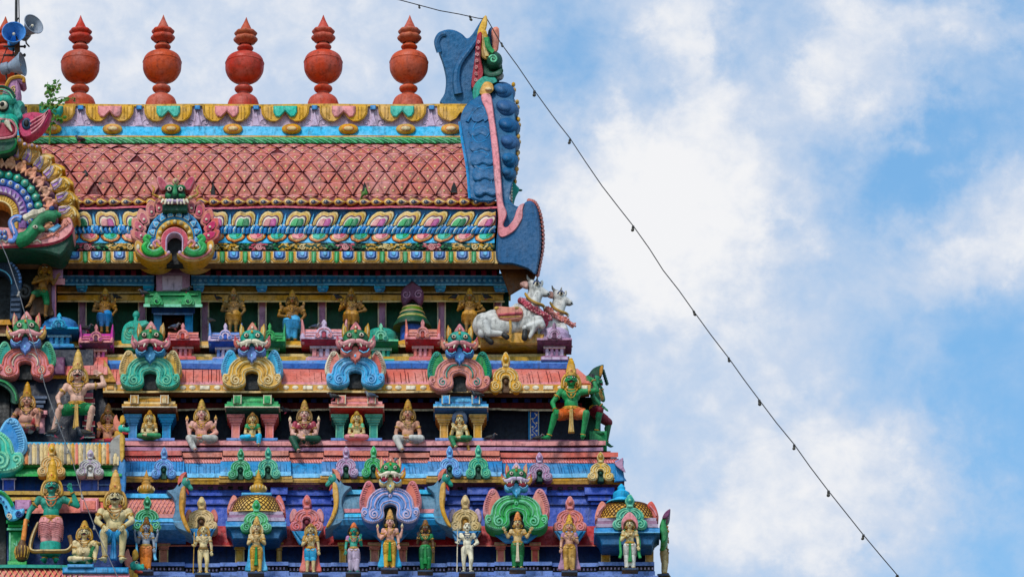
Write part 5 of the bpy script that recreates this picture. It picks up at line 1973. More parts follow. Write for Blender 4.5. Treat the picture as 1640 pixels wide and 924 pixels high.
# ------------------------------------------------------------------ the great arch of the central bay
def great_arch():
    u0, v0, y0 = -2, 344, 36
    f = LOC(u0, v0, y0)
    t = thing('great_arch', 'great ringed arch with flame leaves and a green crocodile on its pink foot', 'arch ornament', f.o)

    def ring(r0, r1, z, m_, nm, dec=None, back=60, base=-24):
        m = MB(f)
        a0 = -4
        outer = circ(0, 0, r1, 34, a0, 180 - a0)
        inner = circ(0, 0, r0, 34, a0, 180 - a0)[::-1]
        legs = [(-r1, base)]
        pts = [(r1, base)] + outer + [(-r1, base), (-r0, base)] + inner + [(r0, base)]
        m.plate(pts, back, z, m_, 1.8)
        if dec:
            dec(m)
        m.build(nm, t)

    def pol(r, a, z):
        return (r * math.cos(R(a)), z, r * math.sin(R(a)))

    def around(r, step):
        n = int(200 / step)
        return [-10 + i * step for i in range(n + 1)]

    def d_y(m):
        for a in range(-10, 191, 9):
            m.tube([pol(22, a, -1), pol(30, a + 2, -1)], .8, 'gold', 4)
        m.tube([pol(21.5, a, -1.5) for a in range(-10, 191, 8)], 1.6, 'cream', 5)
    ring(20, 32, -1, 'ochre', 'yellow_ring', d_y)

    def d_p(m):
        for a in range(-12, 193, 12):
            m.plate([(p[0], p[2]) for p in (pol(34, a - 5, 0), pol(34, a + 6, 0), pol(43, a + 3, 0))], 10, -7, 'lilac', 1)
    ring(32.5, 45, -4, 'violet', 'violet_ring', d_p)

    def d_b(m):
        for a in range(-14, 195, 14):
            m.ell(pol(51.5, a, -3), (5.6, 4, 5.6), 'lav', 12, 7)
            m.ell(pol(51.5, a, -6), (3.2, 2.6, 3.2), 'ivory', 9, 6)
            m.ell(pol(51.5, a, -8), (1.3, 1.2, 1.3), 'navy', 7, 5)
    ring(45.5, 58, -2, 'royal', 'blue_ring', d_b)

    def d_g(m):
        for a in range(-14, 195, 13):
            p = pol(64, a, -2)
            m.ell(p, (6.4, 4, 6.4), 'teal', 12, 7)
            q = pol(69, a, -1)
            m.ell(q, (3, 3, 3), 'teal', 8, 5)
            m.ell((p[0], -5.4, p[2]), (3.4, 2.4, 3.4), 'mint', 9, 6)
            m.ell((p[0], -7, p[2]), (1.7, 1.4, 1.7), 'ivory', 7, 5)
    ring(58.5, 71, 0, 'emerald', 'green_ring', d_g)
    # ring of little crouching dwarfs
    m = MB(f)
    outer = circ(0, 0, 95, 34, -14, 194)
    m.plate(outer + circ(0, 0, 71.5, 34, -14, 194)[::-1], 60, 6, 'plum', 1)
    m.build('dwarf_ring_back', t)
    for a in [-14 + i * 13.2 for i in range(16)]:
        m = MB(f)
        rot = Matrix.Rotation(-R(a - 90), 3, 'Y')

        def q(x, y, z):
            p = rot @ Vector((x, y, z))
            c = pol(83, a, 0)
            return (c[0] + p.x, p.y, c[2] + p.z)
        if math.hypot(*q(0, 0, 0)[::2]) and q(0, 0, 0)[0] < -70:
            continue
        k = 'peach'
        m.ell(q(0, 0, -1), (6.2, 6, 6.4), k, 10, 7)
        m.ell(q(0, -3, 7.6), (4.4, 4.6, 4.2), k, 10, 7)
        for s in (-1, 1):
            m.cap(q(s * 4, -2, 3), q(s * 8, -4, -2), 2.4, 1.9, k, 7)
            m.cap(q(s * 8, -4, -2), q(s * 5, -7, 4), 1.9, 1.6, k, 7)
            m.cap(q(s * 4, -3, -5), q(s * 8, -6, -4), 3, 2.4, k, 7)
            m.cap(q(s * 8, -6, -4), q(s * 4, -7, -10), 2.4, 1.8, k, 7)
        m.remesh(.016, 2, k)
        m.build('dwarf', t)
    # flame leaves round the outside
    for i, a in enumerate([4, 16, 28.5, 41, 53, 65, 77, 89, 101, 113, 125, 137]):
        m = MB(f)

        def leaf(sc, off=0):
            L = smooth_line([(-9, 0), (-13, 10), (-11, 22), (-4, 29), (4, 33), (9, 31), (6, 27), (11, 24), (13, 14), (10, 4), (4, -2)], 3, True)
            out = []
            for x, z in L:
                x, z = x * sc * 0.92, (z - 4) * sc + 2 + off
                r = R(a - 90 - 8)
                c = pol(97, a, 0)
                out.append((c[0] + x * math.cos(r) - z * math.sin(r), c[2] + x * math.sin(r) + z * math.cos(r)))
            return out
        m.plate(leaf(1.06), 40, 4, 'ochre', 1.6)
        m.plate(leaf(.84, 1), 20, 1.6, 'cream', 1)
        m.plate(leaf(.74, 1), 20, .4, 'ochre', 1)
        def ray(r, da):
            c = pol(r, a + da, 0)
            return (c[0], c[2])
        m.plate(smooth_line([ray(96, -4.2), ray(105, -3.4), ray(112, -1), ray(115, 1.4), ray(112, 3.4), ray(106, 3.6), ray(96, 3.6)], 2), 20, -1.2, 'lilac', .8)
        m.plate(smooth_line([ray(96, -2.6), ray(103, -2), ray(108, .6), ray(104, 2.2), ray(96, 2.2)], 2), 20, -2.4, 'violet', .8)
        for da in (-2, 1.6):
            m.tube([(ray(97, da)[0], -3, ray(97, da)[1]), (ray(106, da)[0], -3.4, ray(106, da)[1]), (ray(118, da + 3)[0], -2, ray(118, da + 3)[1])], .8, 'cream', 4)
        for da, rr in ((7, 116), (8, 108), (-5.5, 112)):
            m.tube([(ray(rr - 6, da)[0], -.4, ray(rr - 6, da)[1]), (ray(rr + 3, da - .6)[0], -.6, ray(rr + 3, da - .6)[1])], .8, 'gold', 4)
        m.build('flame_leaf', t)
    # dim hollow behind the innermost ring with a corner of a panel in it
    m = MB(f)
    m.plate(circ(0, 0, 20.5, 20, 0, 180) + [(-20.5, -24), (20.5, -24)], 60, 34, 'brown', 1)
    m.build('hollow', t)
    # pink swelling foot
    m = MB(f)
    pts = smooth_line([(-60, -24), (20, -26), (50, -27), (76, -33), (92, -28), (104, -16), (112, -9), (118, -14), (121, -28), (112, -41), (96, -50), (70, -55), (30, -57), (-60, -58)], 3, True)
    m.plate(pts, 70, -16, 'pink', 4)
    for q in range(4):
        m.tube([(a, -17 - q * .3, b) for a, b in smooth_line([(66 + q * 7, -46 + q * 2), (84 + q * 5, -40 + q * 4), (100 + q * 2, -30 + q * 4), (110, -20 + q * 2)], 4)], 1.8, 'salmon', 5)
    m.tube(spiral(108, -20, 7, 1.4, 0, 1, 16, -17), 1.8, 'salmon', 5)
    for q in range(7):
        m.tube(spiral(40 + q * 9, -43 + (q % 2) * 5 + q * .8, 4.4, 1.2, 50 * q, 1, 12, -16.6), 1.1, 'ivory' if q % 2 else 'salmon', 5)
    for q in range(9):
        m.tube([(-30 + q * 11, -17, -50 + (q % 2) * 2), (-24 + q * 11, -17.6, -47), (-18 + q * 11, -17, -51)], 1.6, 'ivory', 5)
    m.build('pink_foot', t)
    m = MB(f)
    pts = smooth_line([(-60, -56), (30, -56), (80, -52), (108, -40), (119, -32), (117, -46), (110, -60), (100, -70), (92, -68), (60, -62), (-60, -60)], 3, True)
    m.plate(pts, 46, -10, 'dkgreen', 3)
    m.tube([(a, -13, b) for a, b in smooth_line([(-60, -57), (30, -55.5), (72, -53), (98, -47), (114, -37), (120.5, -26)], 5)], 2.4, 'crimson', 6)
    m.build('green_underside', t)
    # crocodile
    m = MB(f)
    g = 'emerald'
    path = smooth_line([(34, -14, -48), (46, -20, -46), (56, -22, -36), (62, -22, -26), (70, -24, -16), (82, -26, -12), (94, -24, -14)], 4)
    m.tube(path, 10, g, 10, taper=lambda a: 1.15 - .3 * a)
    m.ell((44, -18, -44), (16, 9, 10), g, 12, 8)
    m.cap((58, -22, -28), (72, -26, -34), 8, 5, g)
    m.cap((84, -26, -12), (98, -24, -10), 7, 4.4, g)
    m.ell((92, -24, -6), (5, 5, 4), g)
    m.remesh(.022, 3, g)
    croc = m.build('crocodile', t)
    m = MB(f)
    m.ell((61, -32, -32), (4.4, 2.4, 3), 'ivory', 10, 6)
    m.ell((61.4, -34, -32), (1.7, 1.2, 1.7), 'black', 7, 5)
    m.tube([(a, -28, b) for a, b in smooth_line([(42, -18), (52, -12), (66, -8), (76, -4)], 4)], 5.4, 'ivory', 7, taper=lambda a: .7 + .5 * math.sin(PI * a) + .2 * math.sin(16 * a))
    m.ell((86, -24, 0), (4.6, 4, 4.6), 'navy', 10, 7)
    m.plate([(80, -32), (96, -22), (102, -26), (90, -36)], -8, -22, 'lightblue', 1.6)
    m.build('mane', croc)
    m = MB(f)
    m.tube([(a, -22, b) for a, b in smooth_line([(38, -16), (30, -14), (22, -20), (24, -30), (30, -40), (26, -50), (18, -50)], 5)], 5.6, 'lav', 8, taper=lambda a: 1.1 - .5 * a)
    m.tube([(a - 2, -27, b + 1) for a, b in smooth_line([(36, -15), (29, -16), (24, -22), (27, -32), (30, -42)], 5)], 1.4, 'lilac', 5)
    for q in range(10):
        m.ell((-20 + (q % 5) * 8, -20, -36 - (q // 5) * 8), (4, 4, 4), 'lav', 9, 6)
        m.ell((-20 + (q % 5) * 8, -23, -36 - (q // 5) * 8), (2, 2, 2), 'ivory', 8, 5)
    m.build('blue_tail', t)
    return t


great_arch()


def demon_crest():
    f = LOC(-6, 246, 30)
    t = thing('demon_head', 'turquoise demon head with bulging eye and white fangs on top of the great arch', 'demon head', f.o)
    m = MB(f)
    m.ell((6, 0, 64), (28, 26, 28), 'turq', 18, 12)
    m.ell((14, -16, 78), (18, 14, 10), 'turq', 14, 9)
    m.ell((16, -14, 46), (20, 16, 12), 'turq', 14, 9)
    m.tube([(a, -30, b) for a, b in smooth_line([(-8, 92), (8, 96), (22, 90), (30, 78)], 4)], 2.2, 'dkgreen', 6)
    m.tube([(a, -31, b) for a, b in smooth_line([(-8, 88), (8, 91), (20, 86), (27, 76)], 4)], 1.2, 'mint', 5)
    m.build('face', t)
    m = MB(f)
    m.ell((11, -27, 65), (9.4, 7, 9), 'black', 14, 9)
    m.ell((11, -30, 65), (7.6, 7, 7), 'ivory', 14, 9)
    m.ell((10, -36, 65), (3.8, 2.6, 3.8), 'black', 10, 7)
    for q in range(4):
        m.tube([(a, -27 + q, b) for a, b in smooth_line([(-8, 78 + q * 3), (8, 81 + q * 3), (24, 76 + q * 3)], 4)], .8, 'mint', 4)
    m.build('eye', t)
    m = MB(f)
    m.plate(smooth_line([(-10, 40), (14, 42), (26, 38), (31, 28), (28, 18), (10, 14), (-10, 15)], 3, True), 0, -26, 'crimson', 3)
    m.tube([(a, -28, b) for a, b in smooth_line([(-10, 42), (14, 44), (27, 39), (33, 28), (29, 17), (10, 13), (-10, 14)], 4)], 1.8, 'pink', 6)
    m.tube([(a, -27, b) for a, b in smooth_line([(-10, 45.5), (14, 47.5), (29, 42), (36, 28)], 4)], 1.2, 'mint', 6)
    m.build('mouth', t)
    for x, z, q in ((3, 39, -3), (18, 38, 8), (-8, 36, -6)):
        m = MB(f)
        m.cap((x, -28, z), (x + q, -30, z - 14), 5, 1.2, 'ivory', 10)
        m.build('fang', t)
    m = MB(f)
    m.plate(smooth_line([(-12, -12), (10, -8), (26, -4), (34, 8), (30, 18), (10, 14), (-12, 15)], 3, True), 10, -22, 'dkgreen', 3, mb='green')
    m.build('jaw', t)
    m = MB(f)
    pts = smooth_line([(8, 88), (14, 104), (20, 116), (34, 118), (42, 116), (45, 110), (40, 105), (34, 108), (37, 98), (36, 84), (30, 74), (20, 82)], 3, True)
    m.plate(pts, 14, -18, 'mauve', 3)
    m.tube([(a, -19, b) for a, b in smooth_line([(13, 98), (20, 112), (34, 116), (42, 113), (42, 107)], 4)], 3, 'gold', 6)
    for q in range(3):
        m.tube(spiral(26, 96 - q * 8, 5, 1.3, 60, 1, 14, -19), 1.1, 'cream', 5)
    m.build('crest_plume', t)
    m = MB(f)
    m.plate(smooth_line([(26, 70), (36, 78), (44, 72), (38, 64), (42, 52), (32, 48)], 3, True), 10, -20, 'teal', 2)
    m.build('side_scroll', t)
    m = MB(f)
    pts = smooth_line([(34, 50), (46, 60), (62, 62), (74, 60), (82, 66), (86, 64), (82, 48), (72, 34), (58, 24), (44, 20), (36, 30)], 3, True)
    m.plate(pts, 12, -14, 'rose', 3)
    m.ell((48, -14, 42), (8, 4, 10), 'slate', 14, 8)
    m.ell((48, -17, 42), (4.4, 2.4, 6), 'black', 10, 7)
    for q in range(4):
        m.tube([(a, -15.5, b) for a, b in smooth_line([(56 - q, 26 + q * 6), (66, 34 + q * 6), (74, 44 + q * 4), (82, 62)], 4)], 1.4, 'pink', 5)
    m.build('pink_ear', t)
    m = MB(f)
    for x, z, r in ((38, 14, 6), (46, 8, 5), (58, 6, 5), (66, 4, 4)):
        m.ell((x, -12, z), (r, 6, r), 'gold', 10, 7)
        m.ell((x, -18, z), (r * .5, 2, r * .5), 'lilac', 8, 5)
    m.build('knob_row', t)


demon_crest()


def dormer():
    f = LOC(279, 421, 62)
    t = thing('dormer_arch', 'blue and ochre dormer arch with green demon face and pink leaf plumes below the tiles', 'arch ornament', f.o)

    def ring(r0, r1, zc, zb, y, m_, nm, sx=1.0, dec=None, mb=None):
        m = MB(f)
        a = [(r1 * sx * math.cos(R(q)), zc + r1 * math.sin(R(q))) for q in range(0, 181, 9)]
        b = [(r0 * sx * math.cos(R(q)), zc + r0 * math.sin(R(q))) for q in range(180, -1, -9)]
        m.plate([(r1 * sx, zb)] + a + [(-r1 * sx, zb), (-r0 * sx, zb)] + b + [(r0 * sx, zb)], 60, y, m_, 1.4, mb=mb)
        if dec:
            dec(m)
        m.build(nm, t)

    def d_blue(m):
        for q in range(-8, 190, 22):
            x, z = 36.5 * math.cos(R(q)), 41 + 36.5 * math.sin(R(q))
            c, s = math.cos(R(q)), math.sin(R(q))
            m.plate([(x + a * -s + b * c, z + a * c + b * s) for a, b in ((-5, -4), (-4, 1), (0, 6), (4, 1), (5, -4))], 0, -3, 'sky', .8, mb='ivory')
            m.ell((x, -3.4, z), (1.6, 1.2, 1.6), 'lightblue', 7, 5)
            for d in (-11, 11):
                m.tube([(33 * math.cos(R(q + d)), -1, 41 + 33 * math.sin(R(q + d))), (40 * math.cos(R(q + d)), -1, 41 + 40 * math.sin(R(q + d)))], .9, 'lightblue', 5)

    def d_och(m):
        for q in range(-6, 190, 24):
            m.ell((25 * math.cos(R(q)), -5, 39 + 25 * math.sin(R(q))), (3.4, 3, 3.4), 'tan', 10, 7)
    ring(29, 44.5, 41, 26, 0, 'blue', 'blue_ring', 1.0, d_blue, 'sky')
    ring(21.5, 30, 39, 22, -3, 'ochre', 'ochre_ring', 1.0, d_och)
    ring(13.5, 22, 34, 12, -5, 'rose', 'pink_ring', 1.0, None, 'pink')
    ring(12, 14.5, 33, 6, -7, 'lilac', 'inner_ring')
    m = MB(f)
    m.plate([(-13, 2), (-13, 36), (-8, 44), (0, 47), (8, 44), (13, 36), (13, 2)], 30, 14, 'black', 1)
    m.build('opening', t)
    for s in (-1, 1):
        m = MB(f)
        m.plate([(s * a, b) for a, b in smooth_line([(4, 12), (12, 4), (26, 0), (44, 2), (60, 12), (64, 26), (60, 34), (52, 30), (44, 24), (30, 26), (18, 20), (10, 14)], 3, True)], 50, -8, 'ochre', 2.2, mb='tan')
        m.tube([(s * a, -9, b) for a, b in smooth_line([(8, 12), (18, 6), (32, 4), (48, 8), (59, 18)], 4)], 1.8, 'pink', 6)
        m.ell((s * 58, -8, 22), (3, 2.4, 5), 'ivory', 8, 6)
        m.ell((s * 9, -9, 13), (3, 2.4, 3), 'lilac', 8, 6)
        m.build('foot_scroll', t)
        m = MB(f)
        m.tube([(s * a, -12, b) for a, b in smooth_line([(18, 17), (28, 11), (42, 12), (48, 21), (42, 28), (47, 33), (43, 38), (38, 34)], 4)], 5.4, 'lime', 8, taper=lambda q: 1.15 - .5 * q)
        m.tube([(s * a, -17, b) for a, b in smooth_line([(24, 15), (34, 13), (42, 18), (38, 26)], 4)], 1.4, 'mint', 5)
        m.ell((s * 36, -17, 21), (2.2, 1.6, 2.2), 'ivory', 8, 5)
        m.tube([(s * a, -14, b) for a, b in smooth_line([(22, 24), (27, 30), (33, 26), (29, 20)], 4)], 2.2, 'pink', 6)
        m.build('sea_monster', t)
        for (x, z, a, ln) in ((54, 44, 62, 26), (56, 58, 40, 26), (50, 70, 22, 26), (38, 82, 6, 27), (26, 88, -4, 26)):
            m = MB(f)
            r = R(-a)

            def L(k):
                o = smooth_line([(-7, -8), (-9, 4), (-7, 14), (-1, 20), (3, 18), (8, 12), (9, 2), (5, -9)], 3, True)
                return [(s * (x + (p * math.cos(r) - q * math.sin(r)) * k), z + (p * math.sin(r) + q * math.cos(r)) * k) for p, q in o]
            m.plate(L(1.0), 44, 4, 'salmon', 1.2, mb='pink')
            m.plate(L(.62), 10, 2, 'rose', .8, mb='pink')
            m.ell((s * x, .8, z), (2.2, 1.6, 2.2), 'ivory', 8, 5)
            m.build('leaf_plume', t)
    m = MB(f)
    m.ell((0, -4, 107), (17, 13, 12.5), 'dkgreen', 18, 12)
    for s in (-1, 1):
        m.ell((s * 8.6, -11, 116), (8.4, 7, 4.6), 'emerald', 12, 8)
        m.ell((s * 10, -11, 103), (7, 6, 4.4), 'emerald', 12, 8)
    m.cap((0, -17, 116), (0, -22, 103), 3, 4.4, 'emerald', 8)
    m.box(-20, 20, 78, 90, 20, -12, 'dkgreen', 2)
    m.build('face', t)
    for s in (-1, 1):
        m = MB(f)
        m.ell((s * 9, -17.5, 111), (5, 3.4, 4.6), 'black', 12, 8)
        m.ell((s * 9, -19, 111), (3.9, 3.4, 3.6), 'ivory', 12, 8)
        m.ell((s * 9, -21.8, 111), (1.8, 1.2, 1.9), 'black', 8, 6)
        m.build('eye', t)
        m = MB(f)
        m.plate([(s * a, b) for a, b in smooth_line([(12, 118), (16, 128), (24, 136), (30, 134), (28, 124), (22, 114)], 3, True)], 10, -8, 'rose', 1.4, mb='pink')
        m.build('horn', t)
        m = MB(f)
        m.tube([(s * a, -6, b) for a, b in smooth_line([(20, 100), (28, 104), (36, 108), (34, 116), (38, 122)], 4)], 2.6, 'gold', 7, r2=1)
        m.ell((s * 24, -10, 101), (3, 3, 3), 'tan', 8, 6)
        m.build('ear_ring', t)
    m = MB(f)
    for s in (-1, 1):
        m.ell((s * 8, -16, 92), (11, 6, 4), 'lilac', 12, 8)
        for q in range(4):
            m.cap((s * (4 + q * 5), -19, 93), (s * (4.5 + q * 5.6), -20, 87 + (q == 3) * 2), 2.6, 1.2, 'ivory', 7)
    m.build('teeth', t)
    m = MB(f)
    m.ell((0, -8, 127), (5.5, 5, 6), 'tan', 10, 7)
    m.ell((0, -13, 127), (2.4, 2, 2.8), 'pink', 8, 5)
    m.build('crest', t)


dormer()


def side_arch():
    f = LOC(-6, 512, 84)
    t = thing('doorway_arch', 'dark blue scalloped arch over the black doorway beneath the great arch', 'arch ornament', f.o)
    m = MB(f)
    ro, ri = 40, 22
    pts = [(ro, -2)] + [(ro * math.cos(R(a)), 58 + ro * math.sin(R(a))) for a in range(0, 181, 12)] + [(-ro, -2), (-ri, -2)] + [(ri * math.cos(R(a)), 54 + ri * math.sin(R(a))) for a in range(180, -1, -12)] + [(ri, -2)]
    m.plate(pts, 20, -6, 'slate', 2)
    for a in range(0, 181, 9):
        m.ell(((ro - 3) * math.cos(R(a)), -7, 58 + (ro - 3) * math.sin(R(a))), (2.6, 2, 2.6), 'lav', 7, 5)
        m.tube([((ri + 3) * math.cos(R(a)), -6.6, 55 + (ri + 3) * math.sin(R(a))), ((ro - 7) * math.cos(R(a)), -6.6, 58 + (ro - 7) * math.sin(R(a)))], 1.0, 'slate', 4)
    m.tube([((ri + 1.5) * math.cos(R(a)), -7, 54 + (ri + 1.5) * math.sin(R(a))) for a in range(0, 181, 10)], 1.1, 'lightblue', 5)
    for z in (10, 18, 26, 34):
        m.box(ri + 1, ro - 2, z, z + 4, 0, -9, 'slate', 1)
    m.build('arch_ring', t)
    m = MB(f)
    m.tube(spiral(44, 42, 11, 1.5, 100, -1, 20, -4), 3.4, 'soot', 7)
    m.build('side_scroll', t)
    m = MB(f)
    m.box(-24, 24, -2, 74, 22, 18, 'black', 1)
    m.build('doorway', t)


side_arch()


def yali(u, v, y, s, label):
    """small snarling head on a roof end"""
    f = LOC(u, v, y, s)
    t = thing('dragon_head', label, 'dragon head', f.o, 'small dragon heads on the roof ends')
    m = MB(f)
    m.ell((0, 0, 14), (9, 9, 9), 'turq', 14, 9)
    m.cap((3, -4, 13), (14, -6, 9), 6.5, 4.5, 'turq', 9)
    m.ell((15, -7, 13), (3, 3, 3), 'turq', 8, 6)
    m.build('head', t)
    m = MB(f)
    m.cap((4, -5, 4), (14, -7, 2), 3, 2, 'red', 8)
    m.build('jaw', t)
    m = MB(f)
    m.ell((5, -9, 17), (3, 2, 3), 'ivory', 9, 6)
    m.ell((5.6, -11, 17), (1.4, 1, 1.4), 'black', 7, 5)
    m.build('eye', t)
    m = MB(f)
    m.plate(smooth_line([(-4, 8), (-14, 14), (-16, 32), (-10, 42), (-6, 30), (0, 26), (0, 20)], 3, True), 6, -6, 'salmon', 1.6)
    m.plate(smooth_line([(-2, 22), (-2, 36), (4, 40), (8, 30), (4, 24)], 3, True), 4, -8, 'ochre', 1.4)
    m.build('mane', t)
    m = MB(f)
    m.plate(smooth_line([(-10, -14), (-14, 0), (-10, 10), (0, 6), (6, 2), (8, -14)], 3, True), 8, -5, 'ochre', 1.6)
    m.build('neck', t)


yali(194, 698, -20, .78, 'small turquoise dragon head with pink mane on the weathered roof horn')
yali(214, 920, -60, .95, 'turquoise dragon head with pink mane beside the feet of the pale blue skinned figure')
# ------------------------------------------------------------------ painted plaster figures
def V3(*a):
    return Vector(a)


def figure(u, vb, y, S, label, legs='stand', arms=('chest', 'down'), skin='flesh', cloth=None, cloth_len=0.95, belt='gold', crown='ochre', crown_h=0.2, hair='ochre', lips='crimson', four=False,
           moustache=False, belly=0, breast=False, sash=None, cape=None, neck='gold', armlet='gold', held=None, group=None, rz=0.0, fat=1.0, halo=None, top=None, base=None, tilt=0.0, cat='statue', name='deity_statue',
           brow='black', long_hair=None, mirror=1, ears='gold', shawl=None, necklace2=None, back_held='gold', stand_h=0):
    f = LOC(u, vb, y, S * .955, rz, mirror)
    t = thing(name, label, cat, f.o, group)
    # ---- joints (one unit = standing height)
    dz = 0.0
    pel = V3(0, 0, .5)
    hips = {s: V3(s * .058, 0, .485) for s in (-1, 1)}
    if legs == 'stand':
        kn = {s: V3(s * .066, -.012, .27) for s in (-1, 1)}
        an = {s: V3(s * .066, .005, .045) for s in (-1, 1)}
        toe = {s: V3(s * .085, -.075, .02) for s in (-1, 1)}
    elif legs == 'sway':
        kn = {-1: V3(-.07, -.012, .27), 1: V3(.085, -.04, .275)}
        an = {-1: V3(-.055, .005, .045), 1: V3(.07, .0, .045)}
        toe = {-1: V3(-.085, -.07, .02), 1: V3(.1, -.07, .02)}
    elif legs == 'lotus':
        dz = -.425
        kn = {s: V3(s * .225, -.10, .055) for s in (-1, 1)}
        an = {s: V3(-s * .05, -.16 - .02 * s, .05) for s in (-1, 1)}
        toe = {s: V3(-s * .13, -.15 - .02 * s, .055) for s in (-1, 1)}
    elif legs == 'royal':       # one leg folded, the other hanging over the ledge
        dz = -.425
        kn = {-1: V3(-.20, -.16, .045), 1: V3(.235, -.10, .06)}
        an = {-1: V3(-.10, -.20, -.16), 1: V3(.03, -.18, .05)}
        toe = {-1: V3(-.075, -.27, -.185), 1: V3(-.05, -.18, .05)}
    elif legs == 'royal_r':
        dz = -.425
        kn = {1: V3(.17, -.17, .06), -1: V3(-.235, -.10, .05)}
        an = {1: V3(.15, -.20, -.14), -1: V3(-.03, -.18, .045)}
        toe = {1: V3(.16, -.27, -.165), -1: V3(.05, -.18, .045)}
    elif legs == 'kneeup':      # sits on the ground, one leg crossed flat and one knee raised
        dz = -.42
        kn = {-1: V3(-.21, -.12, .06), 1: V3(.20, -.11, .25)}
        an = {-1: V3(.03, -.19, .045), 1: V3(.185, -.12, .045)}
        toe = {-1: V3(.10, -.19, .05), 1: V3(.20, -.20, .02)}
    elif legs == 'squat':       # half sitting on a prop with the knees thrown wide
        dz = -.10
        kn = {-1: V3(-.225, -.13, .31), 1: V3(.205, -.13, .34)}
        an = {-1: V3(-.305, -.06, .05), 1: V3(.15, -.06, .05)}
        toe = {-1: V3(-.375, -.11, .02), 1: V3(.165, -.15, .02)}
    elif legs == 'chair':       # sits upright, hands on knees
        dz = -.14
        kn = {s: V3(s * .115, -.17, .335) for s in (-1, 1)}
        an = {s: V3(s * .095, -.13, .05) for s in (-1, 1)}
        toe = {s: V3(s * .13, -.22, .02) for s in (-1, 1)}
    elif legs == 'dance':
        kn = {-1: V3(-.14, -.13, .42), 1: V3(.10, -.04, .27)}
        an = {-1: V3(-.22, -.16, .2), 1: V3(.075, 0, .045)}
        toe = {-1: V3(-.27, -.2, .15), 1: V3(.1, -.07, .02)}
    elif legs == 'half':
        kn = {s: V3(s * .068, -.012, .29) for s in (-1, 1)}
        an = {s: V3(s * .07, .005, .1) for s in (-1, 1)}
        toe = {s: V3(s * .09, -.07, .07) for s in (-1, 1)}
    up = V3(0, 0, dz)
    pel = pel + up
    hips = {s: h + up for s, h in hips.items()}
    T3 = lambda x, yy, z: V3(x + tilt * (z - .5), yy, z + dz)
    sh = {s: T3(s * .128 * fat, 0, .775) for s in (-1, 1)}
    AR = {
        'down': ((.168, .01, .62), (.178, -.03, .485)), 'bless': ((.17, .01, .62), (.15, -.1, .72)), 'chest': ((.172, .0, .615), (.075, -.105, .665)), 'hip': ((.215, .02, .625), (.115, -.03, .545)),
        'out': ((.195, 0, .655), (.255, -.06, .75)), 'raise': ((.30, .0, .775), (.235, .01, .93)), 'knee': None, 'low': ((.17, -.02, .60), (.10, -.11, .55)), 'wave': ((.27, .0, .70), (.25, -.04, .86)),
        'salute': ((.315, -.01, .79), (.30, .0, .94)), 'staff': ((.185, 0, .62), (.20, -.07, .60)), 'club': ((.225, .02, .64), (.305, -.02, .50)), 'cross': ((.19, -.04, .66), (-.04, -.12, .70)), 'fold': ((.165, .01, .615), (.05, -.115, .60))}
    el, wr, hd = {}, {}, {}
    for s, nm in ((-1, arms[0]), (1, arms[1])):
        if nm == 'knee':
            wr[s] = kn[s] + V3(-s * .01, -.03, .055)
            mid = (sh[s] + wr[s]) / 2
            el[s] = mid + V3(s * .075, .05, .0)
            hd[s] = V3(-s * .25, -.6, -.45).normalized()
        else:
            a, b = AR[nm]
            el[s] = T3(s * a[0] * (fat if nm != 'fold' else 1), a[1], a[2])
            wr[s] = T3(s * b[0], b[1], b[2])
            hd[s] = (wr[s] - el[s]).normalized()
            if nm == 'bless':
                hd[s] = V3(s * .05, -.1, 1).normalized()
            if nm == 'salute':
                hd[s] = V3(-s * .85, 0, .25).normalized()
            if nm == 'raise':
                hd[s] = V3(-s * .9, 0, .1).normalized()
    vox = .0125 * f.k
    hn = T3(0, -.01, .845)

    def fh(x, yy, z):
        p = hn + (V3(x, yy, z) - hn) * 1.17
        return f(p.x, p.y, p.z)
    # ---- body: one fused skin
    m = MB(f)
    c = skin
    bw = fat
    m.ell(T3(0, .0, .715), (.112 * bw, .074, .095), c, 14, 10)
    m.ell(T3(0, .0, .765), (.105 * bw, .058, .05), c, 12, 8)
    m.ell(T3(0, -.012 - belly * .03, .605), (.085 * bw + belly * .035, .066 + belly * .045, .095), c, 14, 10)
    m.ell(pel + V3(0, 0, .01), (.1 * bw, .072, .07), c, 14, 10)
    if breast:
        for s in (-1, 1):
            m.ell(T3(s * .052, -.065, .705), (.046, .04, .044), c, 10, 8)
    else:
        for s in (-1, 1):
            m.ell(T3(s * .053 * bw, -.045, .725), (.055, .034, .042), c, 10, 8)
    m.cap(T3(0, .005, .79), T3(0, -.005, .86), .046, .042, c)
    hc = T3(0, -.012, .918)
    m.xf = fh
    m.ell(hc + V3(0, .006, .012), (.061, .066, .066), c, 14, 10)
    m.ell(hc + V3(0, -.012, -.028), (.05, .052, .05), c, 12, 9)
    m.ell(hc + V3(0, -.05, -.062), (.022, .018, .016), c, 8, 6)
    m.cap(hc + V3(0, -.062, .018), hc + V3(0, -.078, -.018), .009, .015, c, 7)
    for s in (-1, 1):
        m.ell(hc + V3(s * .03, -.045, -.03), (.02, .02, .018), c, 8, 6)
        m.ell(hc + V3(s * .062, 0, -.008), (.01, .016, .028), c, 8, 6)
    m.xf = f
    for s in (-1, 1):
        m.ell(sh[s], (.05, .046, .046), c, 10, 8)
        m.cap(sh[s], el[s], .042, .034, c)
        m.cap(el[s], wr[s], .035, .024, c)
        m.ell(wr[s] + hd[s] * .028, (.024, .022, .026), c, 8, 6)
        m.cap(hips[s], kn[s], .07 * bw, .048, c)
        m.cap(kn[s], an[s], .049, .03, c)
        m.ell(kn[s].lerp(an[s], .3) + V3(0, .012, 0), (.044, .044, .06), c, 9, 7)
        m.cap(an[s], toe[s], .03, .022, c)
        m.ell(an[s] + V3(0, .02, -.012), (.026, .03, .028), c, 8, 6)
    xsh = {}
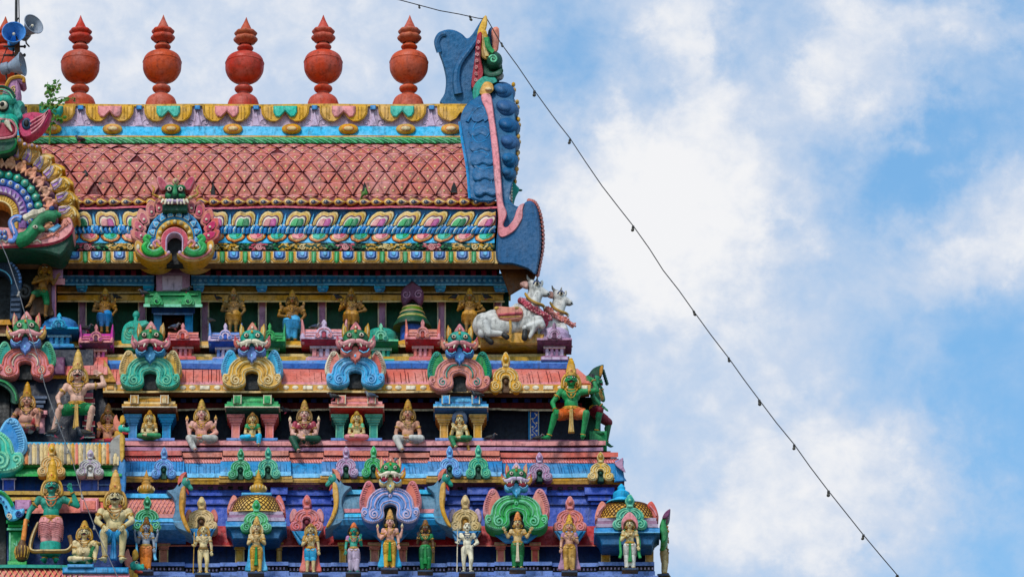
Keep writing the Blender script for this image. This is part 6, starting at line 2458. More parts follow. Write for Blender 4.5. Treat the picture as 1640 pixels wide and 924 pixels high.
    if four:
        for s in (-1, 1):
            a, b, d = T3(s * .11, .03, .77), T3(s * .215, .03, .655), T3(s * .245, -.02, .775)
            m.cap(a, b, .036, .03, c)
            m.cap(b, d, .03, .022, c)
            m.ell(d + V3(0, 0, .02), (.022, .02, .03), c, 8, 6)
            xsh[s] = d
    m.remesh(vox, 2, c)
    # fingers, toes
    for s in (-1, 1):
        d = hd[s]
        side = d.cross(V3(0, 1, 0))
        if side.length < .2:
            side = V3(1, 0, 0)
        side.normalize()
        nrm = d.cross(side).normalized()
        if nrm.y > 0:
            nrm = -nrm
        b0 = wr[s] + d * .045
        curl = -nrm if arms[0 if s < 0 else 1] not in ('bless',) else V3(0, 0, 0)
        if arms[0 if s < 0 else 1] == 'knee':
            curl = V3(0, 0, -.6)
        for q in range(4):
            o = (q - 1.5) * .0125
            ln = (.030, .036, .034, .026)[q]
            p0 = b0 + side * o
            p1 = p0 + d * ln + side * o * .35
            p2 = p1 + (d + curl * .6).normalized() * ln * .7
            m.cap(p0, p1, .0078, .0072, c, 6)
            m.cap(p1, p2, .0072, .006, c, 6)
        th = side * (-1 if side.x * s > 0 else 1)
        p0 = wr[s] + d * .02 + th * .018
        m.cap(p0, p0 + (d * .7 + th * .7).normalized() * .03, .009, .0075, c, 6)
        tv = (toe[s] - an[s])
        tv.z = 0 if legs not in ('dance',) else tv.z
        tv = tv.normalized() if tv.length > 1e-4 else V3(0, -1, 0)
        sd = V3(tv.y, -tv.x, 0)
        for q in range(5):
            p = toe[s] + tv * .016 + sd * ((q - 2) * .0105)
            m.cap(p - tv * .006, p + tv * (.016 - .002 * abs(q - 1)), .0074, .006, c, 5)
    if four:
        for s in (-1, 1):
            for q in range(4):
                p = xsh[s] + V3((q - 1.5) * .012, -.01, .04)
                m.cap(p, p + V3((q - 1.5) * .003, -.004, .03), .0075, .006, c, 5)
    body = m.build('body', t, 60)
    # ---- face paint
    for s in (-1, 1):
        m = MB(fh)
        e = hc + V3(s * .0255, -.061, .012)
        m.ell(e, (.017, .008, .0095), 'ivory', 10, 6)
        m.ell(e + V3(0, -.006, 0), (.0075, .005, .0078), 'black', 8, 6)
        m.tube([hc + V3(s * a, -.064 + abs(a - .02) * .25, b) for a, b in ((.008, .024), (.02, .032), (.034, .031), (.047, .022))], .0042, brow, 5)
        m.build('eye', body)
    m = MB(fh)
    for s in (-1, 1):
        m.ell(hc + V3(s * .007, -.0665, -.040), (.012, .007, .006), lips, 8, 5)
    m.ell(hc + V3(0, -.0655, -.048), (.013, .007, .0055), lips, 8, 5)
    m.build('lips', body)
    if moustache:
        m = MB(fh)
        for s in (-1, 1):
            m.tube(smooth_line([hc + V3(0, -.074, -.028), hc + V3(s * .02, -.074, -.034), hc + V3(s * .036, -.064, -.034), hc + V3(s * .05, -.05, -.02)], 4), .0105, 'black', 6, taper=lambda a: 1.1 - .8 * a)
        m.build('moustache', body)
    # ---- crown, hair, ear ornaments
    if crown:
        m = MB(fh)
        z0 = hc + V3(0, .004, .048)
        h = crown_h
        pr = [(.064, -.012), (.068, 0), (.07, .016), (.064, .02), (.06, .03), (.06, h * .35), (.054, h * .37), (.056, h * .42), (.05, h * .44), (.048, h * .62), (.043, h * .64), (.045, h * .69), (.038, h * .71), (.034, h * .84), (.026, h * .9), (.02, h * .92), (.022, h * .97), (.008, h * 1.04)]
        m.lathe([(a, b) for a, b in pr], z0, crown, 14)
        m.ell(z0 + V3(0, -.062, h * .2), (.022, .012, h * .15), crown, 8, 6)
        for s in (-1, 1):
            m.ell(z0 + V3(s * .036, -.054, h * .14), (.014, .01, h * .1), crown, 8, 6)
        m.ell(z0 + V3(0, -.072, h * .2), (.008, .006, .012), 'red', 6, 5)
        m.build('crown', t)
    if hair:
        m = MB(fh)
        pts = smooth_line([(0, .09), (.07, .078), (.104, .035), (.122, -.03), (.116, -.08), (.092, -.1), (.07, -.085), (.055, -.05), (0, -.04)], 3)
        pts = [(hc.x + x, hc.z + z) for x, z in mirrored(pts)]
        m.plate(pts, hc.y + .06, hc.y + .012, hair, .012)
        for s in (-1, 1):
            m.tube([hc + V3(s * a, .006, b) for a, b in smooth_line([(.066, .05), (.096, .02), (.108, -.03), (.104, -.075), (.086, -.09)], 3)], .011, hair, 6)
            m.tube([hc + V3(s * a, .002, b) for a, b in smooth_line([(.062, .03), (.08, .0), (.088, -.04), (.084, -.07)], 3)], .007, 'cream' if hair in ('ochre', 'gold') else hair, 5)
        m.build('hair', t)
    if ears:
        for s in (-1, 1):
            m = MB(fh)
            e = hc + V3(s * .066, -.012, -.05)
            m.tube([e + V3(.016 * math.cos(a), 0, .02 * math.sin(a)) for a in [2 * PI * i / 10 for i in range(10)]], .0075, ears, 5, True)
            m.build('earring', t)
    if long_hair:
        m = MB(f)
        m.plate([(T3(x, 0, z).x, T3(x, 0, z).z) for x, z in smooth_line([(-.07, .95), (-.12, .86), (-.15, .76), (-.16, .68), (-.1, .66), (0, .7), (.1, .66), (.16, .68), (.15, .76), (.12, .86), (.07, .95)], 3)], .085, .035, long_hair, .012)
        m.build('long_hair', t)
    if halo:
        m = MB(fh)
        m.plate([(hc.x + x, hc.z + z) for x, z in smooth_line([(-.11, -.09), (-.15, .0), (-.14, .1), (-.08, .19), (0, .25), (.08, .19), (.14, .1), (.15, 0), (.11, -.09)], 3)], .09, .05, halo, .014)
        m.build('halo', t)
    # ---- jewellery
    if neck:
        m = MB(f)
        for (w, z1, r, k) in ((.062, .775, .0085, neck), (.085, .735, .0085, neck), (.07, .665, .0065, necklace2 or neck)):
            L = []
            for i in range(13):
                a = PI * i / 12
                x = w * math.cos(a)
                z = .805 + (z1 - .805) * math.sin(a)
                d = -.045 - .05 * math.sin(a) ** .6 - (belly * .045 if z < .7 else 0) - (.04 if breast and z < .76 else 0) + (.01 if z > .8 else 0)
                L.append(T3(x, d, z))
            m.tube(L, r, k, 5)
        m.ell(T3(0, -.1 - (.03 if breast else 0), .70), (.016, .008, .02), neck, 8, 6)
        m.build('necklace', t)
    def ring(m, c0, d, r, th=.0085):
        d = d.normalized()
        e1 = d.cross(V3(0, 1, 0)).normalized()
        e2 = d.cross(e1)
        m.tube([c0 + (e1 * math.cos(2 * PI * i / 12) + e2 * math.sin(2 * PI * i / 12)) * r for i in range(12)], th, armlet, 5, True)
    if armlet:
        for s in (-1, 1):
            m = MB(f)
            for (a, b, q, r) in ((sh[s], el[s], .45, .043),):
                c0 = a.lerp(b, q)
                d = (b - a).normalized()
                e1 = d.cross(V3(0, 1, 0)).normalized()
                e2 = d.cross(e1)
                m.tube([c0 + (e1 * math.cos(2 * PI * i / 12) + e2 * math.sin(2 * PI * i / 12)) * r for i in range(12)], .0085, armlet, 5, True)
            c0 = sh[s].lerp(el[s], .45) + V3(s * .012, -.042, 0)
            m.ell(c0, (.018, .01, .02), armlet, 8, 6)
            m.build('armlet', t)
            m = MB(f)
            ring(m, el[s].lerp(wr[s], .9), wr[s] - el[s], .029)
            m.build('bracelet', t)
        for s in (-1, 1):
            m = MB(f)
            c0 = kn[s].lerp(an[s], .9)
            d = (an[s] - kn[s]).normalized()
            e1 = d.cross(V3(0, 1, 0))
            e1 = e1.normalized() if e1.length > .1 else V3(1, 0, 0)
            e2 = d.cross(e1)
            m.tube([c0 + (e1 * math.cos(2 * PI * i / 12) + e2 * math.sin(2 * PI * i / 12)) * .034 for i in range(12)], .0075, armlet, 5, True)
            m.build('anklet', t)
    # ---- cloth
    if cloth:
        m = MB(f)
        cr = .083 * bw if legs in ('stand', 'sway', 'half') else .071 * min(bw, 1.12)
        m.ell(pel + V3(0, 0, -.01), (.112 * bw, .084, .072), cloth, 14, 10)
        for s in (-1, 1):
            if cloth_len <= 1.0:
                tot = cloth_len * 2
                a = min(1.0, tot)
                k1 = hips[s].lerp(kn[s], a)
                m.cap(hips[s], k1, cr, cr + (.058 - cr) * a, cloth)
                if tot > 1:
                    e = kn[s].lerp(an[s], (tot - 1) * .94)
                    m.cap(kn[s], e, .062, .05, cloth)
        if legs in ('stand', 'sway', 'half') and cloth_len > .7:
            m.cap(pel + V3(0, -.01, -.05), (an[-1] + an[1]) / 2 + V3(0, .01, .09), .07, .05, cloth)
        m.remesh(vox, 2, cloth)
        for s in (-1, 1):
            for q in range(7):
                fr = .15 + q * .13 * min(1, cloth_len * 1.6)
                if fr > cloth_len * 1.75:
                    break
                P0, P1, rr = (hips[s], kn[s], cr - .018 * fr) if fr < 1 else (kn[s], an[s], .061 - .01 * (fr - 1))
                c0 = P0.lerp(P1, fr if fr < 1 else fr - 1)
                d = (P1 - P0).normalized()
                e1 = d.cross(V3(0, 1, 0))
                e1 = e1.normalized() if e1.length > .1 else V3(1, 0, 0)
                e2 = d.cross(e1)
                ring = [c0 + d * (.02 * math.cos(2 * PI * i / 12 + .6)) + (e1 * math.cos(2 * PI * i / 12) + e2 * math.sin(2 * PI * i / 12)) * (rr + .001) for i in range(12)]
                m.tube(ring, .0055, cloth, 4, True)
        m.build('garment', t, 60)
    if belt:
        m = MB(f)
        for dz2, r in ((.052, .012), (.03, .014)):
            m.tube([pel + V3(.103 * bw * math.cos(2 * PI * i / 18), (.08 + belly * .03) * math.sin(2 * PI * i / 18), dz2) for i in range(18)], r, belt, 6, True)
        m.ell(pel + V3(0, -.088, .035), (.024, .014, .026), belt, 8, 6)
        for s in (-1, 1):
            m.tube([pel + V3(s * a, -.086, b) for a, b in ((.09, .02), (.06, -.03), (.02, -.02), (0, .02))], .006, belt, 5)
        m.build('belt', t)
    if sash:
        m = MB(f)
        z0 = pel.z - .0
        L = .36 if legs in ('stand', 'sway', 'half') else .3
        y1 = -.1
        m.plate([(-.022, z0 + .02), (.022, z0 + .02), (.03, z0 - L * .6), (.042, z0 - L), (-.042, z0 - L), (-.03, z0 - L * .6)], y1 + .05, y1, sash, .008)
        for x in (-.018, 0, .018):
            m.tube([(x * .8, y1 - .002, z0 + .01), (x * 1.2, y1 - .002, z0 - L * .6), (x * 1.7, y1 - .002, z0 - L * .97)], .005, 'cream' if sash in ('ochre', 'gold', 'white') else sash, 4)
        m.build('sash', t)
    if cape:
        m = MB(f)
        m.plate([(x, z + dz) for x, z in smooth_line([(-.1, .8), (-.16, .7), (-.17, .5), (-.19, .28), (-.24, .1), (-.14, .07), (0, .1), (.14, .07), (.24, .1), (.19, .28), (.17, .5), (.16, .7), (.1, .8)], 3)], .12, .05, cape, .014)
        m.build('cloak', t)
    if shawl:
        m = MB(f)
        for s in (-1, 1):
            m.tube(smooth_line([T3(s * .1, -.03, .82), T3(s * .155, -.01, .74), el[s] + V3(s * .03, .03, .02), T3(s * .2, .02, .5), T3(s * .19, .0, .34), T3(s * .215, -.01, .24)], 4), .026, shawl, 7, taper=lambda a: .6 + .7 * a)
        m.build('shawl', t)
    if top:
        m = MB(f)
        m.ell(T3(0, -.0, .715), (.117 * bw, .08, .075), top, 14, 10)
        if breast:
            for s in (-1, 1):
                m.ell(T3(s * .052, -.068, .705), (.05, .043, .047), top, 10, 8)
        for s in (-1, 1):
            m.cap(sh[s], sh[s].lerp(el[s], .45), .051, .042, top)
        m.remesh(vox, 2, top)
        m.build('blouse', t, 60)
    # ---- what the hands hold
    if four:
        for s in (-1, 1):
            m = MB(f)
            d = xsh[s]
            if s < 0:
                m.ell(d + V3(0, -.01, .075), (.026, .016, .034), back_held, 10, 7)
                m.cap(d + V3(0, -.01, .09), d + V3(0, -.01, .12), .015, .004, back_held, 7)
            else:
                m.lathe([(.008, .045), (.025, .06), (.029, .075), (.018, .1), (.01, .11), (.004, .13)], d + V3(0, -.01, 0), back_held, 10)
            m.build('emblem', t)
    if held == 'staff':
        m = MB(f)
        p = wr[-1] + V3(-.0, -.03, 0)
        m.cap(V3(p.x - .005, p.y, .0), V3(p.x + .005, p.y, .86), .011, .011, 'gold' if skin == 'tan' else 'ivory', 7)
        m.build('staff', t)
    if held == 'mace':
        m = MB(f)
        p = wr[-1] + hd[-1] * .04
        m.cap(p + V3(.005, -.02, .04), p + V3(-.015, -.05, -.2), .026, .032, 'orange', 9)
        q = p + V3(-.03, -.05, -.37)
        m.lathe([(.03, .16), (.05, .12), (.055, .1), (.075, .08), (.088, .03), (.085, -.02), (.06, -.07), (.05, -.085), (.02, -.09)], q, 'brown', 16)
        for i in range(12):
            a = 2 * PI * i / 12
            m.tube([q + V3(.078 * math.cos(a), .078 * math.sin(a), .075), q + V3(.091 * math.cos(a), .091 * math.sin(a), .02), q + V3(.068 * math.cos(a), .068 * math.sin(a), -.06)], .008, 'gold', 5)
        m.build('mace', t)
    if held == 'flower':
        m = MB(f)
        p = wr[-1] + hd[-1] * .09
        m.ell(p, (.022, .016, .03), 'ochre', 9, 6)
        m.build('flower_bud', t)
    if base:
        m = MB(f)
        w, h = (.17, .045)
        m.box(-w, w, -h, 0.0, .12, -.13, base, .01)
        m.build('plinth', t)
    return t


# ---- gold four-armed gods standing in the top storey
G = 'gold four armed gods along the top storey'
for (u, sk, cl, ln, w) in ((167, 'bronze', 'hornblue', .62, 'with bright blue trousers above the magenta shrine'), (373, 'bronze', 'gold', .5, 'with a reddish dark body above the lavender shrine'),
                           (467, 'gold', 'sky', .9, 'with long blue trousers between ochre and pink shrines'), (562, 'bronze', 'gold', .5, 'above the demon face of the sky blue arch'), (752, 'gold', 'gold', .5, 'standing behind the white bull')):
    figure(u, 538 if u != 467 else 552, 128, 70 if u != 467 else 80, 'gold painted four armed god ' + w, 'half', ('low', 'down') if u % 2 else ('bless', 'hip'), 'godgold' if u != 373 else 'bronze', cl, ln, 'gold', 'gold', .13, 'bronze', 'red', True, neck='gold',
           armlet='gold', group=G, fat=1.65, ears='gold', back_held='gold', brow='brown')
figure(66, 510, 84, 88, 'dark bronze dancing god with one knee raised in the shadow of the great arch', 'dance', ('cross', 'out'), 'bronze', 'emerald', .5, 'bronze', 'brown', .22, 'bronze', 'brown', False, group=None, neck='bronze', armlet='bronze', tilt=.12, cape='brown')

# ---- seated gods of the middle storey
G = 'large seated gods of the middle storey'
figure(322, 711, 44, 98, 'seated pale pink god with white trousers and raised gold emblems between ochre and green niches', 'royal', ('down', 'hip'), 'flesh', 'offwhite', .97, 'gold', 'gold', .16, 'gold', 'crimson', True, long_hair='bronze', group=G, shawl=None, back_held='ochre', fat=1.22)
figure(487, 712, 44, 98, 'seated four armed goddess with dark green trousers and a red bodice', 'royal', ('low', 'low'), 'flesh', 'dkgreen', .97, 'gold', 'gold', .16, 'bronze', 'crimson', True, breast=True, top='crimson', long_hair='bronze', group=G, back_held='tan', fat=1.22)
figure(653, 711, 44, 98, 'seated brown bodied god with white trousers between the salmon and blue roofed niches', 'royal', ('down', 'down'), 'skin2', 'offwhite', .97, 'gold', 'gold', .16, 'bronze', 'crimson', False, long_hair='bronze', group=G, fat=1.22)
figure(172, 716, 50, 96, 'shaded seated god half hidden behind the weathered roof horn', 'lotus', ('bless', 'low'), 'skin2', 'red', .97, 'gold', 'bronze', .16, 'bronze', 'crimson', False, long_hair='brown', group=G)
G = 'small figures seated in the pillared niches'
figure(239, 704, 42, 72, 'small gold figure with green trousers seated cross legged between blue pillars', 'lotus', ('low', 'low'), 'tan', 'green', .97, 'gold', 'gold', .1, 'ochre', 'crimson', group=G, long_hair='ochre', top='gold')
figure(404, 706, 42, 72, 'small figure with sky blue trousers and green bodice seated between red pillars', 'royal_r', ('low', 'down'), 'tan', 'sky', .97, 'ochre', 'bronze', .08, 'bronze', 'crimson', group=G, top='green', long_hair='bronze', breast=True)
figure(571, 706, 42, 74, 'small figure in pink and yellow silk seated between teal pillars', 'lotus', ('low', 'low'), 'tan', 'pink', .97, 'ochre', 'gold', .09, 'ochre', 'crimson', group=G, top='mint', long_hair='ochre', sash=None)
figure(736, 708, 42, 74, 'small figure with a dark halo and green trousers seated between yellow pillars', 'royal', ('bless', 'down'), 'tan', 'emerald', .97, 'ochre', 'gold', .03, 'slate', 'crimson', group=G, halo='slate', shawl='ochre')
figure(42, 693, 26, 104, 'pot bellied ochre attendant with crossed black cords sitting in the shadow', 'kneeup', ('hip', 'knee'), 'skin2', 'red', .3, 'gold', 'gold', .2, 'gold', 'brown', belly=1, fat=1.15, group=None, necklace2='black', cape=None)

# ---- guardians
G = 'crouching guardians at the corners'
figure(122, 702, 10, 128, 'pink crouching guardian with black moustache, green shorts and one arm raised to his head', 'squat', ('knee', 'salute'), 'flesh', 'emerald', .42, 'gold', 'ochre', .22, 'ochre', 'crimson', False, True, fat=1.12, sash='ochre', group=G, name='guardian_statue')
figure(915, 708, 26, 124, 'bright green crouching guardian with orange shorts and one arm raised to his head', 'squat', ('knee', 'salute'), 'green', 'orange', .36, 'ochre', 'ochre', .2, 'ochre', 'red', False, True, fat=1.12, sash='ochre', group=G, name='guardian_statue')
figure(954, 704, 100, 116, 'dark green guardian facing sideways round the corner behind the bright green one', 'squat', ('salute', 'knee'), 'emerald', 'maroon', .5, 'ochre', None, .18, 'soot', 'red', False, True, fat=1.1, sash=None, group=G, rz=R(72), name='guardian_statue', mirror=-1)
G = 'big guardians on the lowest ledge'
figure(80, 902, -86, 136, 'green skinned guardian standing in pink breeches with a round mace', 'stand', ('club', 'wave'), 'teal', 'pink', .55, 'gold', 'ochre', .24, 'ochre', 'crimson', False, True, fat=1.2, group=G, held='mace', name='guardian_statue', neck='orange')
figure(182, 908, -84, 144, 'cream skinned guardian sitting upright in blue shorts with both hands on his knees', 'chair', ('knee', 'knee'), 'tan', 'sky', .46, 'bronze', 'ochre', .22, 'gold', 'brown', False, True, fat=1.25, sash='blue', group=G, name='guardian_statue')
figure(134, 905, -92, 104, 'cream pot bellied dwarf with green shorts sitting between the two big guardians', 'kneeup', ('fold', 'knee'), 'tan', 'emerald', .45, None, 'ochre', .12, 'gold', 'crimson', False, True, belly=1, fat=1.15, group=G, name='guardian_statue', cape=None, shawl=None)


def green_skirt():
    f = LOC(80, 902, -86, 136)
    m = MB(f)
    m.lathe([(.10, .09), (.122, .1), (.125, .2), (.12, .235), (.1, .24)], (0, 0, 0), 'teal', 20, sy=.75)
    m.tube(smooth_line([(-.15, .02, .47), (-.21, -.0, .32), (-.235, -.02, .18), (-.2, -.06, .12), (-.08, -.12, .1), (.08, -.12, .1), (.2, -.08, .12), (.25, -.02, .2), (.22, 0, .32)], 4), .026, 'bronze', 8)
    m.tube(smooth_line([(-.15, -.03, .47), (-.21, -.03, .32), (-.235, -.05, .185), (-.2, -.09, .125), (-.08, -.145, .105), (.08, -.145, .105), (.2, -.11, .125), (.25, -.05, .2)], 4), .009, 'tan', 6)
    par = [o for o in bpy.data.objects if o.type == 'EMPTY' and str(o.get('label', '')).startswith('green skinned guardian standing')][0]
    m.build('skirt_hem', par)


green_skirt()

# ---- standing row of the lowest storey
G = 'row of standing figures on the lowest storey'
kw = dict(group=G, base='slate')
figure(233, 915, -58, 78, 'pale blue skinned god in orange trousers beside the sitting cream guardian', 'stand', ('bless', 'down'), 'steel', 'orange', .95, 'gold', 'bronze', .14, 'gold', 'crimson', True, shawl='lightblue', back_held='steel', **kw)
figure(325, 920, -58, 78, 'bare tan skinned ascetic leaning on a gold staff', 'sway', ('staff', 'down'), 'tan', None, .2, 'bronze', None, .1, 'gold', 'brown', held='staff', neck='tan', armlet='ochre', **kw)
figure(410, 918, -58, 80, 'god in long yellow trousers with a blue cloak below the ochre domed shrine', 'stand', ('chest', 'chest'), 'tan', 'ochre', .97, 'gold', 'ochre', .16, 'tan', 'crimson', cape='sky', sash='green', **kw)
figure(497, 919, -58, 78, 'gold bodied figure in blue shorts with bare yellow legs', 'stand', ('chest', 'down'), 'tan', 'sky', .42, 'gold', 'gold', .07, 'gold', 'brown', cape='salmon', top='gold', **kw)
figure(566, 918, -58, 76, 'green faced figure in lilac trousers left of the god in yellow robes', 'sway', ('down', 'bless'), 'teal', 'lilac', .96, 'gold', 'orange', .1, 'black', 'crimson', top='mauve', shawl=None, held=None, **kw)
figure(624, 912, -62, 84, 'four armed god in a golden yellow robe with a blue cloak below the lavender arch', 'stand', ('chest', 'down'), 'flesh', 'ochre', .97, 'gold', 'ochre', .17, 'black', 'crimson', True, cape='sky', sash='green', back_held='tan', **kw)
figure(681, 915, -58, 76, 'dark faced goddess in an emerald green sari', 'sway', ('bless', 'down'), 'brown', 'emerald', .97, 'green', 'bronze', .12, 'black', 'crimson', breast=True, top='emerald', sash='green', **kw)
figure(748, 918, -58, 82, 'white bodied bald ascetic holding a tall white staff', 'sway', ('staff', 'hip'), 'ivory', None, .2, None, None, .1, None, 'brown', held='staff', neck='slate', armlet='slate', ears=None, **kw)
figure(829, 912, -60, 82, 'cream bodied god in green silk trousers raising both hands', 'stand', ('out', 'out'), 'tan', 'emerald', .97, 'gold', 'orange', .15, 'black', 'crimson', sash='white', **kw)
figure(912, 916, -58, 80, 'god in golden trousers with a mauve cloak and horned gold crown', 'stand', ('down', 'chest'), 'skin2', 'ochre', .97, 'gold', 'ochre', .17, 'ochre', 'crimson', cape='mauve', top='mauve', **kw)
figure(1009, 912, -62, 80, 'cream goddess in a white sari with green shawl and pink halo', 'stand', ('chest', 'down'), 'tan', 'white', .97, 'gold', 'bronze', .04, 'brown', 'crimson', halo='pink', shawl='green', breast=True, sash='lime', **kw)
figure(1064, 922, 30, 80, 'gold figure seen in profile at the outer corner of the lowest storey', 'stand', ('bless', 'down'), 'gold', 'tan', .97, 'bronze', 'gold', .1, 'ochre', 'brown', rz=R(78), **kw)
# ------------------------------------------------------------------ white bulls
def bull(du, dv, y, s, label, cloth, garland):
    f = LOC(820 + du, 555 + dv, y, s)
    t = thing('reclining_bull', label, 'bull statue', f.o, 'white bulls on the corner ledge')
    Q = lambda u, v, yy=0: (u - 820, yy, 555 - v)
    w = 'bullwhite'
    m = MB(f)
    m.ell(Q(780, 522), (19, 17, 19), w, 14, 10)
    m.ell(Q(808, 523), (30, 17, 19), w, 16, 10)
    m.ell(Q(846, 515), (21, 17, 22), w, 14, 10)
    m.cap(Q(790, 512), Q(838, 506), 13, 15, w)
    m.ell(Q(830, 497), (9, 8, 9), w, 10, 8)
    m.cap(Q(852, 506), Q(853, 476), 15, 9, w)
    m.cap(Q(852, 496, -4), Q(862, 478, -4), 12, 7, w)
    m.ell(Q(856, 464), (11, 10.5, 10), w, 12, 9)
    m.cap(Q(858, 466, -1), Q(873, 474, -1), 9, 5.6, w)
    m.ell(Q(874.5, 474, -1), (5.6, 6, 5), w, 10, 7)
    m.ell(Q(852, 457), (7, 8, 5), w, 9, 7)
    # folded fore leg
    m.cap(Q(862, 518, -13), Q(868, 528, -16), 8, 5.5, w)
    m.cap(Q(866, 524, -17), Q(841, 533, -18), 5.6, 4.4, w)
    m.cap(Q(858, 528, -18), Q(849, 546, -18), 4.6, 3.2, w)
    # hind leg
    m.cap(Q(778, 528, -14), Q(786, 540, -17), 11, 6.5, w)
    m.cap(Q(786, 540, -17), Q(806, 541, -18), 5.6, 4, w)
    m.ell(Q(776, 539, -15), (7, 6, 7), w, 10, 7)
    m.remesh(.02 * s, 3, w)
    body = m.build('body', t, 60)
    for a, b, r in ((Q(806, 541, -18), Q(814, 546, -18), 4.2), (Q(842, 536, -18), Q(841, 547, -18), 5), (Q(782, 546, -16), Q(790, 553, -16), 4.4)):
        m = MB(f)
        m.cap(a, b, r * .8, r, 'soot', 10)
        m.build('hoof', body)
    m = MB(f)
    m.plate([(x - 820, 555 - z) for x, z in smooth_line([(846, 459), (840, 458), (834, 461), (838, 466), (846, 468)], 3, True)], -4, -10, 'flesh', 1.2)
    m.build('ear', body)
    m = MB(f)
    m.plate([(x - 820, 555 - z) for x, z in smooth_line([(863, 458), (868, 452), (870, 456), (867, 462)], 3, True)], 6, 1, 'white', 1)
    m.build('ear', body)
    for q in (-1, 1):
        m = MB(f)
        x = 850 + (q + 1) * 6
        m.tube([Q(x, 456, 4 * q), Q(x - 3 + q, 451, 4 * q), Q(x - 3 + q * 2, 446.5, 4 * q)], 3, 'ash', 8, r2=.7)
        m.build('horn', body)
    m = MB(f)
    m.ell(Q(860, 462, -10), (4, 2.2, 3.2), 'ivory', 10, 6)
    m.ell(Q(860.4, 462, -11.6), (2.2, 1.4, 2.4), 'black', 8, 6)
    m.tube([Q(854, 462, -10), Q(857, 458.4, -10.6), Q(862, 458.6, -10.4), Q(866, 461, -8.6)], 1, 'navy', 5)
    m.build('eye', body)
    m = MB(f)
    m.ell(Q(877, 475.5, -5), (1.6, 1.4, 1.2), 'black', 7, 5)
    m.tube([Q(880, 477, -3), Q(875, 479, -6), Q(869, 479, -7)], .7, 'black', 5)
    m.build('muzzle', body)
    m = MB(f)
    L = smooth_line([Q(838, 487, -9), Q(846, 497, -14), Q(858, 505, -17), Q(870, 510, -14), Q(880, 514, -6)], 5)
    m.tube(L, 4.2, garland, 8)
    for p in L:
        for q in range(5):
            m.ell((p[0] + rnd.uniform(-3.6, 3.6), p[1] - 3.2 + rnd.uniform(-1, 1.5), p[2] + rnd.uniform(-3.6, 3.6)), 1.7, 'pink' if q % 2 else garland, 6, 4)
    m.tube(smooth_line([Q(838, 487, 12), Q(834, 484, 0), Q(838, 487, -9)], 4), 4, garland, 8)
    m.build('garland', t)
    m = MB(f)
    L = smooth_line([Q(842, 476, -8), Q(848, 486, -13), Q(858, 493, -16), Q(868, 495, -12), Q(872, 496, -4)], 5)
    m.tube(L, 1.9, 'gold', 6)
    m.tube([(a, b - .6, c - 2.6) for a, b, c in L], 1.0, 'brown', 5)
    m.ell(Q(871, 498, -8), 2, 'ivory', 8, 6)
    m.build('collar', t)
    m = MB(f)
    pts = smooth_line([(797, 504), (800, 499), (818, 500), (834, 500), (839, 508), (836, 518), (820, 521), (804, 519)], 3, True)
    m.plate([(x - 820, 555 - z) for x, z in pts], -6, -18.5, cloth, 2.2)
    m.tube([Q(801, 513, -19), Q(818, 512, -20), Q(837, 510, -19)], 2, 'rose', 6)
    m.tube([Q(804, 516, -18.6), Q(818, 516, -19.4), Q(834, 515, -18.6)], .8, 'ochre', 5)
    for x in (799, 829):
        m.ell(Q(x, 502, -16), (4.4, 4, 3), 'ochre', 9, 6)
    m.build('saddle_cloth', t)
    m = MB(f)
    m.tube([Q(819, 521, -17), Q(820, 532, -19), Q(819, 541, -17)], 2.2, 'gold', 6)
    m.build('girth', t)
    m = MB(f)
    m.plate([(x - 820, 555 - z) for x, z in ((770, 534), (872, 538), (868, 554), (774, 552))], 30, -10, 'ochre', 2)
    m.build('plinth', t)


bull(-2, 1, 92, 1.05, 'white bull reclining with a red saddle cloth and pink garland', 'salmon', 'rose')
bull(40, 9, 134, .97, 'second white bull looking out to the side from behind the first', 'rose', 'salmon')


# ------------------------------------------------------------------ birds
def bird(u, v, y, s, d, label, main='pigeon', wing='soot', beak='ash', group='pigeons perched on the tower', cat='pigeon', name='pigeon', lean=0.0):
    """v = where the feet stand, d = which way the beak points"""
    f = LOC(u, v, y, s, 0, d)
    t = thing(name, label, cat, f.o, group)
    c, sn = math.cos(lean), math.sin(lean)
    q = lambda x, yy, z: (x * c - (z - 6) * sn, yy, x * sn + (z - 6) * c + 6)
    m = MB(f)
    m.ell(q(0, 0, 6.4), (7, 4, 4.2), main, 12, 8)
    m.cap(q(3.4, 0, 7.4), q(6.6, 0, 11.2), 3.2, 2.2, main, 9)
    m.ell(q(7.2, 0, 12.2), (2.7, 2.3, 2.4), main, 10, 7)
    m.cap(q(-5, 0, 6), q(-13, 0, 4), 2.6, 1.2, main, 8)
    m.remesh(.011 * s, 2, main)
    body = m.build('body', t, 60)
    for sd in (-1, 1):
        m = MB(f)
        m.plate([q(a, 0, b)[::2] for a, b in smooth_line([(4, 8.6), (0, 9.8), (-6, 8), (-11, 5), (-5, 4.4), (1, 4.8)], 2, True)], sd * 2.6, sd * 4.4, wing, .8)
        m.build('wing', body)
        m = MB(f)
        m.cap((1 + sd, sd * 1.3, 2.8), (1.4 + sd, sd * 1.3, 0.2), .5, .5, 'rose', 5)
        m.cap((1.4 + sd, sd * 1.3, .3), (3.4 + sd, sd * 1.3, .2), .45, .3, 'rose', 5)
        m.build('leg', body)
    m = MB(f)
    m.cap(q(9.2, 0, 12), q(11.6, 0, 11.2), .9, .3, beak, 6)
    m.build('beak', body)
    m = MB(f)
    for sd in (-1, 1):
        m.ell(q(7.9, sd * 2.0, 12.6), .55, 'orange', 6, 4)
    m.build('eye', body)


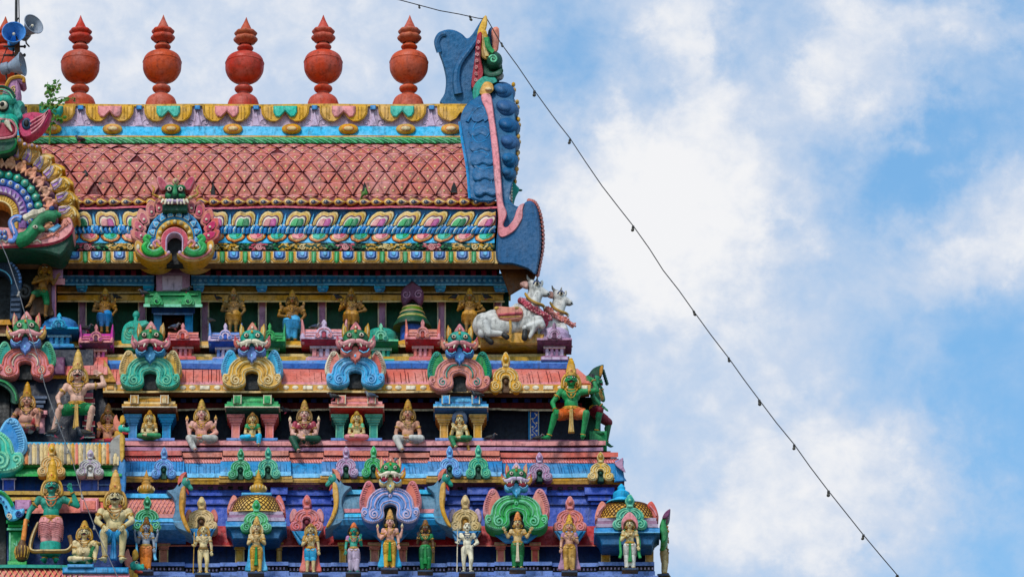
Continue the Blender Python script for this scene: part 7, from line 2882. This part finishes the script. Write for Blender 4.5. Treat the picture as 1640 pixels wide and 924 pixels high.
for a in ((186, 480, 148, .72, -1, 'dark pigeon on the lintel right of the gold god in blue trousers'), (139, 531, 108, .9, 1, 'dark pigeon pressed against the mauve pilaster beside the magenta shrine'),
          (230, 474, 96, .8, -1, 'dark pigeon on the left end of the green porch roof'), (298, 470, 96, .85, 1, 'dark pigeon on the right end of the green porch roof'),
          (280, 528, 92, .8, 1, 'grey pigeon on the salmon shrine in front of the brown door', 'grey', 'slate'), (337, 516, 150, .62, -1, 'pale pigeon beside the pilaster left of the reddish god', 'ash', 'grey'),
          (349, 481, 148, .62, -1, 'small dark pigeon on the lintel left of the reddish god'), (541, 480, 148, .7, -1, 'dark pigeon on the lintel above the sky blue arch'), (505, 528, 130, .8, 1, 'grey pigeon in front of the dark green wall', 'grey', 'slate'),
          (727, 480, 146, .7, 1, 'dark pigeon on the raised hand of the last gold god, tail outward'), (779, 480, 146, .75, -1, 'dark pigeon on the lintel just above the white bull'),
          (593, 639, 34, .95, -1, 'grey pigeon on the roof of the salmon niche', 'grey', 'slate'), (534, 640, 34, .9, -1, 'dark pigeon in shadow at the left end of the salmon niche roof'), (458, 662, 60, .8, -1, 'dark pigeon on the emblem of the green trousered goddess'),
          (763, 637, 34, .95, -1, 'dark pigeon on the roof of the blue niche'), (786, 706, 48, .9, 1, 'dark pigeon on the ledge between the blue niche and the painted pilaster'), (862, 707, 44, .9, 1, 'dark pigeon standing before the floral blue pilaster'),
          (627, 746, 4, .95, 1, 'grey pigeon on the demon crest above the big lavender arch', 'grey', 'slate'), (88, 700, -14, 1.25, 1, 'plump black pigeon between the feet of the pink guardian'), (134, 702, -14, 1.35, -1, 'plump black pigeon at the right foot of the pink guardian'),
          (128, 228, 168, .8, -1, 'dark pigeon on the tiled roof below the leaf band'), (262, 478 + 96, 100, .7, 1, 'dark pigeon beside the scroll of the turquoise arch')):
    bird(*a)
bird(584, 315, 92, .8, 1, 'green parrot clinging at a broken tile above the eye leaf moulding', 'leaf', 'olive', 'red', 'parrot on the roof', 'parrot', 'parrot', lean=.7)


# ------------------------------------------------------------------ loudspeakers and their mast
def mast():
    f = LOC(24, 240, 120)
    t = thing('speaker_mast', 'thin dark iron mast with two cross bars carrying the loudspeakers', 'mast', f.o)
    m = MB(f)
    m.cap((-6, 0, 290), (1, 0, 0), 2.2, 2.6, 'soot', 8)
    m.build('pole', t)
    m = MB(f)
    m.cap((-3, 3, 290), (7, 3, 60), 1, 1, 'soot', 6)
    m.build('conduit', t)
    m = MB(f)
    m.cap((-1, 2, 214), (-30, 2, 130), .9, .9, 'soot', 6)
    m.build('guy_wire', t)
    for z in (166, 152):
        m = MB(f)
        m.cap((-22, -2, z), (11, -2, z), 1.6, 1.6, 'soot', 6)
        m.ell((11, -2, z), (2.4, 2.4, 3), 'soot', 8, 6)
        m.build('cross_bar', t)
    m = MB(f)
    m.box(-5, 3, 150, 176, 3, -5, 'brown', .6)
    m.build('clamp_plate', t)


mast()


def horn(u, v, y, r, yaw, pitch, bell, inner, label):
    f0 = LOC(u, v, y)
    t = thing('horn_loudspeaker', label, 'loudspeaker', f0.o, 'horn loudspeakers on the mast')
    M = Matrix.Rotation(R(yaw), 3, 'Z') @ Matrix.Rotation(R(pitch), 3, 'X')

    def g(x, yy, z):
        p = M @ Vector((x, yy, z))
        return f0(p.x, p.y, p.z)
    m = MB(g)
    out = [(r, 0), (r * .97, r * .06), (r * .8, r * .35), (r * .6, r * .75), (r * .45, r * 1.1), (r * .36, r * 1.35)]
    n = 24
    for pr, k in ((out, bell), ([(a * .97, b + .4) for a, b in out], inner)):
        rg = [[m.V(a * math.cos(2 * PI * j / n), b, a * math.sin(2 * PI * j / n)) for j in range(n)] for a, b in pr]
        for p, q in zip(rg, rg[1:]):
            for j in range(n):
                m.F((p[j], p[(j + 1) % n], q[(j + 1) % n], q[j]), k)
    m.tube([(r * math.cos(2 * PI * j / n), 0, r * math.sin(2 * PI * j / n)) for j in range(n)], r * .05, bell, 6, True)
    bl = m.build('bell', t)
    m = MB(g)
    m.tube([(0, r * 1.3, 0), (0, r * .3, 0)], r * .26, inner, 12, r2=r * .12)
    m.ell((0, r * .26, 0), r * .14, 'ivory', 12, 8)
    m.build('phase_cone', bl)
    m = MB(g)
    pr = [(r * .2, 0), (r * .5, 0), (r * .52, r * .1), (r * .52, r * .6), (r * .4, r * .72), (r * .1, r * .75)]
    rg = [[m.V(a * math.cos(2 * PI * j / n), r * 1.3 + b, a * math.sin(2 * PI * j / n)) for j in range(n)] for a, b in pr]
    for p, q in zip(rg, rg[1:]):
        for j in range(n):
            m.F((p[j], p[(j + 1) % n], q[(j + 1) % n], q[j]), bell)
    m.F(rg[-1], bell)
    m.build('driver', t)
    m = MB(g)
    m.tube([(0, r * 1.6, -r * .5), (0, r * 1.6, -r), (r * .3, r * 1.6, -r * 1.3)], r * .08, 'soot', 6)
    m.build('bracket', t)


horn(22, 52, 96, 18.5, 4, -14, 'hornblue', 'hornblue', 'blue horn loudspeaker facing straight out')
horn(54, 39, 112, 17, 36, -18, 'steel', 'steel', 'grey horn loudspeaker angled outward behind the blue one')
horn(36, 103, 100, 18, 74, -8, 'steel', 'steel', 'grey horn loudspeaker seen from the side below the blue one')


# ------------------------------------------------------------------ sapling growing out of the ridge
def sapling():
    f = LOC(79, 232, 150)
    t = thing('fig_sapling', 'wild green sapling with pointed leaves rooted in the masonry of the ridge', 'sapling', f.o)
    r2 = random.Random(3)
    m = MB(f)
    stems = [[(0, 0, 0), (1, 0, 30), (0, -2, 60), (1, -2, 84), (4, -2, 100)], [(0, -1, 50), (8, -4, 62), (18, -6, 66)], [(0, -1, 56), (-9, -3, 66), (-14, -4, 60)], [(1, -2, 76), (8, -3, 90), (11, -3, 102)], [(1, -2, 74), (-6, -2, 88), (-5, -3, 100)],
             [(0, -1, 40), (10, -6, 42), (20, -8, 40)], [(0, -1, 36), (-8, -5, 44), (-16, -6, 46)], [(1, -1, 66), (16, -6, 74), (36, -8, 70)]]
    for i, s in enumerate(stems):
        m.tube(smooth_line(s, 4), 1.5 if i == 0 else .8, 'olive', 6, r2=.5)
    m.build('stem', t)
    m = MB(f)
    for s in stems:
        L = smooth_line(s, 5)
        for p in L[4 if s is stems[0] else 3:]:
            if r2.random() < .24:
                continue
            for _ in range(2):
                a = r2.uniform(0, 2 * PI)
                ln = r2.uniform(5.5, 10)
                d = Vector((math.cos(a), r2.uniform(-.7, .3), r2.uniform(-1.1, .25))).normalized()
                w = d.cross(Vector((r2.uniform(-.4, .4), 1, r2.uniform(-.3, .3)))).normalized() * ln * .32
                o = Vector(p) + d * 2
                k = 'leaf' if r2.random() < .7 else 'olive'
                n = d.cross(w).normalized() * .6
                A = [o, o + d * ln * .3 + w, o + d * ln * .65 + w * .8, o + d * ln, o + d * ln * .65 - w * .8, o + d * ln * .3 - w]
                mid = o + d * ln * .5 + n * 2
                ix = [m.V(*q) for q in A]
                c = m.V(*mid)
                for j in range(6):
                    m.F((ix[j], ix[(j + 1) % 6], c), k)
    m.build('foliage', t)


sapling()


# ------------------------------------------------------------------ strings of lamps
def lamp_string(pts, bulbs, label, r, hang, name='lamp_string', wire='soot', lamp='soot'):
    """pts: (u, v, depth px)"""
    rk = random.Random(len(pts))
    P = [at(a, b, c * K) for a, b, c in pts]
    fine = []
    for a, b in zip(P, P[1:]):
        n = max(1, int((b - a).length / .55))
        for q in range(n):
            fine.append(a.lerp(b, q / n) + Vector((rk.uniform(-1, 1), rk.uniform(-1, 1), rk.uniform(-1, 1))) * r * .9)
    fine.append(P[-1])
    t = thing(name, label, 'light string', P[0])
    hang0 = hang
    ident = lambda x, y, z: Vector((x, y, z))
    m = MB(ident)
    m.tube([tuple(p) for p in fine], r, wire, 6)
    m.build('cable', t)
    us = [a for a, _, _ in pts]
    for bu in bulbs:
        i = max(j for j in range(len(us) - 1) if us[j] <= bu) if us[0] <= bu else 0
        f = (bu - us[i]) / (us[i + 1] - us[i])
        c = P[i].lerp(P[i + 1], f)
        hang = hang0 * rk.uniform(.85, 1.15)
        sway = rk.uniform(-.35, .35)
        ident = lambda x, y, z, c=c, sway=sway: Vector((x + (z - c.z) * sway, y, z))
        m = MB(ident)
        m.lathe([(hang * .22, 0), (hang * .26, -hang * .1), (hang * .26, -hang * .5), (hang * .2, -hang * .55)], c + Vector((0, 0, hang * .1)), lamp, 10)
        s = m.build('socket', t)
        m = MB(ident)
        m.lathe([(hang * .16, -hang * .5), (hang * .24, -hang * .62), (hang * .34, -hang * .85), (hang * .3, -hang * 1.05), (hang * .12, -hang * 1.18), (.001, -hang * 1.2)], c + Vector((0, 0, hang * .1)), 'glass' if lamp == 'soot' else 'ash', 12)
        m.build('bulb', s)


HEX['glass'] = '4A463C'
main = [(560, -14), (600, -7), (640, 1), (672, 9), (705, 17), (735, 23), (766, 29.5), (779, 31)]
lamp_string([(a, b, 205) for a, b in main], (671, 752.5), 'thin black lamp cable running level from the top edge to the blue crest horn', .010, .085)
down = [(779, 31), (802, 68), (854, 144), (912, 222), (964, 298), (1015, 364), (1063, 433), (1110, 497), (1167, 573), (1216, 641), (1271, 711), (1326, 785), (1382, 855), (1437, 921), (1470, 962)]
lamp_string([(a, b, 205 - (a - 779) * .9) for a, b in down], (803, 856, 913, 1014, 1111, 1167, 1216, 1272, 1327, 1383, 1437), 'long black lamp cable slanting down across the open sky from the crest horn', .0105, .10)
lc = [(-20, 340), (11, 412), (30, 466), (43, 512), (60, 570), (72, 618), (92, 675), (104, 708), (115, 735), (130, 790), (151, 842), (178, 900), (196, 940)]
lamp_string([(a, b, -130) for a, b in lc], (30.5, 67.5, 91, 109, 131, 151), 'white lamp string hanging in front of the guardians from the great arch', .009, .085, wire='grey', lamp='ash')
